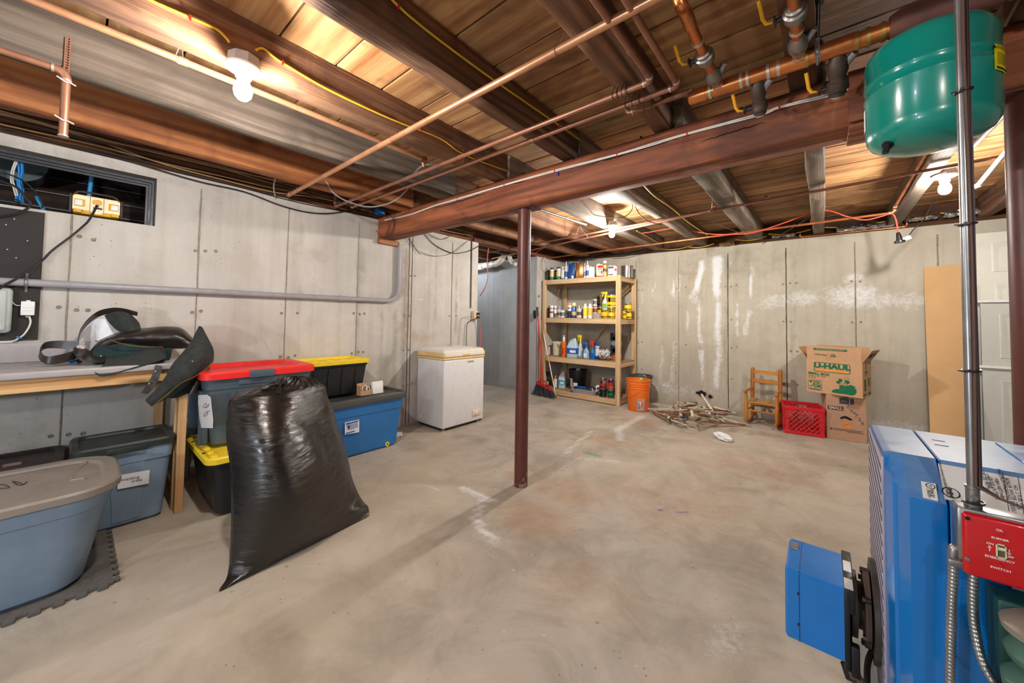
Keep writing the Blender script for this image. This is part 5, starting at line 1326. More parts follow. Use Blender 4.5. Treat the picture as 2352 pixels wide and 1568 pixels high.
# ================================================================ shelf unit and what stands on it
SX0, SX1, SY0, SY1 = -3.24, -2.012, 4.60, 5.18
SZ = (1.695, 1.128, .556, .080)
W_SH = wood('shelf_pine_across', srgb(230, 198, 154), srgb(206, 168, 122), 'x', .5, .6, .2, stain=srgb(208, 170, 126), var=.05); W_SV = wood('shelf_pine_upright', srgb(230, 198, 154), srgb(208, 172, 128), 'z', .5, .6, .2, stain=srgb(208, 170, 126), var=.05); W_SS = wood('shelf_pine_side', srgb(230, 198, 154), srgb(206, 168, 122), 'y', .5, .6, .2, stain=srgb(208, 170, 126), var=.05)
t = thing('shelf_unit', 'pine shelf unit with four shelves of tins and bottles by the back wall', 'shelf', (-2.63, 4.9, 0))
PL = flat('particle_board', srgb(160, 130, 96), .85, var=.2, scale=60)
for x0, x1, y0, y1 in ((SX0, SX0+.05, SY0, SY0+.04), (SX1-.062, SX1, SY0, SY0+.04), (SX0+.03, SX0+.085, SY1-.04, SY1), (SX1-.062, SX1, SY1-.06, SY1-.02)):
    b = B(); b.span(x0, x1, y0, y1, 0, 1.70, .002, 1); b.build('post', W_SV, t)
for z in SZ:
    zt = z-.012
    b = B(); b.span(SX0+.05 if z < 1.6 else SX0+.045, SX1-.062, SY0+.002, SY0+.036, zt-.058, z-.001, .002, 1); b.build('front_rail', W_SH, t)
    b = B(); b.span(SX0+.05, SX1-.062, SY1-.075, SY1-.042, zt-.058, zt, .002, 1); b.build('back_rail', W_SH, t)
    b = B(); b.span(SX1-.045, SX1-.01, SY0+.04, SY1-.06, zt-.058, zt, .002, 1); b.build('side_rail', W_SS, t)
    b = B(); b.span(SX0+.01, SX0+.045, SY0+.04, SY1-.04, zt-.058, zt, .002, 1); b.build('side_rail', W_SS, t)
    b = B(); b.span(SX0+.03, SX1-.01, SY0+.036, SY1-.045, zt, z, .001, 1); b.build('shelf_board', PL, t)
def brace(a, c, wd=.055):
    a, c = Vector(a), Vector(c); d = (c-a); b = B()
    X = T((a+c)/2) @ d.to_track_quat('Z', 'Y').to_matrix().to_4x4()
    b.box((0, 0, 0), (wd, .018, d.length)); bmesh.ops.transform(b.bm, matrix=X, verts=b.bm.verts); b.build('brace', W_SV, t)
brace(P(1405, 700, y=5.15)+Vector((0, .0, 0)), P(1449, 662, y=5.15)); brace(P(1362, 790, y=5.15), P(1395, 742, y=5.15)); brace((-3.20, 5.155, 1.60), (-3.26, 5.155, .60)) if False else None
brace(P(1287, 662, y=5.12), P(1270, 770, y=5.12)); brace((-2.1, 5.09, 1.60), (-2.55, 5.09, 1.16), .05)
TIN = flat('bare_tin', srgb(176, 174, 172), .22, .95, .12, scale=6)
YL = flat('label_yellow', srgb(240, 204, 40), .45); WL = flat('label_white', srgb(234, 232, 228), .5, var=.1, scale=60)
_c = {}
def col(r, g, b_, rough=.45, metal=0):
    k = (r, g, b_, rough, metal)
    if k not in _c: _c[k] = flat('can_paint_%d_%d_%d' % (r, g, b_), srgb(r, g, b_), rough, metal, .12, scale=40)
    return _c[k]
def spot(px, py, z, pw, ymin=4.655, ymax=5.10):
    q = P(px, py, z=z); y = min(max(q.y, ymin), ymax)
    q = P(px, py, y=y); q.z = z
    dep = (q-EYE).dot(_f)
    return q, dep/FPX
def band_(b, r, z0, z1, n=18): b.lathe([(r, z0), (r, z1)], n, caps=False); return b
def can(name, label, cat, px, py, pw, ph, z, bands, cap=None, capcol=None, taper=.0, y=None, lidm=None, group=None, bail=False, ymin=4.655):
    """round can or bottle. bands: (f0, f1, material) coloured label rings; cap: (fraction of height, radius ratio)"""
    q, s = spot(px, py, z, pw, ymin) if y is None else (Vector((P(px, py, y=y).x, y, z)), (P(px, py, y=y)-EYE).dot(_f)/FPX)
    r, h = pw*s/2, ph*s
    t = thing(name, label, cat, (q.x, q.y, z+.0005), group=group)
    hb = h*(1-cap[0]) if cap else h
    b = B()
    if cap: b.lathe([(r*.94, 0), (r, h*.02), (r, hb-h*.06), (r*.8, hb-h*.015), (r*cap[1]*.9, hb)], 20)
    else: b.lathe([(r*.93, 0), (r*1.02, h*.01), (r*1.02, h*.035), (r*.985, h*.05), (r*.985, h*.94), (r*1.03, h*.955), (r*1.03, h*.985), (r*.92, h), (r*.88, h*.975), (r*.4, h*.972)], 22)
    b.build('can_body', bands[0][2] if len(bands) == 1 and bands[0][0] is None else TIN if lidm is None else lidm, t, world=False)
    for f0, f1, m in bands:
        if f0 is None: continue
        b = B(); band_(b, r*1.012, h*f0, h*f1); b.build('label_band', m, t, world=False)
    if cap:
        b = B(); b.lathe([(r*cap[1], hb-h*.01), (r*cap[1], h*.985), (r*cap[1]*.9, h)], 18); b.build('cap', capcol, t, world=False)
    if bail:
        b = B(); b.tube([(r*1.06*math.cos(a), -r*.25-.004*math.sin(a), h*.80-h*.42*math.sin(a)) for a in [k*PI/12 for k in range(13)]], .0016, 5); b.build('bail_handle', STEEL, t, world=False)
        for sx in (1, -1):
            b = B(); b.cyl((sx*r*.98, -r*.2, h*.8), (sx*r*1.08, -r*.2, h*.8), .006, n=8); b.build('bail_ear', STEEL, t, world=False)
    return t
def boxcan(name, label, px, py, pw, ph, z, m, marks=(), rz=14, dep=.6, capm=None, cat='can', cap=True):
    q, s = spot(px, py, z, pw); w_, h = pw*s*.93, ph*s; d = w_*dep
    t = thing(name, label, cat, (q.x, q.y+d*.3, z+.0005), rz)
    b = B(); b.span(-w_/2, w_/2, -d/2, d/2, 0, h, min(.006, w_*.12), 2); b.build('can_body', m, t, world=False)
    if cap:
        b = B(); b.cyl((-w_*.22, 0, h), (-w_*.22, 0, h+.012), .013, n=12); b.build('cap', capm or TIN, t, world=False)
    for x0, x1, z0, z1, mm in marks:
        b = B(); b.span(x0*w_, x1*w_, -d/2-.0012, -d/2+.001, z0*h, z1*h); b.build('label_patch', mm, t, world=False)
    return t
def tube_(name, label, px, py, pw, ph, z, m, m2, group=None):
    q, s = spot(px, py, z, pw); r, h = pw*s/2, ph*s
    t = thing(name, label, 'caulk tube', (q.x, q.y, z+.0005), group=group)
    b = B(); b.lathe([(r, 0), (r, h*.68), (r*1.05, h*.69), (r*1.05, h*.72), (r*.4, h*.74)], 16); b.build('tube_body', m, t, world=False)
    b = B(); b.lathe([(r*.36, h*.73), (r*.3, h*.85), (r*.14, h)], 10); b.build('nozzle', WHITEP, t, world=False)
    b = B(); band_(b, r*1.02, h*.12, h*.42, 16); b.build('label_band', m2, t, world=False)
    return t
BLK_, GRN_, CRMc = col(26, 26, 28), col(20, 120, 84), col(226, 206, 150)
Z = SZ[0]
def block(name, label, px, py, pw, ph, z, m, cat='box'):
    q, s = spot(px, py, z, pw); w_, h = pw*s, ph*s
    t = thing(name, label, cat, (q.x, q.y, z+.0005)); b = B(); b.span(-w_/2, w_/2, 0, .08, 0, h, .002, 1); b.build('box_body', m, t, world=False)
    b = B(); b.span(-w_/2+.001, w_/2-.001, -.001, .002, h*.2, h*.75); b.build('label_patch', col(90, 70, 50), t, world=False); return t
block('dark_box', 'narrow dark box at the left end of the top shelf', 1257.5, 641, 3, 24, Z, col(44, 34, 28))
G3 = [(.05, .26, GRN_), (.26, .74, CRMc), (.74, .86, WL)]
can('spray_can', 'half hidden green and cream spray can next to the narrow dark box', 'spray can', 1262, 640, 6, 22, Z, G3, (.16, .8), BLK_, y=4.80)
can('spray_can', 'black capped green and cream spray can, left of the matching pair in front', 'spray can', 1267.5, 641.5, 9.5, 28, Z, G3, (.17, .85), BLK_)
can('spray_can', 'green and cream can standing between and behind the matching pair', 'spray can', 1275.5, 639.5, 7, 24, Z, G3, (.16, .8), BLK_, y=4.78)
can('spray_can', 'black capped green and cream spray can, right of the matching pair in front', 'spray can', 1283.3, 641, 9.7, 29, Z, G3, (.17, .85), BLK_)
can('white_bottle', 'silver white bottle with a pointed top beside the first caulk tube', 'bottle', 1292.5, 640, 8, 30, Z, [(.1, .75, col(206, 206, 212))], (.2, .45), WHITEP)
tube_('caulk_tube', 'white and blue caulk tube left of the blue metal can', 1300.3, 639.3, 7, 41, Z, col(196, 204, 214), col(40, 70, 150))
boxcan('metal_can', 'tall blue rectangular metal can on the top shelf', 1311.5, 638.5, 14, 35, Z, col(14, 74, 150, .3, .2), [(.05, .4, .03, .2, WL)], 20, .7)
boxcan('metal_can', 'tall copper brown rectangular metal can beside the blue one', 1329, 638, 19, 35.5, Z, col(150, 98, 54, .28, .7), [], 30, .95)
tube_('caulk_tube', 'slim caulk tube right of the copper brown can, further back', 1343, 634.5, 5, 34, Z, col(210, 210, 212), col(120, 130, 150))
tube_('caulk_tube', 'white caulk tube with blue and red bands beside the white metal can', 1349.3, 636, 7.5, 40, Z, col(220, 222, 226), col(50, 70, 130))
boxcan('metal_can', 'plain white rectangular can in the middle of the top shelf', 1358, 636, 14.5, 24.5, Z, col(226, 226, 228), [], 16, .6)
boxcan('solvent_can', 'white and red solvent can with a yellow spot on the top shelf', 1377, 634.5, 16.5, 29, Z, col(232, 228, 224), [(-.5, .5, .0, .1, RED), (-.3, .5, .72, .92, RED), (-.3, .4, .58, .66, col(210, 80, 70)), (-.25, .1, .3, .52, YL), (.15, .42, .25, .5, col(90, 110, 150))], 14, .5, WHITEP)
can('foam_can', 'tall gold spray can with a white cap on the top shelf', 'spray can', 1389.3, 634, 9.3, 36.5, Z, [(.03, .75, col(214, 170, 90)), (.3, .5, col(140, 90, 50))], (.17, .85), WHITEP)
boxcan('stain_can', 'white rectangular can with a dark brown lid label by the right post', 1403, 632.5, 14, 24, Z, col(236, 234, 230), [(-.45, .45, .74, .94, col(70, 44, 32)), (-.4, .4, .08, .22, col(110, 80, 60)), (-.4, .3, .4, .5, col(170, 160, 150))], 14, .55)
boxcan('stain_can', 'narrow white and red can half behind the right front post', 1413, 631.5, 7, 22, Z, col(236, 234, 230), [(-.3, .45, .5, .8, RED)], 14, .8)
can('paint_tin', 'shiny bare metal gallon tin at the right end of the top shelf', 'paint tin', 1440, 638.5, 27, 28, Z, [(None, None, TIN), (.90, .945, col(150, 60, 50))], y=4.98)
Z = SZ[1]
block('dark_box', 'narrow brown box at the left end of the second shelf', 1257.5, 727.5, 3, 22, Z, col(70, 44, 32))
can('spray_can', 'tan can at the left end of the second shelf', 'spray can', 1261.5, 727, 6, 27, Z, [(.03, .8, col(190, 150, 110))], (.16, .8), col(90, 60, 40), y=4.75)
can('spray_can', 'white spray can with a pink mark on the second shelf', 'spray can', 1267.3, 728.5, 9.4, 28.5, Z, [(.03, .97, WL), (.36, .52, col(206, 80, 96)), (.7, .78, col(150, 40, 50))], (.08, .95), WHITEP)
can('spray_can', 'white spray can with a teal base on the second shelf', 'spray can', 1275.7, 728, 8, 28, Z, [(.03, .97, WL), (.05, .38, col(20, 120, 110)), (.7, .78, col(150, 40, 50))], (.08, .95), WHITEP)
can('spray_can', 'grey capped spray can with a tan label on the second shelf', 'spray can', 1284.5, 727.5, 10, 27.5, Z, [(.03, .72, col(206, 190, 170)), (.2, .45, col(150, 110, 70))], (.26, .9), col(150, 150, 154))
t = can('glue_bottle', 'white squeeze bottle with a grey nozzle on the second shelf', 'bottle', 1292, 728.5, 12, 29, Z, [(.03, .62, col(214, 216, 220)), (.15, .45, col(150, 154, 160))], (.36, .25), col(90, 92, 96))
can('spray_can', 'small dark can between the squeeze bottle and the pink capped can', 'spray can', 1301.5, 728, 6, 19, Z, [(.03, .9, col(44, 40, 44)), (.2, .4, WL)], (.1, .7), BLK_)
can('spray_can', 'can with a pink cap, white above and black below', 'spray can', 1308.5, 728.5, 11, 35, Z, [(.03, .46, BLK_), (.46, .84, WL), (.6, .7, col(180, 80, 80))], (.14, .9), col(236, 150, 140))
can('spray_can', 'blue spray can with a pale yellow cap on the second shelf', 'spray can', 1318, 729.5, 11.2, 35, Z, [(.03, .18, col(24, 60, 120)), (.18, .42, col(206, 180, 130)), (.42, .7, col(30, 80, 160))], (.2, .85), col(226, 220, 150))
can('spray_can', 'silver capped spray can with a brown picture label', 'spray can', 1330.3, 730, 11.2, 29.5, Z, [(.03, .75, col(214, 206, 200)), (.22, .5, col(120, 90, 70))], (.24, .7), col(190, 170, 140, .3, .6))
can('spray_can', 'silver can half hidden behind the brown picture can', 'spray can', 1336, 728, 7, 28, Z, [(.03, .7, col(110, 100, 96))], (.24, .7), col(170, 160, 150, .3, .6), y=4.80)
can('oil_bottle', 'white bottle with a lemon yellow label on the second shelf', 'bottle', 1344, 729.5, 9.8, 33.5, Z, [(.14, .72, col(236, 220, 40))], (.16, .55), WHITEP, lidm=WHITEP)
can('oil_bottle', 'white bottle with an orange yellow label on the second shelf', 'bottle', 1355.3, 730, 10.6, 33.5, Z, [(.22, .72, col(240, 184, 40))], (.16, .55), WHITEP, lidm=WHITEP)
def stack_z(base, py_top, py_base, px, y): return base
y_ = 4.86
can('cleaner_can', 'red and white can behind the grey tub on the second shelf', 'can', 1366, 725, 10, 46, Z, [(.03, .95, WL), (.3, .5, RED), (.55, .62, RED), (.7, .9, col(150, 150, 150))], y=y_)
q, s = spot(1371.5, 730, Z, 16)
t = thing('plastic_tub', 'low grey translucent tub on the second shelf', 'tub', (q.x, q.y, Z+.0005)); b = B(); b.loft([rr(0, 0, .043, .03, .01, 0), rr(0, 0, .049, .035, .01, .066), rr(0, 0, .051, .037, .01, .066), rr(0, 0, .051, .037, .01, .072), rr(0, 0, .046, .032, .01, .072), rr(0, 0, .041, .028, .01, .006)]); b.build('tub_body', col(170, 160, 150), t, world=False)
y_ = 4.98
q = P(1379, 729, y=y_); s = (q-EYE).dot(_f)/FPX
hy1 = 27*s
YC = [(.04, .93, YL), (.1, .28, col(150, 50, 40)), (.72, .90, col(70, 56, 40))]
can('stain_tin', 'yellow tin supporting the dark brown tin on the second shelf', 'tin', 1379, 729, 15, 27, Z, YC, y=y_)
can('stain_tin', 'dark brown tin with gold lettering bands on top of a yellow tin', 'tin', 1380, 702, 18, 26, Z+hy1, [(.04, .93, col(70, 44, 26)), (.62, .84, col(200, 150, 50)), (.36, .5, col(160, 110, 50)), (.15, .28, col(110, 60, 40))], y=y_)
can('stain_tin', 'big yellow tin at the back supporting another big yellow tin', 'tin', 1406, 728, 24, 24, Z, YC, y=y_)
q = P(1406, 728, y=y_); s = (q-EYE).dot(_f)/FPX
can('stain_tin', 'big yellow tin with a dark red oval on top at the back', 'tin', 1405, 704, 25, 31, Z+24*s, [(.04, .93, YL), (.45, .78, col(170, 90, 40)), (.52, .7, YL), (.15, .24, col(200, 190, 180))], y=y_)
tf = can('stain_tin', 'yellow tin in front with the white trigger bottle standing on it', 'tin', 1388.5, 731.5, 17, 20.5, Z, YC)
can('stain_tin', 'yellow tin in front beside the right post of the second shelf', 'tin', 1404.5, 731.5, 14, 20, Z, YC)
def trigger(name, label, px, py, pw, ph, z, mb, mlab, mtrig, y=None, shape='round', liquid=None, ymin=4.655):
    q, s = spot(px, py, z, pw, ymin) if y is None else (Vector((P(px, py, y=y).x, y, z)), (P(px, py, y=y)-EYE).dot(_f)/FPX)
    r, h = pw*s/2, ph*s
    t = thing(name, label, 'spray bottle', (q.x, q.y, z+.0005))
    f = .62
    b = B(); prof = [(.9, 0), (1, .02), (1, .34), (.9, .45), (.55, .55), (.36, .60), (.34, .68)]
    rings = [[Vector((r*k*math.cos(a)*.9, r*k*math.sin(a)*.62, h*zz)) for a in [2*PI*i/18 for i in range(18)]] for k, zz in prof]
    b.loft(rings); b.build('bottle', mb, t, world=False)
    if liquid:
        b = B(); b.loft([[Vector((r*k*math.cos(a)*.91, r*k*math.sin(a)*.64, h*zz)) for a in [2*PI*i/18 for i in range(18)]] for k, zz in ((.9, .002), (1, .02), (1, .3))]); b.build('liquid', liquid, t, world=False)
    b = B(); b.box((0, -r*.63, h*.2), (r*1.0, .002, h*.24)); b.build('label_patch', mlab, t, world=False)
    b = B(); b.cyl((0, 0, h*.66), (0, 0, h*.75), r*.4, n=12); b.build('collar', mtrig, t, world=False)
    b = B(); b.box((-r*.25, 0, h*.9), (r*1.5, r*.55, h*.13), None, r*.14); b.box((r*.12, 0, h*.8), (r*.5, r*.5, h*.14), None, r*.1); b.box((-r*.7, 0, h*.78), (r*.22, r*.4, h*.2), rot(0, 22, 0), r*.06); b.cyl((-r*.95, 0, h*.91), (-r*1.2, 0, h*.91), r*.2, n=8)
    o = b.build('trigger_head', mtrig, t, world=False)
    return t
s = (tf.location-EYE).dot(_f)/FPX
q = tf.location
trigger('spray_bottle', 'white trigger spray bottle with a green label on top of a yellow tin', 1391, 710.5, 19, 43, Z+20.5*s, col(236, 236, 232), col(140, 200, 60), col(240, 226, 60), y=q.y)
for px, pw, h0, lb in ((1427, 9, 18, 'yellow tin just right of the front post on the second shelf'), (1434.5, 10.5, 11, 'small yellow tin under another small one, right of the front post'), (1445, 11, 18.5, 'yellow tin under the wider one at the right end of the second shelf')):
    y_ = 4.86 if px != 1427 else 4.9
    can('stain_tin', lb, 'tin', px, 731.5, pw, h0, Z, YC, y=y_)
    s = (P(px, 731.5, y=y_)-EYE).dot(_f)/FPX
    if px == 1434.5: can('stain_tin', 'small yellow tin on top of another small one, right of the front post', 'tin', 1434, 720.5, 10, 9, Z+h0*s, YC, y=y_)
    if px == 1445: can('stain_tin', 'wider yellow tin topmost at the right end of the second shelf', 'tin', 1442.5, 713.3, 16, 18.5, Z+h0*s, YC, y=y_)
Z = SZ[2]
can('white_bottle', 'white bottle with a red band at the left end of the third shelf', 'bottle', 1259.7, 813.5, 8, 28, Z, [(.03, .6, WL), (.62, .76, RED)], (.2, .6), WHITEP, lidm=WHITEP)
q, s = spot(1278, 815.5, Z, 21); r, h = 10.5*s, 31*s
t = thing('plastic_pail', 'dirty cream plastic pail on the third shelf', 'pail', (q.x, q.y+.02, Z+.0005)); b = B(); b.lathe([(r*.84, 0), (r*.9, .004), (r, h*.88), (r*1.06, h*.88), (r*1.06, h), (r*.98, h), (r*.86, .01)], 26); b.build('pail_body', flat('cream_pail', srgb(222, 212, 184), .55, var=.14, scale=14), t, world=False)
b = B()
for k in range(9):
    a = -PI/2+(-1)**k*(.55+.09*k); z0 = h*(.9-.02*k); 
    b.tube([(r*1.04*math.cos(a), r*1.04*math.sin(a), z0), (r*.99*math.cos(a+.03), r*.99*math.sin(a+.03), z0-h*random.uniform(.12, .35))], .003, 5)
o = b.build('paint_drip', col(60, 52, 46), t, world=False); o['kind'] = 'stuff'
t = can('pump_bottle', 'orange soap bottle with a white pump on the third shelf', 'bottle', 1294.8, 819, 10.4, 46, Z, [(.03, .7, col(238, 106, 30))], (.22, .5), WHITEP, lidm=col(238, 106, 30))
s = (t.location-EYE).dot(_f)/FPX; h = 46*s
b = B(); b.cyl((0, 0, h*.98), (0, 0, h*1.04), .004, n=8); b.box((-.008, 0, h*1.05), (.034, .014, .01), None, .003); b.build('pump_head', WHITEP, t, world=False)
b = B(); b.box((0, -5.3*s, h*.3), (6*s, .002, h*.35)); b.build('label_patch', col(200, 70, 20), t, world=False)
def jug(name, label, px, py, pw, ph, z, mb, ml, mcap, liq=None, y=None):
    q, s = spot(px, py, z, pw) if y is None else (Vector((P(px, py, y=y).x, y, z)), (P(px, py, y=y)-EYE).dot(_f)/FPX)
    r, h = pw*s/2, ph*s
    t = thing(name, label, 'jug', (q.x, q.y+r*.3, z+.0005), 10)
    b = B(); b.loft([rr(0, 0, r*k, r*k*.66, r*.3*k, h*zz) for k, zz in ((.95, 0), (1, .02), (1, .52), (.93, .62))]+[[v+Vector((r*sh, 0, 0)) for v in rr(0, 0, r*k, r*k*.6, r*.28*k, h*zz)] for k, zz, sh in ((.74, .74, .12), (.5, .85, .25), (.26, .92, .36), (.22, .97, .38))]); b.build('jug_body', mb, t, world=False)
    b = B(); b.tube(spline([(r*.22, 0, h*.9), (-r*.2, 0, h*.9), (-r*.62, 0, h*.78), (-r*.86, 0, h*.62), (-r*.9, 0, h*.52)], 4), r*.14, 8); b.build('handle', mb, t, world=False)
    b = B(); b.cyl((r*.38, 0, h*.95), (r*.38, 0, h*1.0), r*.25, n=12); b.build('cap', mcap, t, world=False)
    b = B(); b.loft([rr(0, 0, r*1.015, r*.675, r*.3, h*zz) for zz in (.2, .5)], caps=False); b.build('label_band', ml, t, world=False)
    b = B(); b.box((r*.25, -r*.68, h*.33), (r*1.1, .002, h*.13)); b.build('label_patch', WL, t, world=False)
    return t
CLR = flat('milky_plastic', srgb(206, 212, 214), .3, var=.03)
jug('windshield_jug', 'big pale jug with a blue label on the third shelf', 1313.3, 821, 25, 44, Z, col(176, 204, 218), col(20, 84, 180), WHITEP)
trigger('spray_bottle', 'clear spray bottle with a yellow trigger and teal liquid', 1332.8, 821, 13.5, 54, Z, CLR, WL, col(240, 214, 30), liquid=col(120, 176, 186))
block('small_carton', 'small white carton behind the clear spray bottle', 1340.5, 806, 7, 16, Z, WL)
trigger('spray_bottle', 'pale blue spray bottle with a blue trigger on the third shelf', 1346.3, 823.5, 16, 39, Z, col(130, 176, 214), WL, col(30, 100, 190))
trigger('spray_bottle', 'bright blue window cleaner bottle with a red trigger', 1361.3, 824.5, 12, 43, Z, col(20, 120, 190, .2), col(20, 90, 170), col(216, 50, 36))
can('cleaner_bottle', 'slim blue bottle with a white label beside the red trigger bottle', 'bottle', 1372, 825, 9.4, 41, Z, [(.03, .2, col(20, 60, 140)), (.2, .62, WL), (.66, .74, WL)], (.24, .6), col(24, 70, 190), lidm=col(24, 70, 160))
crumple('plastic_bag', 'crumpled clear and white plastic wrapping on the third shelf', 'bag', P(1391, 815, y=4.78)+Vector((0, 0, .012)), (.17, .10, .10), flat('cling_white', srgb(214, 212, 212), .3, bmp=.4), 9.1, .5)
y_ = 4.93; z0 = Z
for py0, py1, bm, lb in ((826, 813, [(.05, .9, col(170, 92, 50))], 'orange rusty paint tin at the bottom of the dark stack'), (813, 792, [(.05, .92, col(40, 48, 66)), (.2, .7, col(60, 72, 100))], 'dark blue paint tin with a wire handle in the stack'), (792, 782.5, [(.05, .92, col(130, 126, 122))], 'short grey tin in the paint stack'), (782.5, 763.5, [(.05, .92, col(36, 50, 46)), (.12, .5, col(70, 110, 96))], 'dark green paint tin at the top of the stack')):
    q = P(1415, py0, y=y_); s = (q-EYE).dot(_f)/FPX
    can('paint_tin', lb, 'paint tin', 1415, 826, 26, py0-py1, z0, bm, y=y_, bail=py0 == 813); z0 += (py0-py1)*s
Z = SZ[3]
trigger('spray_bottle', 'black sprayer bottle with a white label at the left of the bottom shelf', 1259.5, 886, 10, 33, Z, BLK_, WL, BLK_)
can('white_bottle', 'pale bottle with a copper coloured cap on the bottom shelf', 'bottle', 1275.5, 889.5, 8, 27, Z, [(.03, .75, WL)], (.25, .75), col(190, 120, 80, .4, .5))
jug('vinegar_jug', 'clear jug with a light blue label on the bottom shelf', 1289.5, 891, 16, 37, Z, CLR, col(70, 170, 210), WHITEP)
q, s = spot(1324, 893, Z, 43); r, h = 21*s, 44*s
t = thing('black_bucket', 'black bucket with white labels on the bottom shelf', 'bucket', (q.x, q.y+.04, Z+.0005))
b = B(); b.lathe([(r*.84, 0), (r*.86, .004), (r*.96, h*.8), (r*1.04, h*.8), (r*1.04, h*.85), (r*.98, h*.86), (r*.99, h*.97), (r*1.03, h*.97), (r*1.03, h), (r*.94, h), (r*.84, .02)], 30); b.build('bucket_body', BLKP, t, world=False)
wrap_c = (t.location.x, t.location.y)
for a0, a1, z0, z1 in ((-2.25, -1.72, .12, .56), (-1.6, -1.1, .14, .36)):
    b = B(); b.sheet([[(r*(.87+.1*zz)*1.01*math.cos(a0+(a1-a0)*k/8), r*(.87+.1*zz)*1.01*math.sin(a0+(a1-a0)*k/8), h*zz) for k in range(9)] for zz in (z0, z1)]); solid(b.build('label', PAPER, t, world=False), .001)
b = B()
for k in range(5): b.box((r*.955*math.cos(-2.0), r*.955*math.sin(-2.0)-.004, h*(.2+.07*k)), (.05+.01*(k % 3), .001, .006), rot(0, 0, -25))
o = b.build('label_line', PRT, t, world=False); o['kind'] = 'stuff'
b = B(); b.lathe([(.028, -.02), (.034, -.012), (.034, .012), (.028, .02)], 18, T(.02, -.02, h*.98) @ rot(80, 20, 0)); b.build('tape_roll', GREYP, t, world=False)
# paint tray with brush packets
q = P(1345, 903, z=Z); q.y = 4.71; q.x = P(1345, 903, y=4.71).x
t = thing('paint_tray', 'grey plastic paint tray on the bottom shelf', 'tray', (q.x, q.y, Z+.001), 8)
b = B(); b.loft([rr(0, 0, .165, .075, .03, 0), rr(0, 0, .19, .095, .035, .05), rr(0, 0, .196, .101, .036, .052), rr(0, 0, .196, .101, .036, .057), rr(0, 0, .186, .091, .034, .057), rr(0, 0, .16, .07, .03, .008)]); b.build('tray_body', col(160, 164, 170), t, world=False)
t = thing('brush_packet', 'blue brush packet lying in the grey paint tray', 'packet', (q.x-.04, q.y-.01, Z+.058), 12); b = B(); b.box((0, 0, .012), (.24, .10, .022), None, .008); b.build('packet_body', col(24, 30, 70), t, world=False); b = B(); b.box((-.02, -.02, .025), (.14, .06, .008), None, .004); b.build('packet_front', col(30, 110, 220, .25), t, world=False)
t = thing('paint_brush', 'wide paint brush with dark bristles lying over the tray', 'brush', (q.x+.09, q.y+.02, Z+.06), 30); b = B(); b.box((0, 0, .018), (.10, .08, .02), None, .004); b.build('bristles', col(44, 40, 70), t, world=False); b = B(); b.tube([(-.0, -.03, .018), (.0, -.09, .012), (.01, -.13, .004)], .009, 8); b.build('handle', col(220, 206, 170), t, world=False)
t = thing('tape_roll', 'white roll of tape standing behind the paint tray', 'tape', (q.x+.16, q.y+.09, Z+.06)); b = B(); b.lathe([(.032, -.024), (.058, -.024), (.058, .024), (.032, .024), (.032, -.024)], 24, rot(75, 0, 20), caps=False); b.build('tape_body', WL, t, world=False)
for px, py, pw, ph, b1, lb1, b2, ph2, lb2 in ((1385, 912.5, 16.5, 19, [(.05, .93, col(30, 34, 36)), (.2, .6, col(50, 90, 60)), (.7, .85, col(40, 60, 120))], 'black and green label tin under a red one at the bottom shelf', [(.05, .93, col(156, 40, 44)), (.55, .85, col(210, 180, 170)), (.12, .25, col(120, 30, 36))], 21.5, 'wide red label tin on top of a black label tin'),
        (1403, 916.5, 13.5, 19.5, [(.05, .93, col(30, 110, 60)), (.6, .85, col(60, 80, 150)), (.2, .3, BLK_)], 'green label tin under a red one beside the right post', [(.05, .93, col(170, 36, 40)), (.15, .32, YL), (.7, .9, col(60, 60, 120))], 23, 'slim red label tin on top of a green label tin')):
    q, s = spot(px, py, Z, pw)
    can('paint_tin', lb1, 'paint tin', px, py, pw, ph, Z, b1, y=q.y); can('paint_tin', lb2, 'paint tin', px, py-ph, pw, ph2, Z+ph*s, b2, y=q.y)
# ---- brooms and poles leaning by the shelf
def pole(name, label, cat, p0, p1, r, m, grips=()):
    t = thing(name, label, cat, tuple(p0)); b = B(); b.cyl(p0, p1, r, n=10); b.build('handle', m, t)
    d = (Vector(p1)-Vector(p0))
    for f0, f1, mm, k in grips:
        b = B(); b.cyl(Vector(p0)+d*f0, Vector(p0)+d*f1, r*k, n=10); b.build('grip', mm, t)
    return t
yb = 4.40
b0, b1 = P(1248, 882, y=yb), P(1233, 705, y=4.50); b1.x = max(b1.x, XL+.02)
t = pole('push_broom', 'broom with a red handle and black angled bristles leaning in the corner', 'broom', b0, b1, .010, RED, [(.88, 1.0, BLKP, 1.25)])
b = B(); a_, c_ = P(1233, 880, y=yb), P(1267, 897, y=yb); e_, f_ = P(1223, 905, y=yb), P(1276, 911, y=yb)
e_.z = .006; f_.z = .006
cap = [a_+Vector((0, -.02, 0)), c_+Vector((0, -.02, 0)), c_+Vector((0, .02, 0)), a_+Vector((0, .02, 0))]
b = B(); b.loft([cap, [p+Vector((0, 0, .03)) for p in cap]]); b.build('broom_head', RED, t)
b = B(); b.tube(spline([a_+Vector((.02, 0, .03)), b0+Vector((0, 0, .05)), c_+Vector((-.01, 0, .03))], 6), .008, 8); b.build('brace', RED, t)
b = B(); rc = random.Random(8)
for k in range(150):
    u = rc.random(); v = rc.uniform(-.022, .022)
    p0 = a_.lerp(c_, u)+Vector((0, v, 0)); p1 = e_.lerp(f_, u)+Vector((rc.uniform(-.012, .012), v*2, rc.uniform(0, .012)))
    b.tube([p0, p0.lerp(p1, .5)+Vector((rc.uniform(-.004, .004), 0, 0)), p1], .0035, 4)
o = b.build('bristles', flat('bristle_black', srgb(52, 52, 56), .8, var=.3), t); o['kind'] = 'stuff'
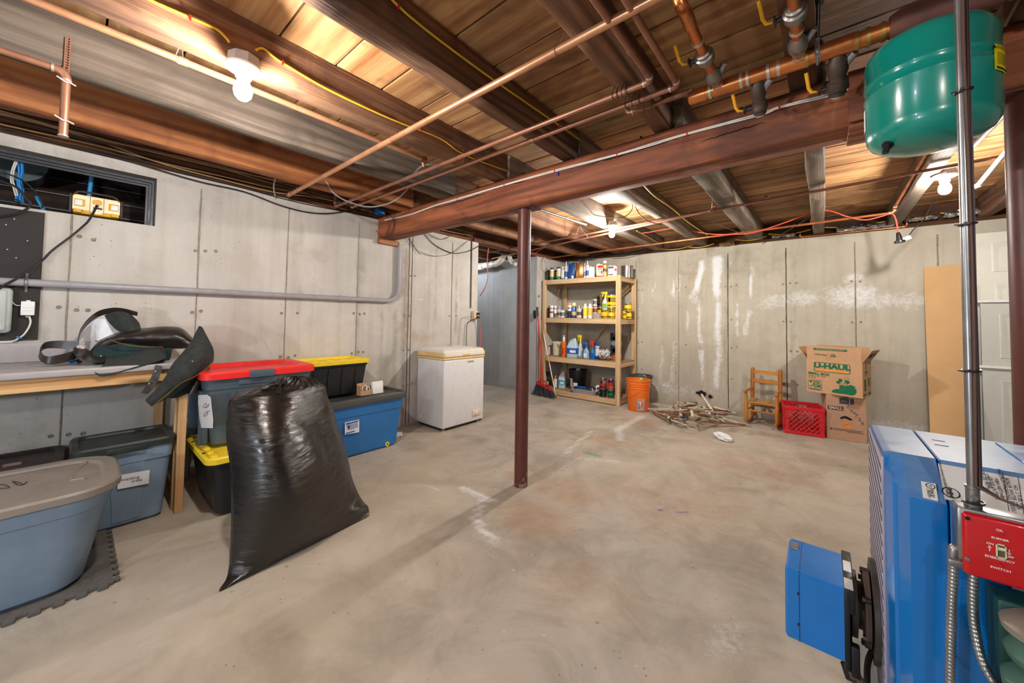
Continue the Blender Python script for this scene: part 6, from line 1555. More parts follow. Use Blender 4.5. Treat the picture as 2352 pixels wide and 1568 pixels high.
p0, p1 = P(1277, 911, y=4.52), P(1247, 760, y=4.59); p0.z = .004
pole('mop_pole', 'white and yellow banded pole leaning on the front of the shelf unit', 'pole', p0, p1, .008, WHITEP, [(0, .06, YEL, 1.2), (.22, .27, YEL, 1.15), (.48, .62, flat('pole_tan', srgb(200, 160, 90), .5), 1.1), (.95, 1, YEL, 1.2)])
p0, p1 = P(1241, 898, y=4.46), P(1244.5, 735, y=4.50); p0.z = .004
pole('broom_stick', 'plain brown wooden stick leaning behind the red broom', 'pole', p0, p1, .011, wood('stick_wood', srgb(170, 110, 74), srgb(120, 72, 46), 'z', 0, .5))
p0, p1 = P(1237, 898, y=4.50), P(1238.5, 760, y=4.54); p0.z = .004
pole('broom_stick', 'thin reddish stick leaning against the wall beside the broom', 'pole', p0, p1, .008, flat('red_brown_stick', srgb(150, 70, 52), .5))
t = thing('wall_clip', 'black handle grip clip on the wall behind the broom top', 'clip', (XL+.01, 4.6, 1.13)); b = B(); q = P(1228, 722, x=XL+.012); b.box(q, (.02, .05, .12), rot(10, 0, 0), .008); b.build('clip_body', BLKP, t)
# ---- orange bucket and dark bin
q = P(1459, 944.5, z=0); s = (q-EYE).dot(_f)/FPX
r, h = 26.5*s, 72*s
t = thing('orange_bucket', 'orange bucket with a picture sticker right of the shelf unit', 'bucket', (q.x, q.y+.10, 0))
OR = flat('orange_plastic', srgb(240, 118, 34), .42, var=.05)
b = B(); b.lathe([(r*.84, .001), (r*.87, .006), (r*.955, h*.66), (r*.96, h*.72), (r*1.0, h*.72), (r*1.0, h*.745), (r*.965, h*.75), (r*.97, h*.80), (r*1.02, h*.80), (r*1.02, h*.82), (r*.975, h*.825), (r*.98, h*.865), (r*1.02, h*.865), (r*1.02, h*.885), (r*.98, h*.89), (r*.985, h*.95), (r*1.03, h*.955), (r*1.03, h), (r*.96, h), (r*.84, .02)], 40); b.build('bucket_body', OR, t, world=False)
cx_, cy_ = t.location.x, t.location.y
for nm, a0, a1, z0, z1, m in (('sticker', -1.30, -.62, .06, .42, flat('sticker_lilac', srgb(168, 160, 170), .5)), ('sticker_patch', -1.14, -.84, .30, .40, flat('sticker_salmon', srgb(230, 130, 100), .5)), ('sticker_patch', -1.22, -1.05, .10, .30, flat('sticker_blue', srgb(96, 130, 160), .5)), ('sticker_patch', -1.02, -.8, .17, .28, flat('sticker_orange', srgb(210, 96, 50), .5)), ('sticker_patch', -1.16, -.96, .20, .33, flat('sticker_white', srgb(236, 226, 220), .5))):
    b = B(); k_ = 1.006 if nm == 'sticker' else 1.012
    b.sheet([[(r*(.87+.13*zz)*k_*math.cos(a0+(a1-a0)*k/8), r*(.87+.13*zz)*k_*math.sin(a0+(a1-a0)*k/8), h*zz) for k in range(9)] for zz in (z0, z1)]); solid(b.build(nm, m, t, world=False), .0008)
b = B(); b.tube(spline([(-r*1.0, -.02, h*.72), (-r*.8, -r*.66, h*.45), (-r*.25, -r*1.0, h*.46), (r*.3, -r*.98, h*.62), (r*.95, -r*.3, h*.73)], 6), .0025, 6); b.build('bail_handle', flat('bail_orange', srgb(190, 86, 30), .5), t, world=False)
t = thing('spray_can', 'yellow green spray can standing in the orange bucket', 'spray can', (cx_-.01, cy_, .02))
b = B(); b.lathe([(.031, .06), (.032, .38), (.026, .395), (.012, .405)], 18, T(cx_-.01, cy_, .0) @ rot(0, 6, 0)); b.build('can_body', flat('can_lime', srgb(176, 170, 60), .4), t)
b = B(); b.tube([(cx_-.01+.05+.055*math.cos(a), cy_+.02, .40+.035*math.sin(a)) for a in [k*PI/8 for k in range(9)]], .0022, 6); b.build('wire_loop', STEEL, t)
q = P(1434, 934, y=4.93)
t = thing('dark_bin', 'dark bin half hidden behind the orange bucket', 'bin', (-1.86, 4.95, 0))
b = B(); b.lathe([(.10, 0), (.13, .36), (.142, .36), (.142, .385), (.12, .385), (.10, .02)], 24); b.build('bin_body', flat('bin_grey', srgb(70, 72, 76), .5), t, world=False)
# ================================================================ along the back wall
# ---- heap of thin sticks
W_ST = [wood('trim_wood_pale', srgb(246, 238, 218), srgb(220, 206, 180), 'x', 0, .7, .2, var=.15), wood('trim_wood_brown', srgb(176, 118, 78), srgb(120, 76, 50), 'x', 0, .7, .2, var=.2), wood('trim_wood_grey', srgb(220, 210, 194), srgb(180, 166, 146), 'x', 0, .7, .2, var=.2)]
rc = random.Random(12)
ST = [(270, 932, 740, 942, 0), (455, 958, 970, 855, 0), (560, 1008, 1060, 890, 0), (600, 1020, 1240, 815, 2), (615, 1060, 750, 850, 0), (770, 812, 835, 865, 0), (780, 840, 787, 1022, 0), (400, 962, 650, 1085, 1), (660, 1082, 870, 1160, 0), (885, 815, 1010, 850, 1),
      (700, 945, 1250, 818, 2), (890, 880, 1340, 858, 1), (900, 915, 1380, 880, 0), (1065, 735, 1215, 960, 0), (1080, 932, 1370, 1100, 0), (1060, 988, 1205, 1105, 2), (1230, 905, 1530, 990, 0), (1100, 940, 1420, 962, 1), (1050, 992, 1400, 1055, 2), (1040, 1102, 1650, 1145, 1),
      (1350, 1062, 1550, 1125, 0), (1400, 1082, 1740, 1162, 2), (830, 900, 1150, 830, 1), (480, 968, 700, 1002, 1), (520, 962, 820, 962, 2), (900, 1082, 1020, 1040, 2), (990, 1092, 1060, 1060, 1), (930, 952, 945, 1028, 0), (1200, 1002, 1400, 1012, 1), (1130, 962, 1350, 1002, 0),
      (640, 1000, 900, 990, 1), (700, 1060, 860, 1075, 0), (760, 905, 1000, 960, 1), (860, 850, 1050, 830, 0), (1000, 1000, 1180, 1040, 1), (560, 985, 760, 1050, 1), (1180, 930, 1480, 975, 1), (950, 1010, 1300, 1090, 0), (640, 960, 980, 930, 0), (820, 985, 1120, 1012, 1), (1090, 900, 1180, 1000, 0), (690, 905, 720, 960, 1), (1250, 1010, 1500, 1100, 2), (980, 940, 1240, 975, 2)]
words = ['pale', 'brown', 'weathered']
for k, (x0, y0, x1, y1, mi) in enumerate(ST):
    pa = (1430+x0/5.88, 780+y0/5.88); pb = (1430+x1/5.88, 780+y1/5.88)
    def zf(px, py):
        e = math.exp(-((px-1590)/62)**2-((py-948)/26)**2)
        return .014+.15*e*(1 if py < 962 else .6)
    za, zb_ = zf(*pa), zf(*pb)
    if k == 13: za = .30
    A, Bp = P(*pa, z=za), P(*pb, z=zb_)
    for q in (A, Bp):
        if q.y > 5.19: 
            q.y = 5.17
    if k == 13: A = P(*pa, y=5.15)
    d = Bp-A
    LB = {0: 'pale stick reaching furthest left from the heap, beside the orange bucket', 13: 'pale stick standing up out of the heap against the wall', 8: 'short pale stick lying apart in front of the heap on the left', 7: 'brown stick along the front left edge of the heap', 19: 'long brown stick along the front right edge of the heap', 21: 'weathered stick reaching furthest right, towards the rocking chair',
          16: 'pale stick at the right rear edge of the heap', 12: 'long pale stick sloping right across the top of the heap', 11: 'brown stick sloping right across the top of the heap', 4: 'pale stick crossing the left of the heap steeply', 5: 'short pale stick at the back left of the heap', 6: 'pale stick pointing straight towards the camera at the left of the heap', 1: 'long pale stick rising right over the heap from the left',
          15: 'weathered stick pointing down right at the front middle of the heap', 14: 'pale stick running down right through the middle of the heap', 25: 'short weathered stick at the front of the heap beside the grey disc', 20: 'pale stick at the far right front of the heap'}
    t = thing('wood_stick', LB.get(k, 'thin %s trim stick in the middle of the loose heap' % words[mi]), 'stick', tuple(A), group='trim sticks in the heap by the back wall')
    X = T((A+Bp)/2) @ d.to_track_quat('X', 'Z').to_matrix().to_4x4() @ rot(rc.uniform(-25, 25), 0, 0)
    b = B(); b.box((0, 0, 0), (d.length, rc.uniform(.018, .030), rc.uniform(.009, .015)), None, .0015, 1)
    bmesh.ops.transform(b.bm, matrix=X, verts=b.bm.verts)
    b.build('stick_body', W_ST[mi], t)
q = P(1573, 956, z=.035)
t = thing('rubber_disc', 'round dark grey disc lying in front of the stick heap', 'disc', (q.x, q.y-.02, .034)); b = B(); b.lathe([(.0, -.02), (.036, -.018), (.042, 0), (.036, .018), (0, .02)], 20, rot(82, 0, 12), caps=False); b.build('disc_body', flat('cap_grey', srgb(84, 84, 88), .7), t, world=False)
# dark broken hole at the foot of the wall
t = thing('wall_hole', 'dark broken patch low on the back wall above the stick heap', 'hole', tuple(P(1615, 905, y=YB-.002)))
rc = random.Random(3)
for c, n_, r_ in (((1612, 903), 11, .05), ((1632, 911), 9, .035)):
    q = P(*c, y=YB-.003); b = B(); b.poly([(q.x+r_*(1.3 if c[0] < 1620 else .8)*rc.uniform(.6, 1.2)*math.cos(2*PI*k/n_), q.y, q.z+r_*.75*rc.uniform(.6, 1.2)*math.sin(2*PI*k/n_)) for k in range(n_)]); b.build('hole_patch', BLACK, t)
# ---- child's rocking chair
W_CH = wood('honey_wood', srgb(206, 136, 52), srgb(168, 100, 34), 'z', 0, .35, .1, stain=srgb(160, 94, 34), var=.04)
W_CX = wood('honey_wood_rail', srgb(210, 140, 56), srgb(170, 102, 36), 'x', 0, .35, .1, stain=srgb(162, 96, 36), var=.04)
cxm, cym = -.512, 4.82
t = thing('rocking_chair', 'small honey coloured wooden rocking chair with a woven seat by the back wall', 'chair', (cxm, cym+.12, 0), -4)
hw = .139
def CL(*a): return Vector(a)
def lat(name, prof, x, y, m=W_CH, lean=0):
    b = B(); b.lathe(prof, 14, T(x, y, 0) @ rot(lean, 0, 0)); return b.build(name, m, t, world=False)
yf_, yb_ = -.12, .115
for sx in (-1, 1):
    lat('front_leg', [(.013, .035), (.018, .06), (.022, .13), (.0215, .20), (.016, .255), (.013, .275), (.018, .285), (.016, .30), (.013, .355)], sx*hw, yf_)
    lat('back_post', [(.015, .035), (.020, .08), (.021, .30), (.021, .565), (.018, .585), (.008, .595)], sx*hw*.93, yb_, lean=-4)
    b = B(); b.tube(spline([(sx*hw, yf_-.035, .357), (sx*hw, yf_+.0, .36), (sx*hw*.97, .0, .362), (sx*hw*.94, yb_+.02, .365)], 5), lambda u: .017 if u < .25 else .0135, 10); b.build('armrest', W_CH, t, world=False)
    b = B(); b.sphere((sx*hw, yf_-.035, .357), .0185); b.build('arm_knob', W_CH, t, world=False)
    b = B(); pts = [(sx*hw*.97, -.20+.5*k/14, .012+.9*(((k-6.2)/14)**2)*.22+.006) for k in range(15)]
    rows = [[(x-.011, y, z-.014), (x+.011, y, z-.014), (x+.011, y, z+.014), (x-.011, y, z+.014)] for x, y, z in pts]
    b.loft([[Vector(q) for q in r_] for r_ in rows]); b.build('rocker', W_CH, t, world=False)
    b = B(); b.cyl((sx*hw, yf_, .15), (sx*hw*.93, yb_, .15), .009, n=10); b.build('side_stretcher', W_CX, t, world=False)
for z, hh in ((.545, .036), (.445, .040)):
    b = B(); yy = yb_+.012+(z-.3)*.07
    rows = []
    for k in range(11):
        u = k/10*2-1; rows.append([(u*hw*.93, yy+.012*(1-u*u), z-hh/2), (u*hw*.93, yy+.012*(1-u*u)-.009, z-hh/2), (u*hw*.93, yy+.012*(1-u*u)-.009, z+hh/2), (u*hw*.93, yy+.012*(1-u*u), z+hh/2)])
    b.loft([[Vector(q) for q in r_] for r_ in rows]); b.build('back_slat', W_CX, t, world=False)
for y, z in ((yf_, .15), (yf_, .115+.0), (yb_, .17)):
    b = B(); b.cyl((-hw, y, z), (hw, y, z), .0095, n=10); b.build('stretcher', W_CX, t, world=False) if z != .115 else b.bm.free()
WOV, nt, bs = new_mat('woven_seat')
v = coords(nt, (1, 1, 1)); wv = nd(nt, 'TexWave', Vector=v, Scale=60.0, Distortion=1.5); wv.bands_direction = 'Y'
nt.links.new(ramp(nt, wv.outputs[0], (.2, srgb(120, 92, 56)), (.7, srgb(206, 176, 120))), bs.inputs['Base Color']); bs.inputs['Roughness'].default_value = .85; bump(nt, bs, wv.outputs[0], .6, .004)
b = B(); rows = []
for j in range(9):
    rows.append([(-hw*.98+2*hw*.98*i/10, yf_-.008+(yb_-yf_+.01)*j/8, .243-.010*math.sin(PI*i/10)*math.sin(PI*j/8)) for i in range(11)])
b.sheet(rows); solid(b.build('woven_seat', WOV, t, world=False), .018, 0)
for y in (yf_, yb_):
    b = B(); b.cyl((-hw, y, .24), (hw, y, .24), .0125, n=12); b.build('seat_rail', W_CX, t, world=False)
# ---- red milk crate
CRD = flat('crate_red', srgb(206, 24, 34), .4, var=.06)
S_ = .315; hC = .275
t = thing('milk_crate', 'red plastic milk crate with diamond lattice sides by the rocking chair', 'crate', (-.314+.5*S_*math.cos(math.radians(9))-.5*S_*math.sin(math.radians(9)), 4.715+.5*S_*math.sin(math.radians(9))+.5*S_*math.cos(math.radians(9)), 0), 9)
h2 = S_/2
for sx in (-1, 1):
    for sy in (-1, 1):
        b = B(); b.span(sx*h2, sx*(h2-.036), sy*h2, sy*(h2-.006), 0.004, hC-.012); b.span(sx*h2, sx*(h2-.006), sy*h2, sy*(h2-.036), .004, hC-.012)
        b.build('corner_post', CRD, t, world=False)
for nm, z0, z1, d_ in (('bottom_rim', .004, .03, .004), ('band', .085, .095, .005), ('band', .155, .165, .005), ('top_rim', hC-.03, hC, .007)):
    for k in range(4):
        b = B(); b.span(-h2-d_*.5, h2+d_*.5, -h2-d_, -h2+.006, z0, z1, .0015, 1)
        if nm == 'band': 
            b.bm.free(); b = B(); b.span(-h2-d_*.5, -h2+.04, -h2-d_, -h2+.006, z0, z1); b.span(h2-.04, h2+d_*.5, -h2-d_, -h2+.006, z0, z1)
        bmesh.ops.transform(b.bm, matrix=rot(0, 0, 90*k), verts=b.bm.verts); b.build(nm, CRD, t, world=False)
for k in range(4):
    b = B(); W0, W1, Z0, Z1 = -h2+.034, h2-.034, .028, hC-.03
    n_ = 6; sp = (W1-W0)/n_
    for sgn in (1, -1):
        for i in range(-n_-2, n_*2+2):
            xa = W0+i*sp; 
            pts = []
            L = (Z1-Z0)/1.12
            x0_, x1_ = xa, xa+sgn*L
            lo, hi = (0, 1)
            def clip(v): return max(W0, min(W1, v))
            t0, t1 = 0.0, 1.0
            dx = x1_-x0_
            ta, tb = (W0-x0_)/dx, (W1-x0_)/dx
            t0, t1 = max(0, min(ta, tb)), min(1, max(ta, tb))
            if t1-t0 < .03: continue
            b.cyl((x0_+dx*t0, -h2+.001, Z0+(Z1-Z0)*t0), (x0_+dx*t1, -h2+.001, Z0+(Z1-Z0)*t1), .0036, n=5, caps=False)
    bmesh.ops.transform(b.bm, matrix=rot(0, 0, 90*k), verts=b.bm.verts); o = b.build('lattice', CRD, t, world=False); o['kind'] = 'stuff'
for k in range(4):
    b = B(); b.span(-h2+.03, -.065, -h2-.001, -h2+.004, hC-.06, hC-.028); b.span(.065, h2-.03, -h2-.001, -h2+.004, hC-.06, hC-.028); b.tube([(-.065, -h2+.001, hC-.03), (-.06, -h2+.001, hC-.058), (.06, -h2+.001, hC-.058), (.065, -h2+.001, hC-.03)], .003, 6)
    bmesh.ops.transform(b.bm, matrix=rot(0, 0, 90*k), verts=b.bm.verts); b.build('handle_frame', CRD, t, world=False)
b = B()
for k in range(8): b.span(-h2+.005, h2-.005, -h2+.02+k*.039, -h2+.026+k*.039, .004, .010); b.span(-h2+.02+k*.039, -h2+.026+k*.039, -h2+.005, h2-.005, .004, .0101)
o = b.build('floor_grid', CRD, t, world=False); o['kind'] = 'stuff'
# ---- cardboard boxes
KR = flat('brown_cardboard', srgb(196, 154, 116), .9, var=.05, scale=30); KR2 = flat('tan_cardboard', srgb(186, 146, 118), .9, var=.05, scale=30); KRI = flat('cardboard_inside', srgb(150, 112, 80), .9)
GRN = flat('print_green', srgb(18, 106, 72), .85, var=.12, scale=60); ORG = flat('print_orange', srgb(238, 150, 50), .85); NAV = flat('print_slate', srgb(66, 66, 82), .85)
ang = 8
LW, LD, LH = .288, .30, .425
l0 = Vector((.012, 4.790, 0)); ux = Vector((math.cos(math.radians(ang)), math.sin(math.radians(ang)), 0)); uy = Vector((-ux.y, ux.x, 0)); uz = Vector((0, 0, 1))
c0 = l0+ux*LW/2+uy*LD/2
t = thing('cardboard_box', 'closed tan cardboard box marked SMALL under the open box', 'box', tuple(c0), ang)
b = B(); b.span(-LW/2, LW/2, -LD/2, LD/2, 0, LH, .003, 1); b.build('carton', KR2, t, world=False)
def onf(x, z, d=.0008): return face_m((x, -LD/2-d, z), (1, 0, 0), (0, 0, 1))
def flatp(name, pts, z, m, M, par):
    b = B(); b.prism(pts, .0006, M @ T(0, 0, z)); return b.build(name, m, par, world=False)
F = onf(-LW/2, 0)      # x to the right from the left edge, y up
def rect(x0, x1, y0, y1): return [(x0, y0), (x1, y0), (x1, y1), (x0, y1)]
flatp('printed_bar', rect(.008, .125, .28, .318), 0, NAV, F, t)
text('print', 'SMALL', .036, flat('print_pale', srgb(206, 176, 150), .85), F @ T(.0665, .299, .001), t, bold=.0012, world=False, sx=.95)
flatp('box_picture', rect(.095, .165, .345, .40), 0, NAV, F, t); flatp('box_picture', [(.172, .345), (.20, .35), (.20, .403), (.172, .40)], 0, NAV, F, t); flatp('box_picture', [(.10, .402), (.165, .402), (.16, .412), (.12, .412)], 0, NAV, F, t)
text('print', 'SMALL', .012, flat('print_pale', srgb(206, 176, 150), .85), F @ T(.128, .372, .001), t, world=False)
flatp('hand_hole', [(.098, .205), (.105, .199), (.135, .212), (.165, .199), (.182, .196), (.186, .207), (.178, .215), (.145, .232), (.128, .232), (.100, .215)], 0, BLACK, F, t)
flatp('logo_square', rect(.112, .172, .118, .178), 0, ORG, F, t)
b = B()
for k in range(6): b.tube([(.115+.009*k, .12, .0009), (.120+.009*k+.004, .176, .0009)], .0012, 4)
bmesh.ops.transform(b.bm, matrix=F, verts=b.bm.verts); b.build('logo_stencil', KR2, t, world=False)
text('print', 'THE HOME DEPOT', .0068, PRT, F @ T(.142, .148, .001) @ rot(0, 0, 38), t, world=False)
for k, (x0, x1, y) in enumerate(((.05, .26, .103), (.05, .25, .092), (.15, .265, .082))):
    flatp('print_line', rect(x0, x1, y, y+.004), 0, NAV, F, t)
flatp('print_mark', rect(.025, .042, .09, .106), 0, NAV, F, t)
for s_, pts in enumerate((((.145, .31), (.155, .33), (.165, .34)), ((.165, .335), (.20, .31)), ((.158, .318), (.172, .305)), ((.172, .285), (.178, .30), (.19, .298), (.188, .282), (.18, .283), (.198, .268)), ((.198, .262), (.205, .282)), ((.202, .27), (.232, .255)), ((.215, .262), (.21, .235)), ((.225, .232), (.245, .226), (.23, .205), (.252, .198)), ((.262, .195), (.247, .175), (.268, .165)), ((.255, .185), (.268, .178)))):
    b = B(); b.tube([(x, y, .001) for x, y in pts], .0016, 5); bmesh.ops.transform(b.bm, matrix=F, verts=b.bm.verts); b.build('pen_mark', INK, t, world=False)
# open box on top
BW, BD, BH, bz = .418, .30, .325, .4265
ang = -15
ux = Vector((math.cos(math.radians(ang)), math.sin(math.radians(ang)), 0)); uy = Vector((-ux.y, ux.x, 0))
o0 = Vector((.064, 4.785, 0))-ux*BW/2
c1 = o0+ux*BW/2+uy*BD/2; c1.z = bz
t = thing('moving_box', 'open brown moving box with green printing stacked on the tan box', 'box', tuple(c1), ang)
tk = .004
for nm, a in (('front_wall', (-BW/2, BW/2, -BD/2, -BD/2+tk, 0, BH)), ('back_wall', (-BW/2, BW/2, BD/2-tk, BD/2, 0, BH)), ('side_wall', (-BW/2, -BW/2+tk, -BD/2+tk, BD/2-tk, 0, BH)), ('side_wall', (BW/2-tk, BW/2, -BD/2+tk, BD/2-tk, 0, BH)), ('bottom', (-BW/2+tk, BW/2-tk, -BD/2+tk, BD/2-tk, 0, tk))):
    b = B(); b.span(*a); b.build(nm, KR, t, world=False)
FH = .135
def flap(nm, hinge, wd, ang_, axis):
    b = B(); b.span(-wd/2, wd/2, 0, tk, 0, FH)
    X = T(hinge) @ rot(0, 0, axis) @ rot(ang_, 0, 0); bmesh.ops.transform(b.bm, matrix=X, verts=b.bm.verts); b.build(nm, KR, t, world=False); return X
XF = flap('front_flap', (0, -BD/2, BH), BW-.01, 4, 0)
flap('back_flap', (0, BD/2, BH), BW-.01, -6+180-180, 180)
XR_ = flap('side_flap', (BW/2, 0, BH), BD-.01, 30, 90)
flap('side_flap', (-BW/2, 0, BH), BD-.01, 32, -90)
F = face_m((-BW/2, -BD/2-.0008, 0), (1, 0, 0), (0, 0, 1))
def rrect(x0, x1, y0, y1, r, n=5):
    return [(p.x, p.y) for p in rr((x0+x1)/2, (y0+y1)/2, (x1-x0)/2, (y1-y0)/2, r, 0, n)]
def frame(name, x0, x1, y0, y1, w_, r, m, M, par):
    b = B(); a = rrect(x0, x1, y0, y1, r); c = rrect(x0+w_, x1-w_, y0+w_, y1-w_, max(.001, r-w_)); va = b._verts([M @ Vector((x, y, .0004)) for x, y in a]); vc = b._verts([M @ Vector((x, y, .0004)) for x, y in c]); b.bridge(va, vc); return b.build(name, m, par, world=False)
frame('logo_frame', .060, .335, .208, .302, .006, .014, GRN, F, t)
text('logo_print', 'U-HAUL', .064, GRN, F @ T(.198, .266, .001), t, bold=.0035, world=False, sx=1.18)
flatp('logo_stripe', rect(.072, .323, .218, .234), 0, ORG, F, t)
text('print', 'SMALL BOX', .032, GRN, F @ T(.012, .185, .001), t, 'LEFT', bold=.0012, world=False, sx=1.0)
text('print', '16 3/8" x 12 5/8" x 12 5/8"', .0135, GRN, F @ T(.014, .162, .001), t, 'LEFT', world=False, sx=.95)
text('print', '1.5 CU FT', .0145, GRN, F @ T(.014, .144, .001), t, 'LEFT', bold=.0003, world=False)
frame('badge_frame', .012, .122, .022, .122, .003, .01, GRN, F, t)
text('print', 'U-HAUL', .017, GRN, F @ T(.08, .108, .001), t, bold=.0005, world=False); text('print', 'BOXES', .017, GRN, F @ T(.08, .091, .001), t, bold=.0005, world=False)
text('print', 'OK', .044, GRN, F @ T(.088, .062, .001), t, bold=.0018, world=False); text('print', 'FOR SHIPPING', .0135, GRN, F @ T(.067, .032, .001), t, bold=.0004, world=False)
b = B(); b.tube([(.022, .064, .001), (.034, .05, .001), (.056, .084, .001)], .003, 5); bmesh.ops.transform(b.bm, matrix=F, verts=b.bm.verts); b.build('tick_mark', GRN, t, world=False)
flatp('printed_shield', [(.022, .112), (.044, .112), (.042, .096), (.033, .088), (.024, .096)], 0, GRN, F, t)
# printed garden pots
flatp('printed_pot', [(.25, .02), (.33, .018), (.33, .095), (.255, .10)], 0, GRN, F, t)
flatp('printed_pot', [(p[0], p[1]) for p in [(.335+.042*math.cos(a), .058+.044*math.sin(a)) for a in [2*PI*k/20 for k in range(20)]]], .0001, GRN, F, t)
flatp('printed_pot', rect(.308, .37, .096, .104), .0001, GRN, F, t); flatp('printed_knob', [(.325, .104), (.352, .104), (.347, .112), (.33, .112)], 0, GRN, F, t)
flatp('printed_shoe', [(.20, .022), (.26, .018), (.262, .055), (.235, .06), (.205, .045), (.197, .032)], .0002, GRN, F, t)
for x, y, r_ in ((.262, .145, .016), (.245, .125, .014), (.312, .135, .017)):
    flatp('printed_flower', [(x+r_*math.cos(a)*(1+.15*math.cos(3*a)), y+r_*math.sin(a)) for a in [2*PI*k/16 for k in range(16)]], 0, GRN, F, t)
for p0, p1 in (((.262, .13), (.275, .1)), ((.312, .12), (.297, .095)), ((.30, .16), (.285, .1)), ((.248, .12), (.26, .1))):
    b = B(); b.tube([(*p0, .001), (*p1, .001)], .0014, 4); bmesh.ops.transform(b.bm, matrix=F, verts=b.bm.verts); b.build('printed_stem', GRN, t, world=False)
frame('printed_tool', .29, .322, .15, .178, .0025, .006, GRN, F, t)
# flap print (the square code on it is left out)
FF = XF @ face_m((-BW/2, -.0008, 0), (1, 0, 0), (0, 0, 1))
flatp('printed_bar', rect(.06, .315, .095, .115), 0, GRN, FF, t)
text('print', 'FIND YOUR RE-SOURCES OR RECOMMENT', .0125, KR, FF @ T(.188, .105, .0011), t, bold=.0004, world=False, sx=.88)
text('print', 'U-Haul App', .019, GRN, FF @ T(.068, .052, .001), t, 'LEFT', bold=.0003, world=False)
text('print', 'SCAN\nTO GET\nSTARTED', .0105, GRN, FF @ T(.212, .05, .001), t, bold=.0003, world=False)
frame('printed_phone', .158, .182, .02, .078, .0018, .006, GRN, FF @ rot(0, 0, -6), t)
# right side print
FR = face_m((BW/2+.0008, -BD/2, 0), (0, 1, 0), (0, 0, 1))
flatp('printed_vase', [(.10, .265), (.135, .265), (.13, .29), (.122, .30), (.125, .318), (.108, .318), (.112, .30), (.104, .29)], 0, GRN, FR, t)
frame('logo_frame', .08, .175, .205, .25, .003, .006, GRN, FR, t); text('logo_print', 'U-HAUL', .022, GRN, FR @ T(.128, .232, .001), t, bold=.0008, world=False); flatp('logo_stripe', rect(.088, .168, .195, .202), 0, ORG, FR, t)
for k in range(5): flatp('print_line', rect(.17, .25, .10+.016*k, .108+.016*k), 0, GRN, FR, t)
for k in range(4): flatp('print_line', rect(.06+.014*k, .068+.014*k, .06, .17), 0, GRN, FR, t)
flatp('printed_bar', rect(.02, .11, .018, .035), 0, GRN, FR, t); flatp('printed_bar', rect(.19, .275, .018, .035), 0, GRN, FR, t)
FS = XR_ @ face_m((-BD/2, -.0008, 0), (1, 0, 0), (0, 0, 1))
flatp('printed_patch', rect(.21, .255, .06, .10), 0, GRN, FS, t)
for k in range(6): flatp('print_line', rect(.06+.018*k, .07+.018*k, .05, .10), 0, NAV, FS, t)
# ---- crumpled paper
q = P(1662, 1010, z=.0)
t = thing('crumpled_paper', 'crumpled white paper on the floor in front of the rocking chair', 'paper', (q.x, q.y, 0))
b = B(); b.sphere((0, 0, 0), 1, None, 16, 10)
for v_ in b.bm.verts:
    c = v_.co.copy(); n_ = noise.noise(c*2.3+Vector((3, 1, 0)))+.5*noise.noise(c*6)
    v_.co = Vector((c.x*.085, c.y*.05, c.z*.034))*(1+.45*n_)
bmesh.ops.transform(b.bm, matrix=T(0, 0, .028) @ rot(0, 8, -22), verts=b.bm.verts)
for v_ in b.bm.verts: v_.co.z = max(.001, v_.co.z)
b.build('paper_ball', flat('paper_white', srgb(236, 234, 236), .8), t, world=False, sharp=14)
# ---- cardboard sheet and doors leaning on the back wall
t = thing('cardboard_sheet', 'tall tan cardboard sheet leaning against the back wall', 'cardboard', (.83, 5.0, 0))
b = B(); rows = []
for j in range(13):
    f = j/12; z = 1.655*f+.001
    y = 5.19-.24*(1-f)**1.2
    bowx = .945+.018*f-.05*max(0, .35-f)**1.3*3
    rows.append([(.71+.014*f+(bowx-.71-.014*f)*i/6, y-.02*math.sin(PI*i/6)*(1-f), z+(.012*i/6 if j == 12 else 0)) for i in range(7)])
b.sheet(rows); solid(b.build('sheet', flat('sheet_cardboard', srgb(206, 166, 118), .9, var=.04, scale=8), t), .005, 0)
W_DB = wood('brown_slat', srgb(110, 80, 62), srgb(70, 48, 38), 'z', 0, .7, .3, var=.3)
for k, (x, w_, z1, y) in enumerate(((.975, .022, 1.52, 5.16), (1.003, .02, 1.48, 5.14), (.99, .03, 1.2, 5.10))):
    t = thing('wood_board', ('tallest brown board', 'second brown board', 'shorter brown board')[k]+' standing between the cardboard sheet and the white doors', 'board', (x, y, 0)); b = B(); b.span(x-w_/2, x+w_/2, y-.012, y+.02, 0, z1, .002, 1); b.build('board_body', W_DB, t)
DWH = flat('door_white', srgb(222, 220, 208), .45, var=.03); DGR = flat('door_grey_white', srgb(196, 198, 190), .45, var=.03)
def pdoor(name, label, x0, x1, z1, y, m, panels):
    t = thing(name, label, 'door', ((x0+x1)/2, y, 0))
    b = B(); b.span(x0, x1, y, y+.035, 0, z1, .002, 1); b.build('door_slab', m, t)
    for (a0, a1, c0_, c1_) in panels:
        b = B(); M_ = face_m((0, y-.0005, 0), (1, 0, 0), (0, 0, 1))
        def rg(d, e): return [Vector((a0+d, y-e, c0_+d)), Vector((a1-d, y-e, c0_+d)), Vector((a1-d, y-e, c1_-d)), Vector((a0+d, y-e, c1_-d))]
        b.loft([rg(0, .0005), rg(.006, .006), rg(.016, .006), rg(.028, .001), rg(.05, .005)], caps=False); b.poly(rg(.05, .005)); b.build('door_panel', m, t)
    return t
pdoor('panel_door', 'taller white panel door leaning against the back wall at right', 1.03, 1.80, 1.925, 5.15, DWH, ((1.115, 1.38, 1.58, 1.83), (1.45, 1.72, 1.58, 1.83), (1.13, 1.38, .9, 1.47), (1.45, 1.72, .9, 1.47), (1.13, 1.38, .2, .75)))
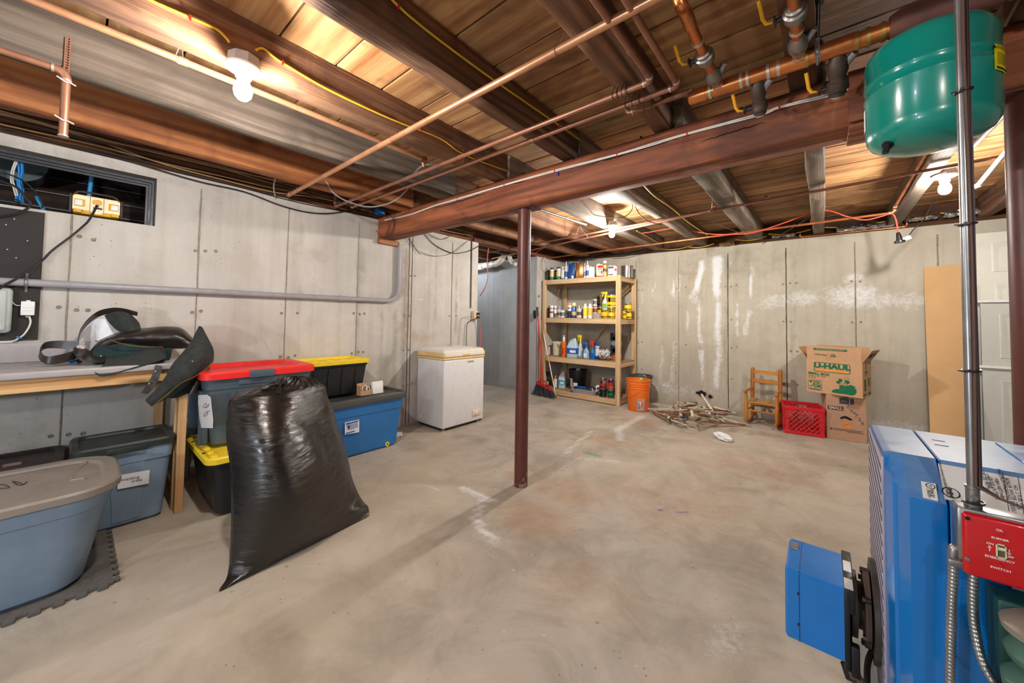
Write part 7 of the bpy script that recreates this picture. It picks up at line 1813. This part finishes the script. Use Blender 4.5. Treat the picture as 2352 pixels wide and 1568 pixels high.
pdoor('panel_door', 'shorter greyish white panel door in front of the taller one', 1.035, 1.72, 1.312, 5.08, DGR, ((1.13, 1.38, .84, 1.22), (1.45, 1.66, .84, 1.22), (1.13, 1.38, .12, .66)))
t = thing('white_rail', 'white rail lying across the front of the shorter white door', 'rail', (1.3, 5.06, .76)); b = B(); b.span(1.01, 1.75, 5.05, 5.079, .755, .775, .002, 1); b.build('rail_body', WHITEP, t)
t = thing('white_rail', 'white rail along the top edge of the shorter white door', 'rail', (1.3, 5.06, 1.32)); b = B(); b.span(1.015, 1.75, 5.055, 5.12, 1.313, 1.332, .002, 1); b.build('rail_body', WHITEP, t)
# ================================================================ boiler and its switch
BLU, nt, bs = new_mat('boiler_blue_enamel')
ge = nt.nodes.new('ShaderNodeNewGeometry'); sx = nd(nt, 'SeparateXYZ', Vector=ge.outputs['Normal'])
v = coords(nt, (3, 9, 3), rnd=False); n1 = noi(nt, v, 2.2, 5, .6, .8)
pale_top = math_(nt, 'MULTIPLY', ramp(nt, sx.outputs[2], (.55, 0), (.95, 1)), ramp(nt, n1, (.32, .25), (.72, .62)))  # paler on upward faces, broken up by noise
colb = mix(nt, pale_top, srgb(14, 116, 196), srgb(176, 190, 196))
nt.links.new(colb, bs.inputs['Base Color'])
nt.links.new(ramp(nt, pale_top, (0, .2), (.7, .5)), bs.inputs['Roughness']); bs.inputs['Coat Weight'].default_value = .3
t = thing('oil_boiler', 'big blue enamel oil boiler in the right foreground', 'boiler', (.6, 1.5, 0))
yc, ZB0, ZTOP = 1.50, .07, .80
def sec(x, w_top, w_side, zt, zs, z0=ZB0):
    """cross section in y,z: flat top, sloping shoulders, upright sides"""
    a, s_ = w_top, w_side
    return [Vector((x, yc-s_, z0)), Vector((x, yc-s_, zs)), Vector((x, yc-a-.004, zt-.006)), Vector((x, yc-a+.004, zt)), Vector((x, yc+a-.004, zt)), Vector((x, yc+a+.004, zt-.006)), Vector((x, yc+s_, zs)), Vector((x, yc+s_, z0))]
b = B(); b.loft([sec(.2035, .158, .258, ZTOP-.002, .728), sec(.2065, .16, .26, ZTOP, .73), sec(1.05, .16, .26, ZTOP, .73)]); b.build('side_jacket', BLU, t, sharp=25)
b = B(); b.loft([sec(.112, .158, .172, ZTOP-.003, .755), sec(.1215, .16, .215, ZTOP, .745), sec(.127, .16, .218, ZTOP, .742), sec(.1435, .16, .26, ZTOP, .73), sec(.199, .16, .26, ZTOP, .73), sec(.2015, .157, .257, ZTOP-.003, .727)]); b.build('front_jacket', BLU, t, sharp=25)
b = B(); b.span(.198, .21, yc-.25, yc+.25, ZB0, .725); b.span(.198, .21, yc-.15, yc+.15, .72, .794); b.build('jacket_gap', BLACK, t)
LIL = flat('lilac_panel', srgb(176, 168, 182), .5)
b = B(); b.span(.106, .1125, yc-.165, yc+.165, ZB0+.01, .785, .002); b.build('front_panel', LIL, t)
for k in range(22):
    z0 = .08+.032*k
    b = B(); b.poly([(.1055, yc-.164, z0), (.1055, yc-.164, z0+.010), (.1055, yc+.164, min(.784, z0+.075)), (.1055, yc+.164, min(.784, z0+.065))]); solid(b.build('panel_stripe', flat('stripe_grey', srgb(92, 88, 104), .6), t), .001, 0)  # dark diagonal stripes laid over the pale panel
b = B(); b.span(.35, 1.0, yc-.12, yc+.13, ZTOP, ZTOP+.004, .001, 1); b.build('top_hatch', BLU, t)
b = B(); b.span(.42, .424, yc-.12, yc+.13, ZTOP+.004, ZTOP+.0046); b.build('hatch_line', flat('pale_line', srgb(170, 184, 196), .5), t)
for px, py in ((2155, 1011), (2162, 1022)):
    q = P(px, py, z=ZTOP+.0005); b = B(); b.span(q.x-.012, q.x+.012, q.y-.004, q.y+.004, ZTOP, ZTOP+.0012); b.build('top_slot', BLKP, t)
# labels on the sloping shoulder
s0, s1 = Vector((0, yc-.16, ZTOP)), Vector((0, yc-.26, .73)); sd = (s1-s0).normalized(); sn = Vector((0, sd.z, -sd.y)); sn = sn if sn.y < 0 else -sn
def PS(px, py, off=.0015):
    o = s0+sn*off; d = P(px, py, y=1.3)-EYE; tt = (o-EYE).dot(sn)/d.dot(sn); return EYE+d*tt
def slab(name, pts, m, par, th=.0008, off=.0015):
    q = [PS(a, c, off) for a, c in pts]; b = B(); b.loft([q, [p+sn*th for p in q]]); return b.build(name, m, par)
slab('data_plate', [(2154, 1064), (2420, 1112), (2425, 1210), (2170, 1146)], PAPER, t)
slab('approval_label', [(2115, 1105), (2149, 1111), (2155, 1151), (2120, 1143)], PAPER, t)
pr = PS(2300, 1150)-PS(2260, 1142); MS = lambda px, py, off=.003: face_m(PS(px, py, off), (1, 0, 0), -sd)
def stext(s_, px, py, size, r_=-90, **k): return text('plate_print', s_, size, PRT, MS(px, py) @ rot(0, 0, r_), t, ext=.0001, **k)
for k, (px, py, s_, sz) in enumerate(((2262, 1100, 'FOR USE WITH', .0075), (2270, 1104, 'STEEL BASE', .0075), (2282, 1120, 'GROSS OUTPUT', .008), (2296, 1124, 'MBH NET I=B=R', .008), (2312, 1128, 'MAXIMUM WORKING PRESSURE', .008), (2324, 1132, 'BOILER WATER 250 F', .008), (2340, 1140, 'NO. 2 FUEL OIL', .008))):
    stext(s_, px, py, sz)
stext('MADE IN GERMANY FOR NORTH AMERICA', 2167, 1098, .005)
b = B(); ring_c = PS(2184, 1131, .003); M_ = MS(2184, 1131); va = b._verts([M_ @ Vector((.0135*math.cos(a), .0135*math.sin(a), 0)) for a in [2*PI*k/24 for k in range(24)]]); vb = b._verts([M_ @ Vector((.0115*math.cos(a), .0115*math.sin(a), 0)) for a in [2*PI*k/24 for k in range(24)]]); b.bridge(va, vb); b.build('round_mark', PRT, t)
text('plate_print', 'I=B=R', .009, PRT, MS(2184, 1131) @ rot(0, 0, 90), t, ext=.0001, bold=.0003)
b = B(); M_ = MS(2137, 1116); va = b._verts([M_ @ Vector((.0075*math.cos(a), .0075*math.sin(a), 0)) for a in [2*PI*k/20 for k in range(20)]]); vb = b._verts([M_ @ Vector((.006*math.cos(a), .006*math.sin(a), 0)) for a in [2*PI*k/20 for k in range(20)]]); b.bridge(va, vb); b.build('round_mark', PRT, t)
text('plate_print', 'UL', .007, PRT, MS(2137, 1116) @ rot(0, 0, 90), t, ext=.0001)
for k, s_ in enumerate(('OIL-FIRED', 'BOILER', 'ASSEMBLY')): text('plate_print', s_, .0052, PRT, MS(2143-5*k, 1132) @ rot(0, 0, 90), t, ext=.0001)
for a, c in ((2303, 1085), (2338, 1095)):
    q = [PS(a, c, .003), PS(a+18, c+110, .003)]; b = B(); b.tube(q, .0004, 4); b.build('plate_line', PRT, t)
yn = yc-.2615
q0, q1 = P(2324, 1347, y=yn), P(2400, 1420, y=yn)
b = B(); b.span(q0.x, q0.x+.10, yn-.001, yn, q0.z-.058, q0.z, .001, 1); b.build('blue_label', PAPER, t)
b = B(); b.span(q0.x+.004, q0.x+.096, yn-.0016, yn, q0.z-.054, q0.z-.004); b.build('label_navy', flat('navy', srgb(16, 50, 140), .5), t)
for k in range(3): text('label_print', ('see rating plate', 'www.service.info', 'OIL HEAT')[k] if k != 1 else 'for service call', .007, flat('print_white', (.9, .9, .9), .6), face_m((q0.x+.008, yn-.0018, q0.z-.026-.011*k), (1, 0, 0), (0, 0, 1)), t, 'LEFT', ext=.0001)
b = B(); b.cyl((.20, yn+.002, .42), (.20, yn-.008, .42), .004, n=8); b.build('screw', BLKP, t)
# ---- burner at the front
FLG = flat('grimy_iron', srgb(84, 78, 74), .6, .5, .3, scale=30, bmp=.4); BRB = flat('burner_blue', srgb(22, 120, 204), .3, 0, .08, scale=8, coat=.3)
b = B(); b.cyl((.105, yc, .31), (.094, yc, .31), .13, n=28); b.build('mounting_flange', FLG, t)
b = B(); b.cyl((.09, yc, .31), (.078, yc, .31), .098, n=24); b.build('gasket_ring', flat('gasket', srgb(92, 74, 62), .9), t)
b = B(); b.lathe([(.075, 0), (.07, .02), (.085, .022), (.085, .034), (.06, .036), (.06, .05)], 22, T(.03, yc, .31) @ rot(0, 90, 0)); b.build('burner_casting', FLG, t)
for k in range(6):
    a = k*PI/3+.4; b = B(); c = Vector((.06, yc+.095*math.cos(a), .31+.095*math.sin(a))); b.cyl(c+Vector((.012, 0, 0)), c+Vector((.03, 0, 0)), .008, n=6); b.build('bolt', DSTEEL, t)
bu = thing('burner_cover', 'blue box shaped burner with a black mounting frame in front of the boiler', 'burner', (-.03, 1.485, .21))
bx0, bx1, by0, by1, bz0, bz1 = -.094, .034, 1.372, 1.600, .214, .404
b = B(); b.loft([[Vector((x, by0+.0+e, bz0+e)), Vector((x, by1-e, bz0+e)), Vector((x, by1-e, bz1-.03-e)), Vector((x, by1-.03-e, bz1-e)), Vector((x, by0+.006+e, bz1-e*.8)), Vector((x, by0+e, bz1-.008-e*.5))] for x, e in ((bx0, .006), (bx0+.006, 0), (bx1, 0))]); b.build('cover', BRB, bu, sharp=25)
b = B(); b.span(bx0+.032, bx0+.0335, by0-.0008, by0+.002, bz0, bz1-.006); b.span(bx0+.032, bx0+.0335, by0, by1-.03, bz1-.001, bz1+.0006); b.build('seam', flat('seam_navy', srgb(6, 44, 90), .5), bu)
b = B(); b.span(bx1, bx1+.022, by0-.002, by1, bz1-.06, bz1+.001, .003); b.span(bx1, bx1+.012, by0-.003, by0+.03, bz0-.02, bz1, .003); b.span(bx1+.012, bx1+.03, by0-.004, by0+.02, bz0-.03, bz0+.05, .004); b.span(bx1, bx1+.02, by1-.02, by1, bz0, bz1-.06); b.span(bx1, bx1+.018, by0, by1, bz0-.006, bz0+.02); b.build('black_frame', BLKP, bu)
b = B(); b.span(bx1+.002, bx1+.019, by0+.10, by0+.16, bz1+.001, bz1+.0018); b.build('frame_label', PAPER, bu); b = B(); b.span(bx1+.001, bx1+.019, by0+.005, by0+.06, bz1+.001, bz1+.0018); b.build('frame_label', flat('label_grey', srgb(200, 204, 196), .6), bu)
b = B(); b.box((bx0+.016, by0+.15, bz1+.001), (.018, .045, .002)); b.build('foil_tag', FOIL, bu)
for z in (.345, .26):
    b = B(); b.box((bx0+.03, by0-.0006, z), (.003, .002, .008)); b.build('slot', BLKP, bu)
b = B(); b.cyl((bx1+.01, by0+.03, bz0-.02), (bx1+.018, by0+.02, bz0-.05), .02, .018, 14); b.build('cable_gland', BLKR, bu)
def flex(name, label, pts, r, m, conn=None):
    q = spline(pts, 16); t = thing(name, label, 'conduit', tuple(q[0]))
    # resample evenly, then ribs
    L = [0]
    for a, c in zip(q, q[1:]): L.append(L[-1]+(c-a).length)
    n = int(L[-1]/.0018); out = []; i = 0
    for k in range(n+1):
        s_ = L[-1]*k/n
        while i < len(L)-2 and L[i+1] < s_: i += 1
        out.append(q[i].lerp(q[i+1], (s_-L[i])/max(1e-9, L[i+1]-L[i])))
    b = B(); b.tube(out, lambda u: r*(1+.10*math.sin(u*L[-1]/.0075*2*PI)), 12); b.build('armour', m, t, sharp=70)
    return t
ARM = flat('armour_steel', srgb(176, 176, 178), .3, .9, .1)
flex('burner_whip', 'armoured cable leaving the bottom of the blue burner', [(bx1+.018, by0+.02, bz0-.05), P(1962, 1545, y=1.38), P(1985, 1575, y=1.39), P(2030, 1610, y=1.41)], .010, flat('brown_armour', srgb(130, 110, 100), .4, .7))
cable('burner_cable', 'black cable bowing down between the burner and the boiler front', [P(1975, 1395, y=1.5), P(1985, 1430, y=1.5), P(2005, 1448, y=1.5), P(2020, 1452, y=1.5)], .006, BLKR)
cable('burner_cable', 'black cable at the floor under the burner flange', [P(2018, 1480, y=1.45), P(2000, 1500, y=1.45), P(1992, 1530, y=1.45), P(1992, 1575, y=1.45)], .007, BLKR)
t = thing('concrete_pad', 'rough grey concrete pad under the blue boiler', 'pad', (.6, 1.5, 0)); b = B(); rows = []
b.span(.06, 1.1, 1.20, 1.80, 0, ZB0, .012); b.build('pad_block', concrete('pad_concrete', srgb(150, 148, 140)), t)
# ---- conduit with cables tied to it
cxn, cyn = .2245, 1.185
GLV = flat('galvanised', srgb(150, 148, 148), .34, .85, .18, scale=16)
t = thing('switch_conduit', 'grey steel conduit standing in front of the tank, wires tied along it', 'conduit', (cxn, cyn, .76))
b = B(); b.tube([(cxn+.004*k/20*0, cyn, .765+1.49*k/20) for k in range(21)], .0078, 16); b.build('tube', GLV, t)
b = B(); b.lathe([(.0125, 0), (.0125, .006), (.0098, .008), (.0098, .034), (.0108, .035), (.0108, .04)], 16, T(cxn, cyn, .757)); b.cyl((cxn, cyn-.009, .778), (cxn, cyn-.016, .778), .0045, n=8); b.build('connector', GLV, t)
WR = [flat('wire_brown', srgb(96, 66, 56), .4), flat('wire_dark', srgb(56, 44, 44), .4), flat('wire_lilac', srgb(120, 104, 112), .35)]
for k in range(4):
    ph = k*1.7; pts = []
    for i in range(40):
        z = .80+1.45*i/39
        a = -1.15+.42*k+.20*math.sin(z*6.5+ph)
        pts.append((cxn+.0104*math.cos(a), cyn+.0104*math.sin(a), z))
    b = B(); b.tube([(cxn+.16, cyn-.012+.004*k, .752-.008*k), (cxn+.09, cyn-.018, .768), (cxn+.03, cyn-.018, .787)]+pts if k < 3 else pts, .0026, 7); b.build('wire', WR[k % 3], t)
for py in (208, 515, 850, 1148):
    z = P(2222, py, y=cyn).z
    b = B(); b.lathe([(.0140, -.0018), (.0140, .0018), (.0118, .0018), (.0118, -.0018), (.0140, -.0018)], 18, T(cxn+.002, cyn-.002, z) @ rot(4, -6, 0), caps=False); b.box((cxn-.002, cyn-.0155, z), (.006, .005, .005)); b.box((cxn-.012, cyn-.010, z-.001), (.010, .0025, .0025)); b.build('zip_tie', BLKP, t)
# ---- red emergency switch
REDS = flat('switch_red', srgb(196, 10, 24), .25, 0, .06, scale=9, coat=.4)
sx0, sx1, sy, sz0, sz1 = .2035, .330, 1.158, .636, .756
t = thing('emergency_switch', 'red emergency switch plate on a steel box beside the blue boiler', 'switch', ((sx0+sx1)/2, sy, sz0))
b = B(); b.span(sx0-.004, sx1, sy+.004, sy+.05, sz0, sz1, .004); b.build('steel_box', GLV, t)
b = B(); b.span(sx0, sx1, sy-.010, sy+.003, sz0-.003, sz1-.004, .007, 3); b.build('cover_plate', REDS, t)
yp = sy-.0104
WPR = flat('plate_white_print', srgb(236, 222, 220), .5)
def sw(s_, px, py, size, **k): return text('plate_print', s_, size, WPR, face_m(P(px, py, y=yp), (1, 0, 0), (0, 0, 1)), t, ext=.0001, bold=.00012, **k)
sw('OIL', 2296, 1218, .0056); sw('BURNER', 2297, 1238, .0050, sx=1.1); sw('ON', 2274, 1248, .0056); sw('OFF', 2319, 1279, .0056); sw('EMERGENCY', 2296, 1284, .0056, sx=1.1); sw('SWITCH', 2298, 1307, .0056, sx=1.15)
def arrow(px, py, up):
    q = P(px, py, y=yp); b = B(); d = 1 if up else -1
    b.poly([q+Vector((-.0006, 0, -.005*d)), q+Vector((.0006, 0, -.005*d)), q+Vector((.0006, 0, .003*d)), q+Vector((-.0006, 0, .003*d))]); b.poly([q+Vector((-.0025, 0, .001*d)), q+Vector((.0025, 0, .001*d)), q+Vector((0, 0, .006*d))]); b.build('arrow_print', WPR, t)
arrow(2273, 1259, True); arrow(2318, 1268, False)
q = P(2299, 1265, y=yp)
TOG = flat('toggle_ivory', srgb(226, 216, 186), .4)
b = B()
for x0, x1, z0, z1 in ((-.006, -.0045, -.0125, .0125), (.0045, .006, -.0125, .0125), (-.006, .006, .011, .0125), (-.006, .006, -.0125, -.011)): b.span(q.x+x0, q.x+x1, yp-.003, yp+.001, q.z+z0, q.z+z1)
b.build('toggle_frame', TOG, t)
b = B(); b.span(q.x-.0045, q.x+.0045, yp-.0005, yp, q.z-.011, q.z+.011); b.build('toggle_slot', flat('toggle_dark', srgb(90, 84, 60), .5), t)
b = B(); b.loft([[q+Vector((x, -.0005, z)) for x, z in ((-.004, 0), (.004, 0), (.004, .007), (-.004, .007))], [q+Vector((x, -.012, z)) for x, z in ((-.0032, .006), (.0032, .006), (.0032, .0105), (-.0032, .0105))]]); b.build('toggle', TOG, t)
for px, py, m in ((2222, 1190, BLACK), (2222, 1283, STEEL), (2297, 1226, REDS), (2298, 1298, REDS)):
    q = P(px, py, y=yp); b = B(); b.cyl(q, q+Vector((0, -.002, 0)), .0038, .003, 10); b.build('screw', m, t)
# armoured cables out of the switch box
q = P(2190, 1262, y=1.175)
t = flex('armoured_cable', 'armoured steel cable dropping straight down, left of the red switch', [P(2190, 1290, y=1.175), P(2188, 1350, y=1.175), P(2184, 1450, y=1.178), P(2182, 1600, y=1.18)], .0074, ARM)
b = B(); b.tube(spline([(sx0, 1.18, P(2205, 1258, y=1.18).z), P(2196, 1256, y=1.178), P(2190, 1262, y=1.176), P(2189, 1278, y=1.175), P(2190, 1298, y=1.175)], 5), .0082, 12); b.box(P(2194, 1292, y=1.16), (.02, .012, .014), None, .003); b.build('elbow_connector', GLV, t)
t = flex('armoured_cable', 'armoured steel cable curving to the right below the red switch', [P(2236, 1312, y=1.18), P(2234, 1360, y=1.18), P(2237, 1430, y=1.18), P(2250, 1500, y=1.17), P(2272, 1550, y=1.16), P(2300, 1590, y=1.15)], .0074, ARM)
b = B(); b.cyl((P(2237, 1312, y=1.18).x, 1.18, sz0), P(2236, 1318, y=1.18), .0082, n=14); b.box(P(2240, 1310, y=1.162), (.016, .012, .016), None, .003); b.build('straight_connector', GLV, t)
# ---- circulator pump at the corner of the frame
PG_ = flat('pump_green', srgb(70, 108, 92), .55, 0, .2, scale=12)
t = thing('circulator_pump', 'green cast circulator pump at the lower right corner beside the boiler', 'pump', (.30, 1.10, .40))
DKG = flat('pump_dark_green', srgb(20, 64, 60), .5)
q = P(2330, 1425, y=1.12)
b = B(); b.box((q.x+.055, 1.20, q.z-.075), (.13, .07, .17), None, .008); b.build('housing', DKG, t)
b = B(); b.lathe([(.01, .02), (.045, .012), (.058, 0), (.056, -.012), (.035, -.02)], 26, T(q.x+.04, 1.115, q.z)); b.build('flange', flat('flange_tan', srgb(150, 142, 128), .6, .3, .2), t)
b = B(); b.lathe([(.035, -.02), (.052, -.03), (.062, -.048), (.058, -.06), (.036, -.068), (.03, -.076), (.05, -.082), (.066, -.098), (.064, -.12), (.045, -.135), (.058, -.145), (.06, -.2)], 26, T(q.x+.048, 1.115, q.z)); b.build('pump_body', PG_, t)
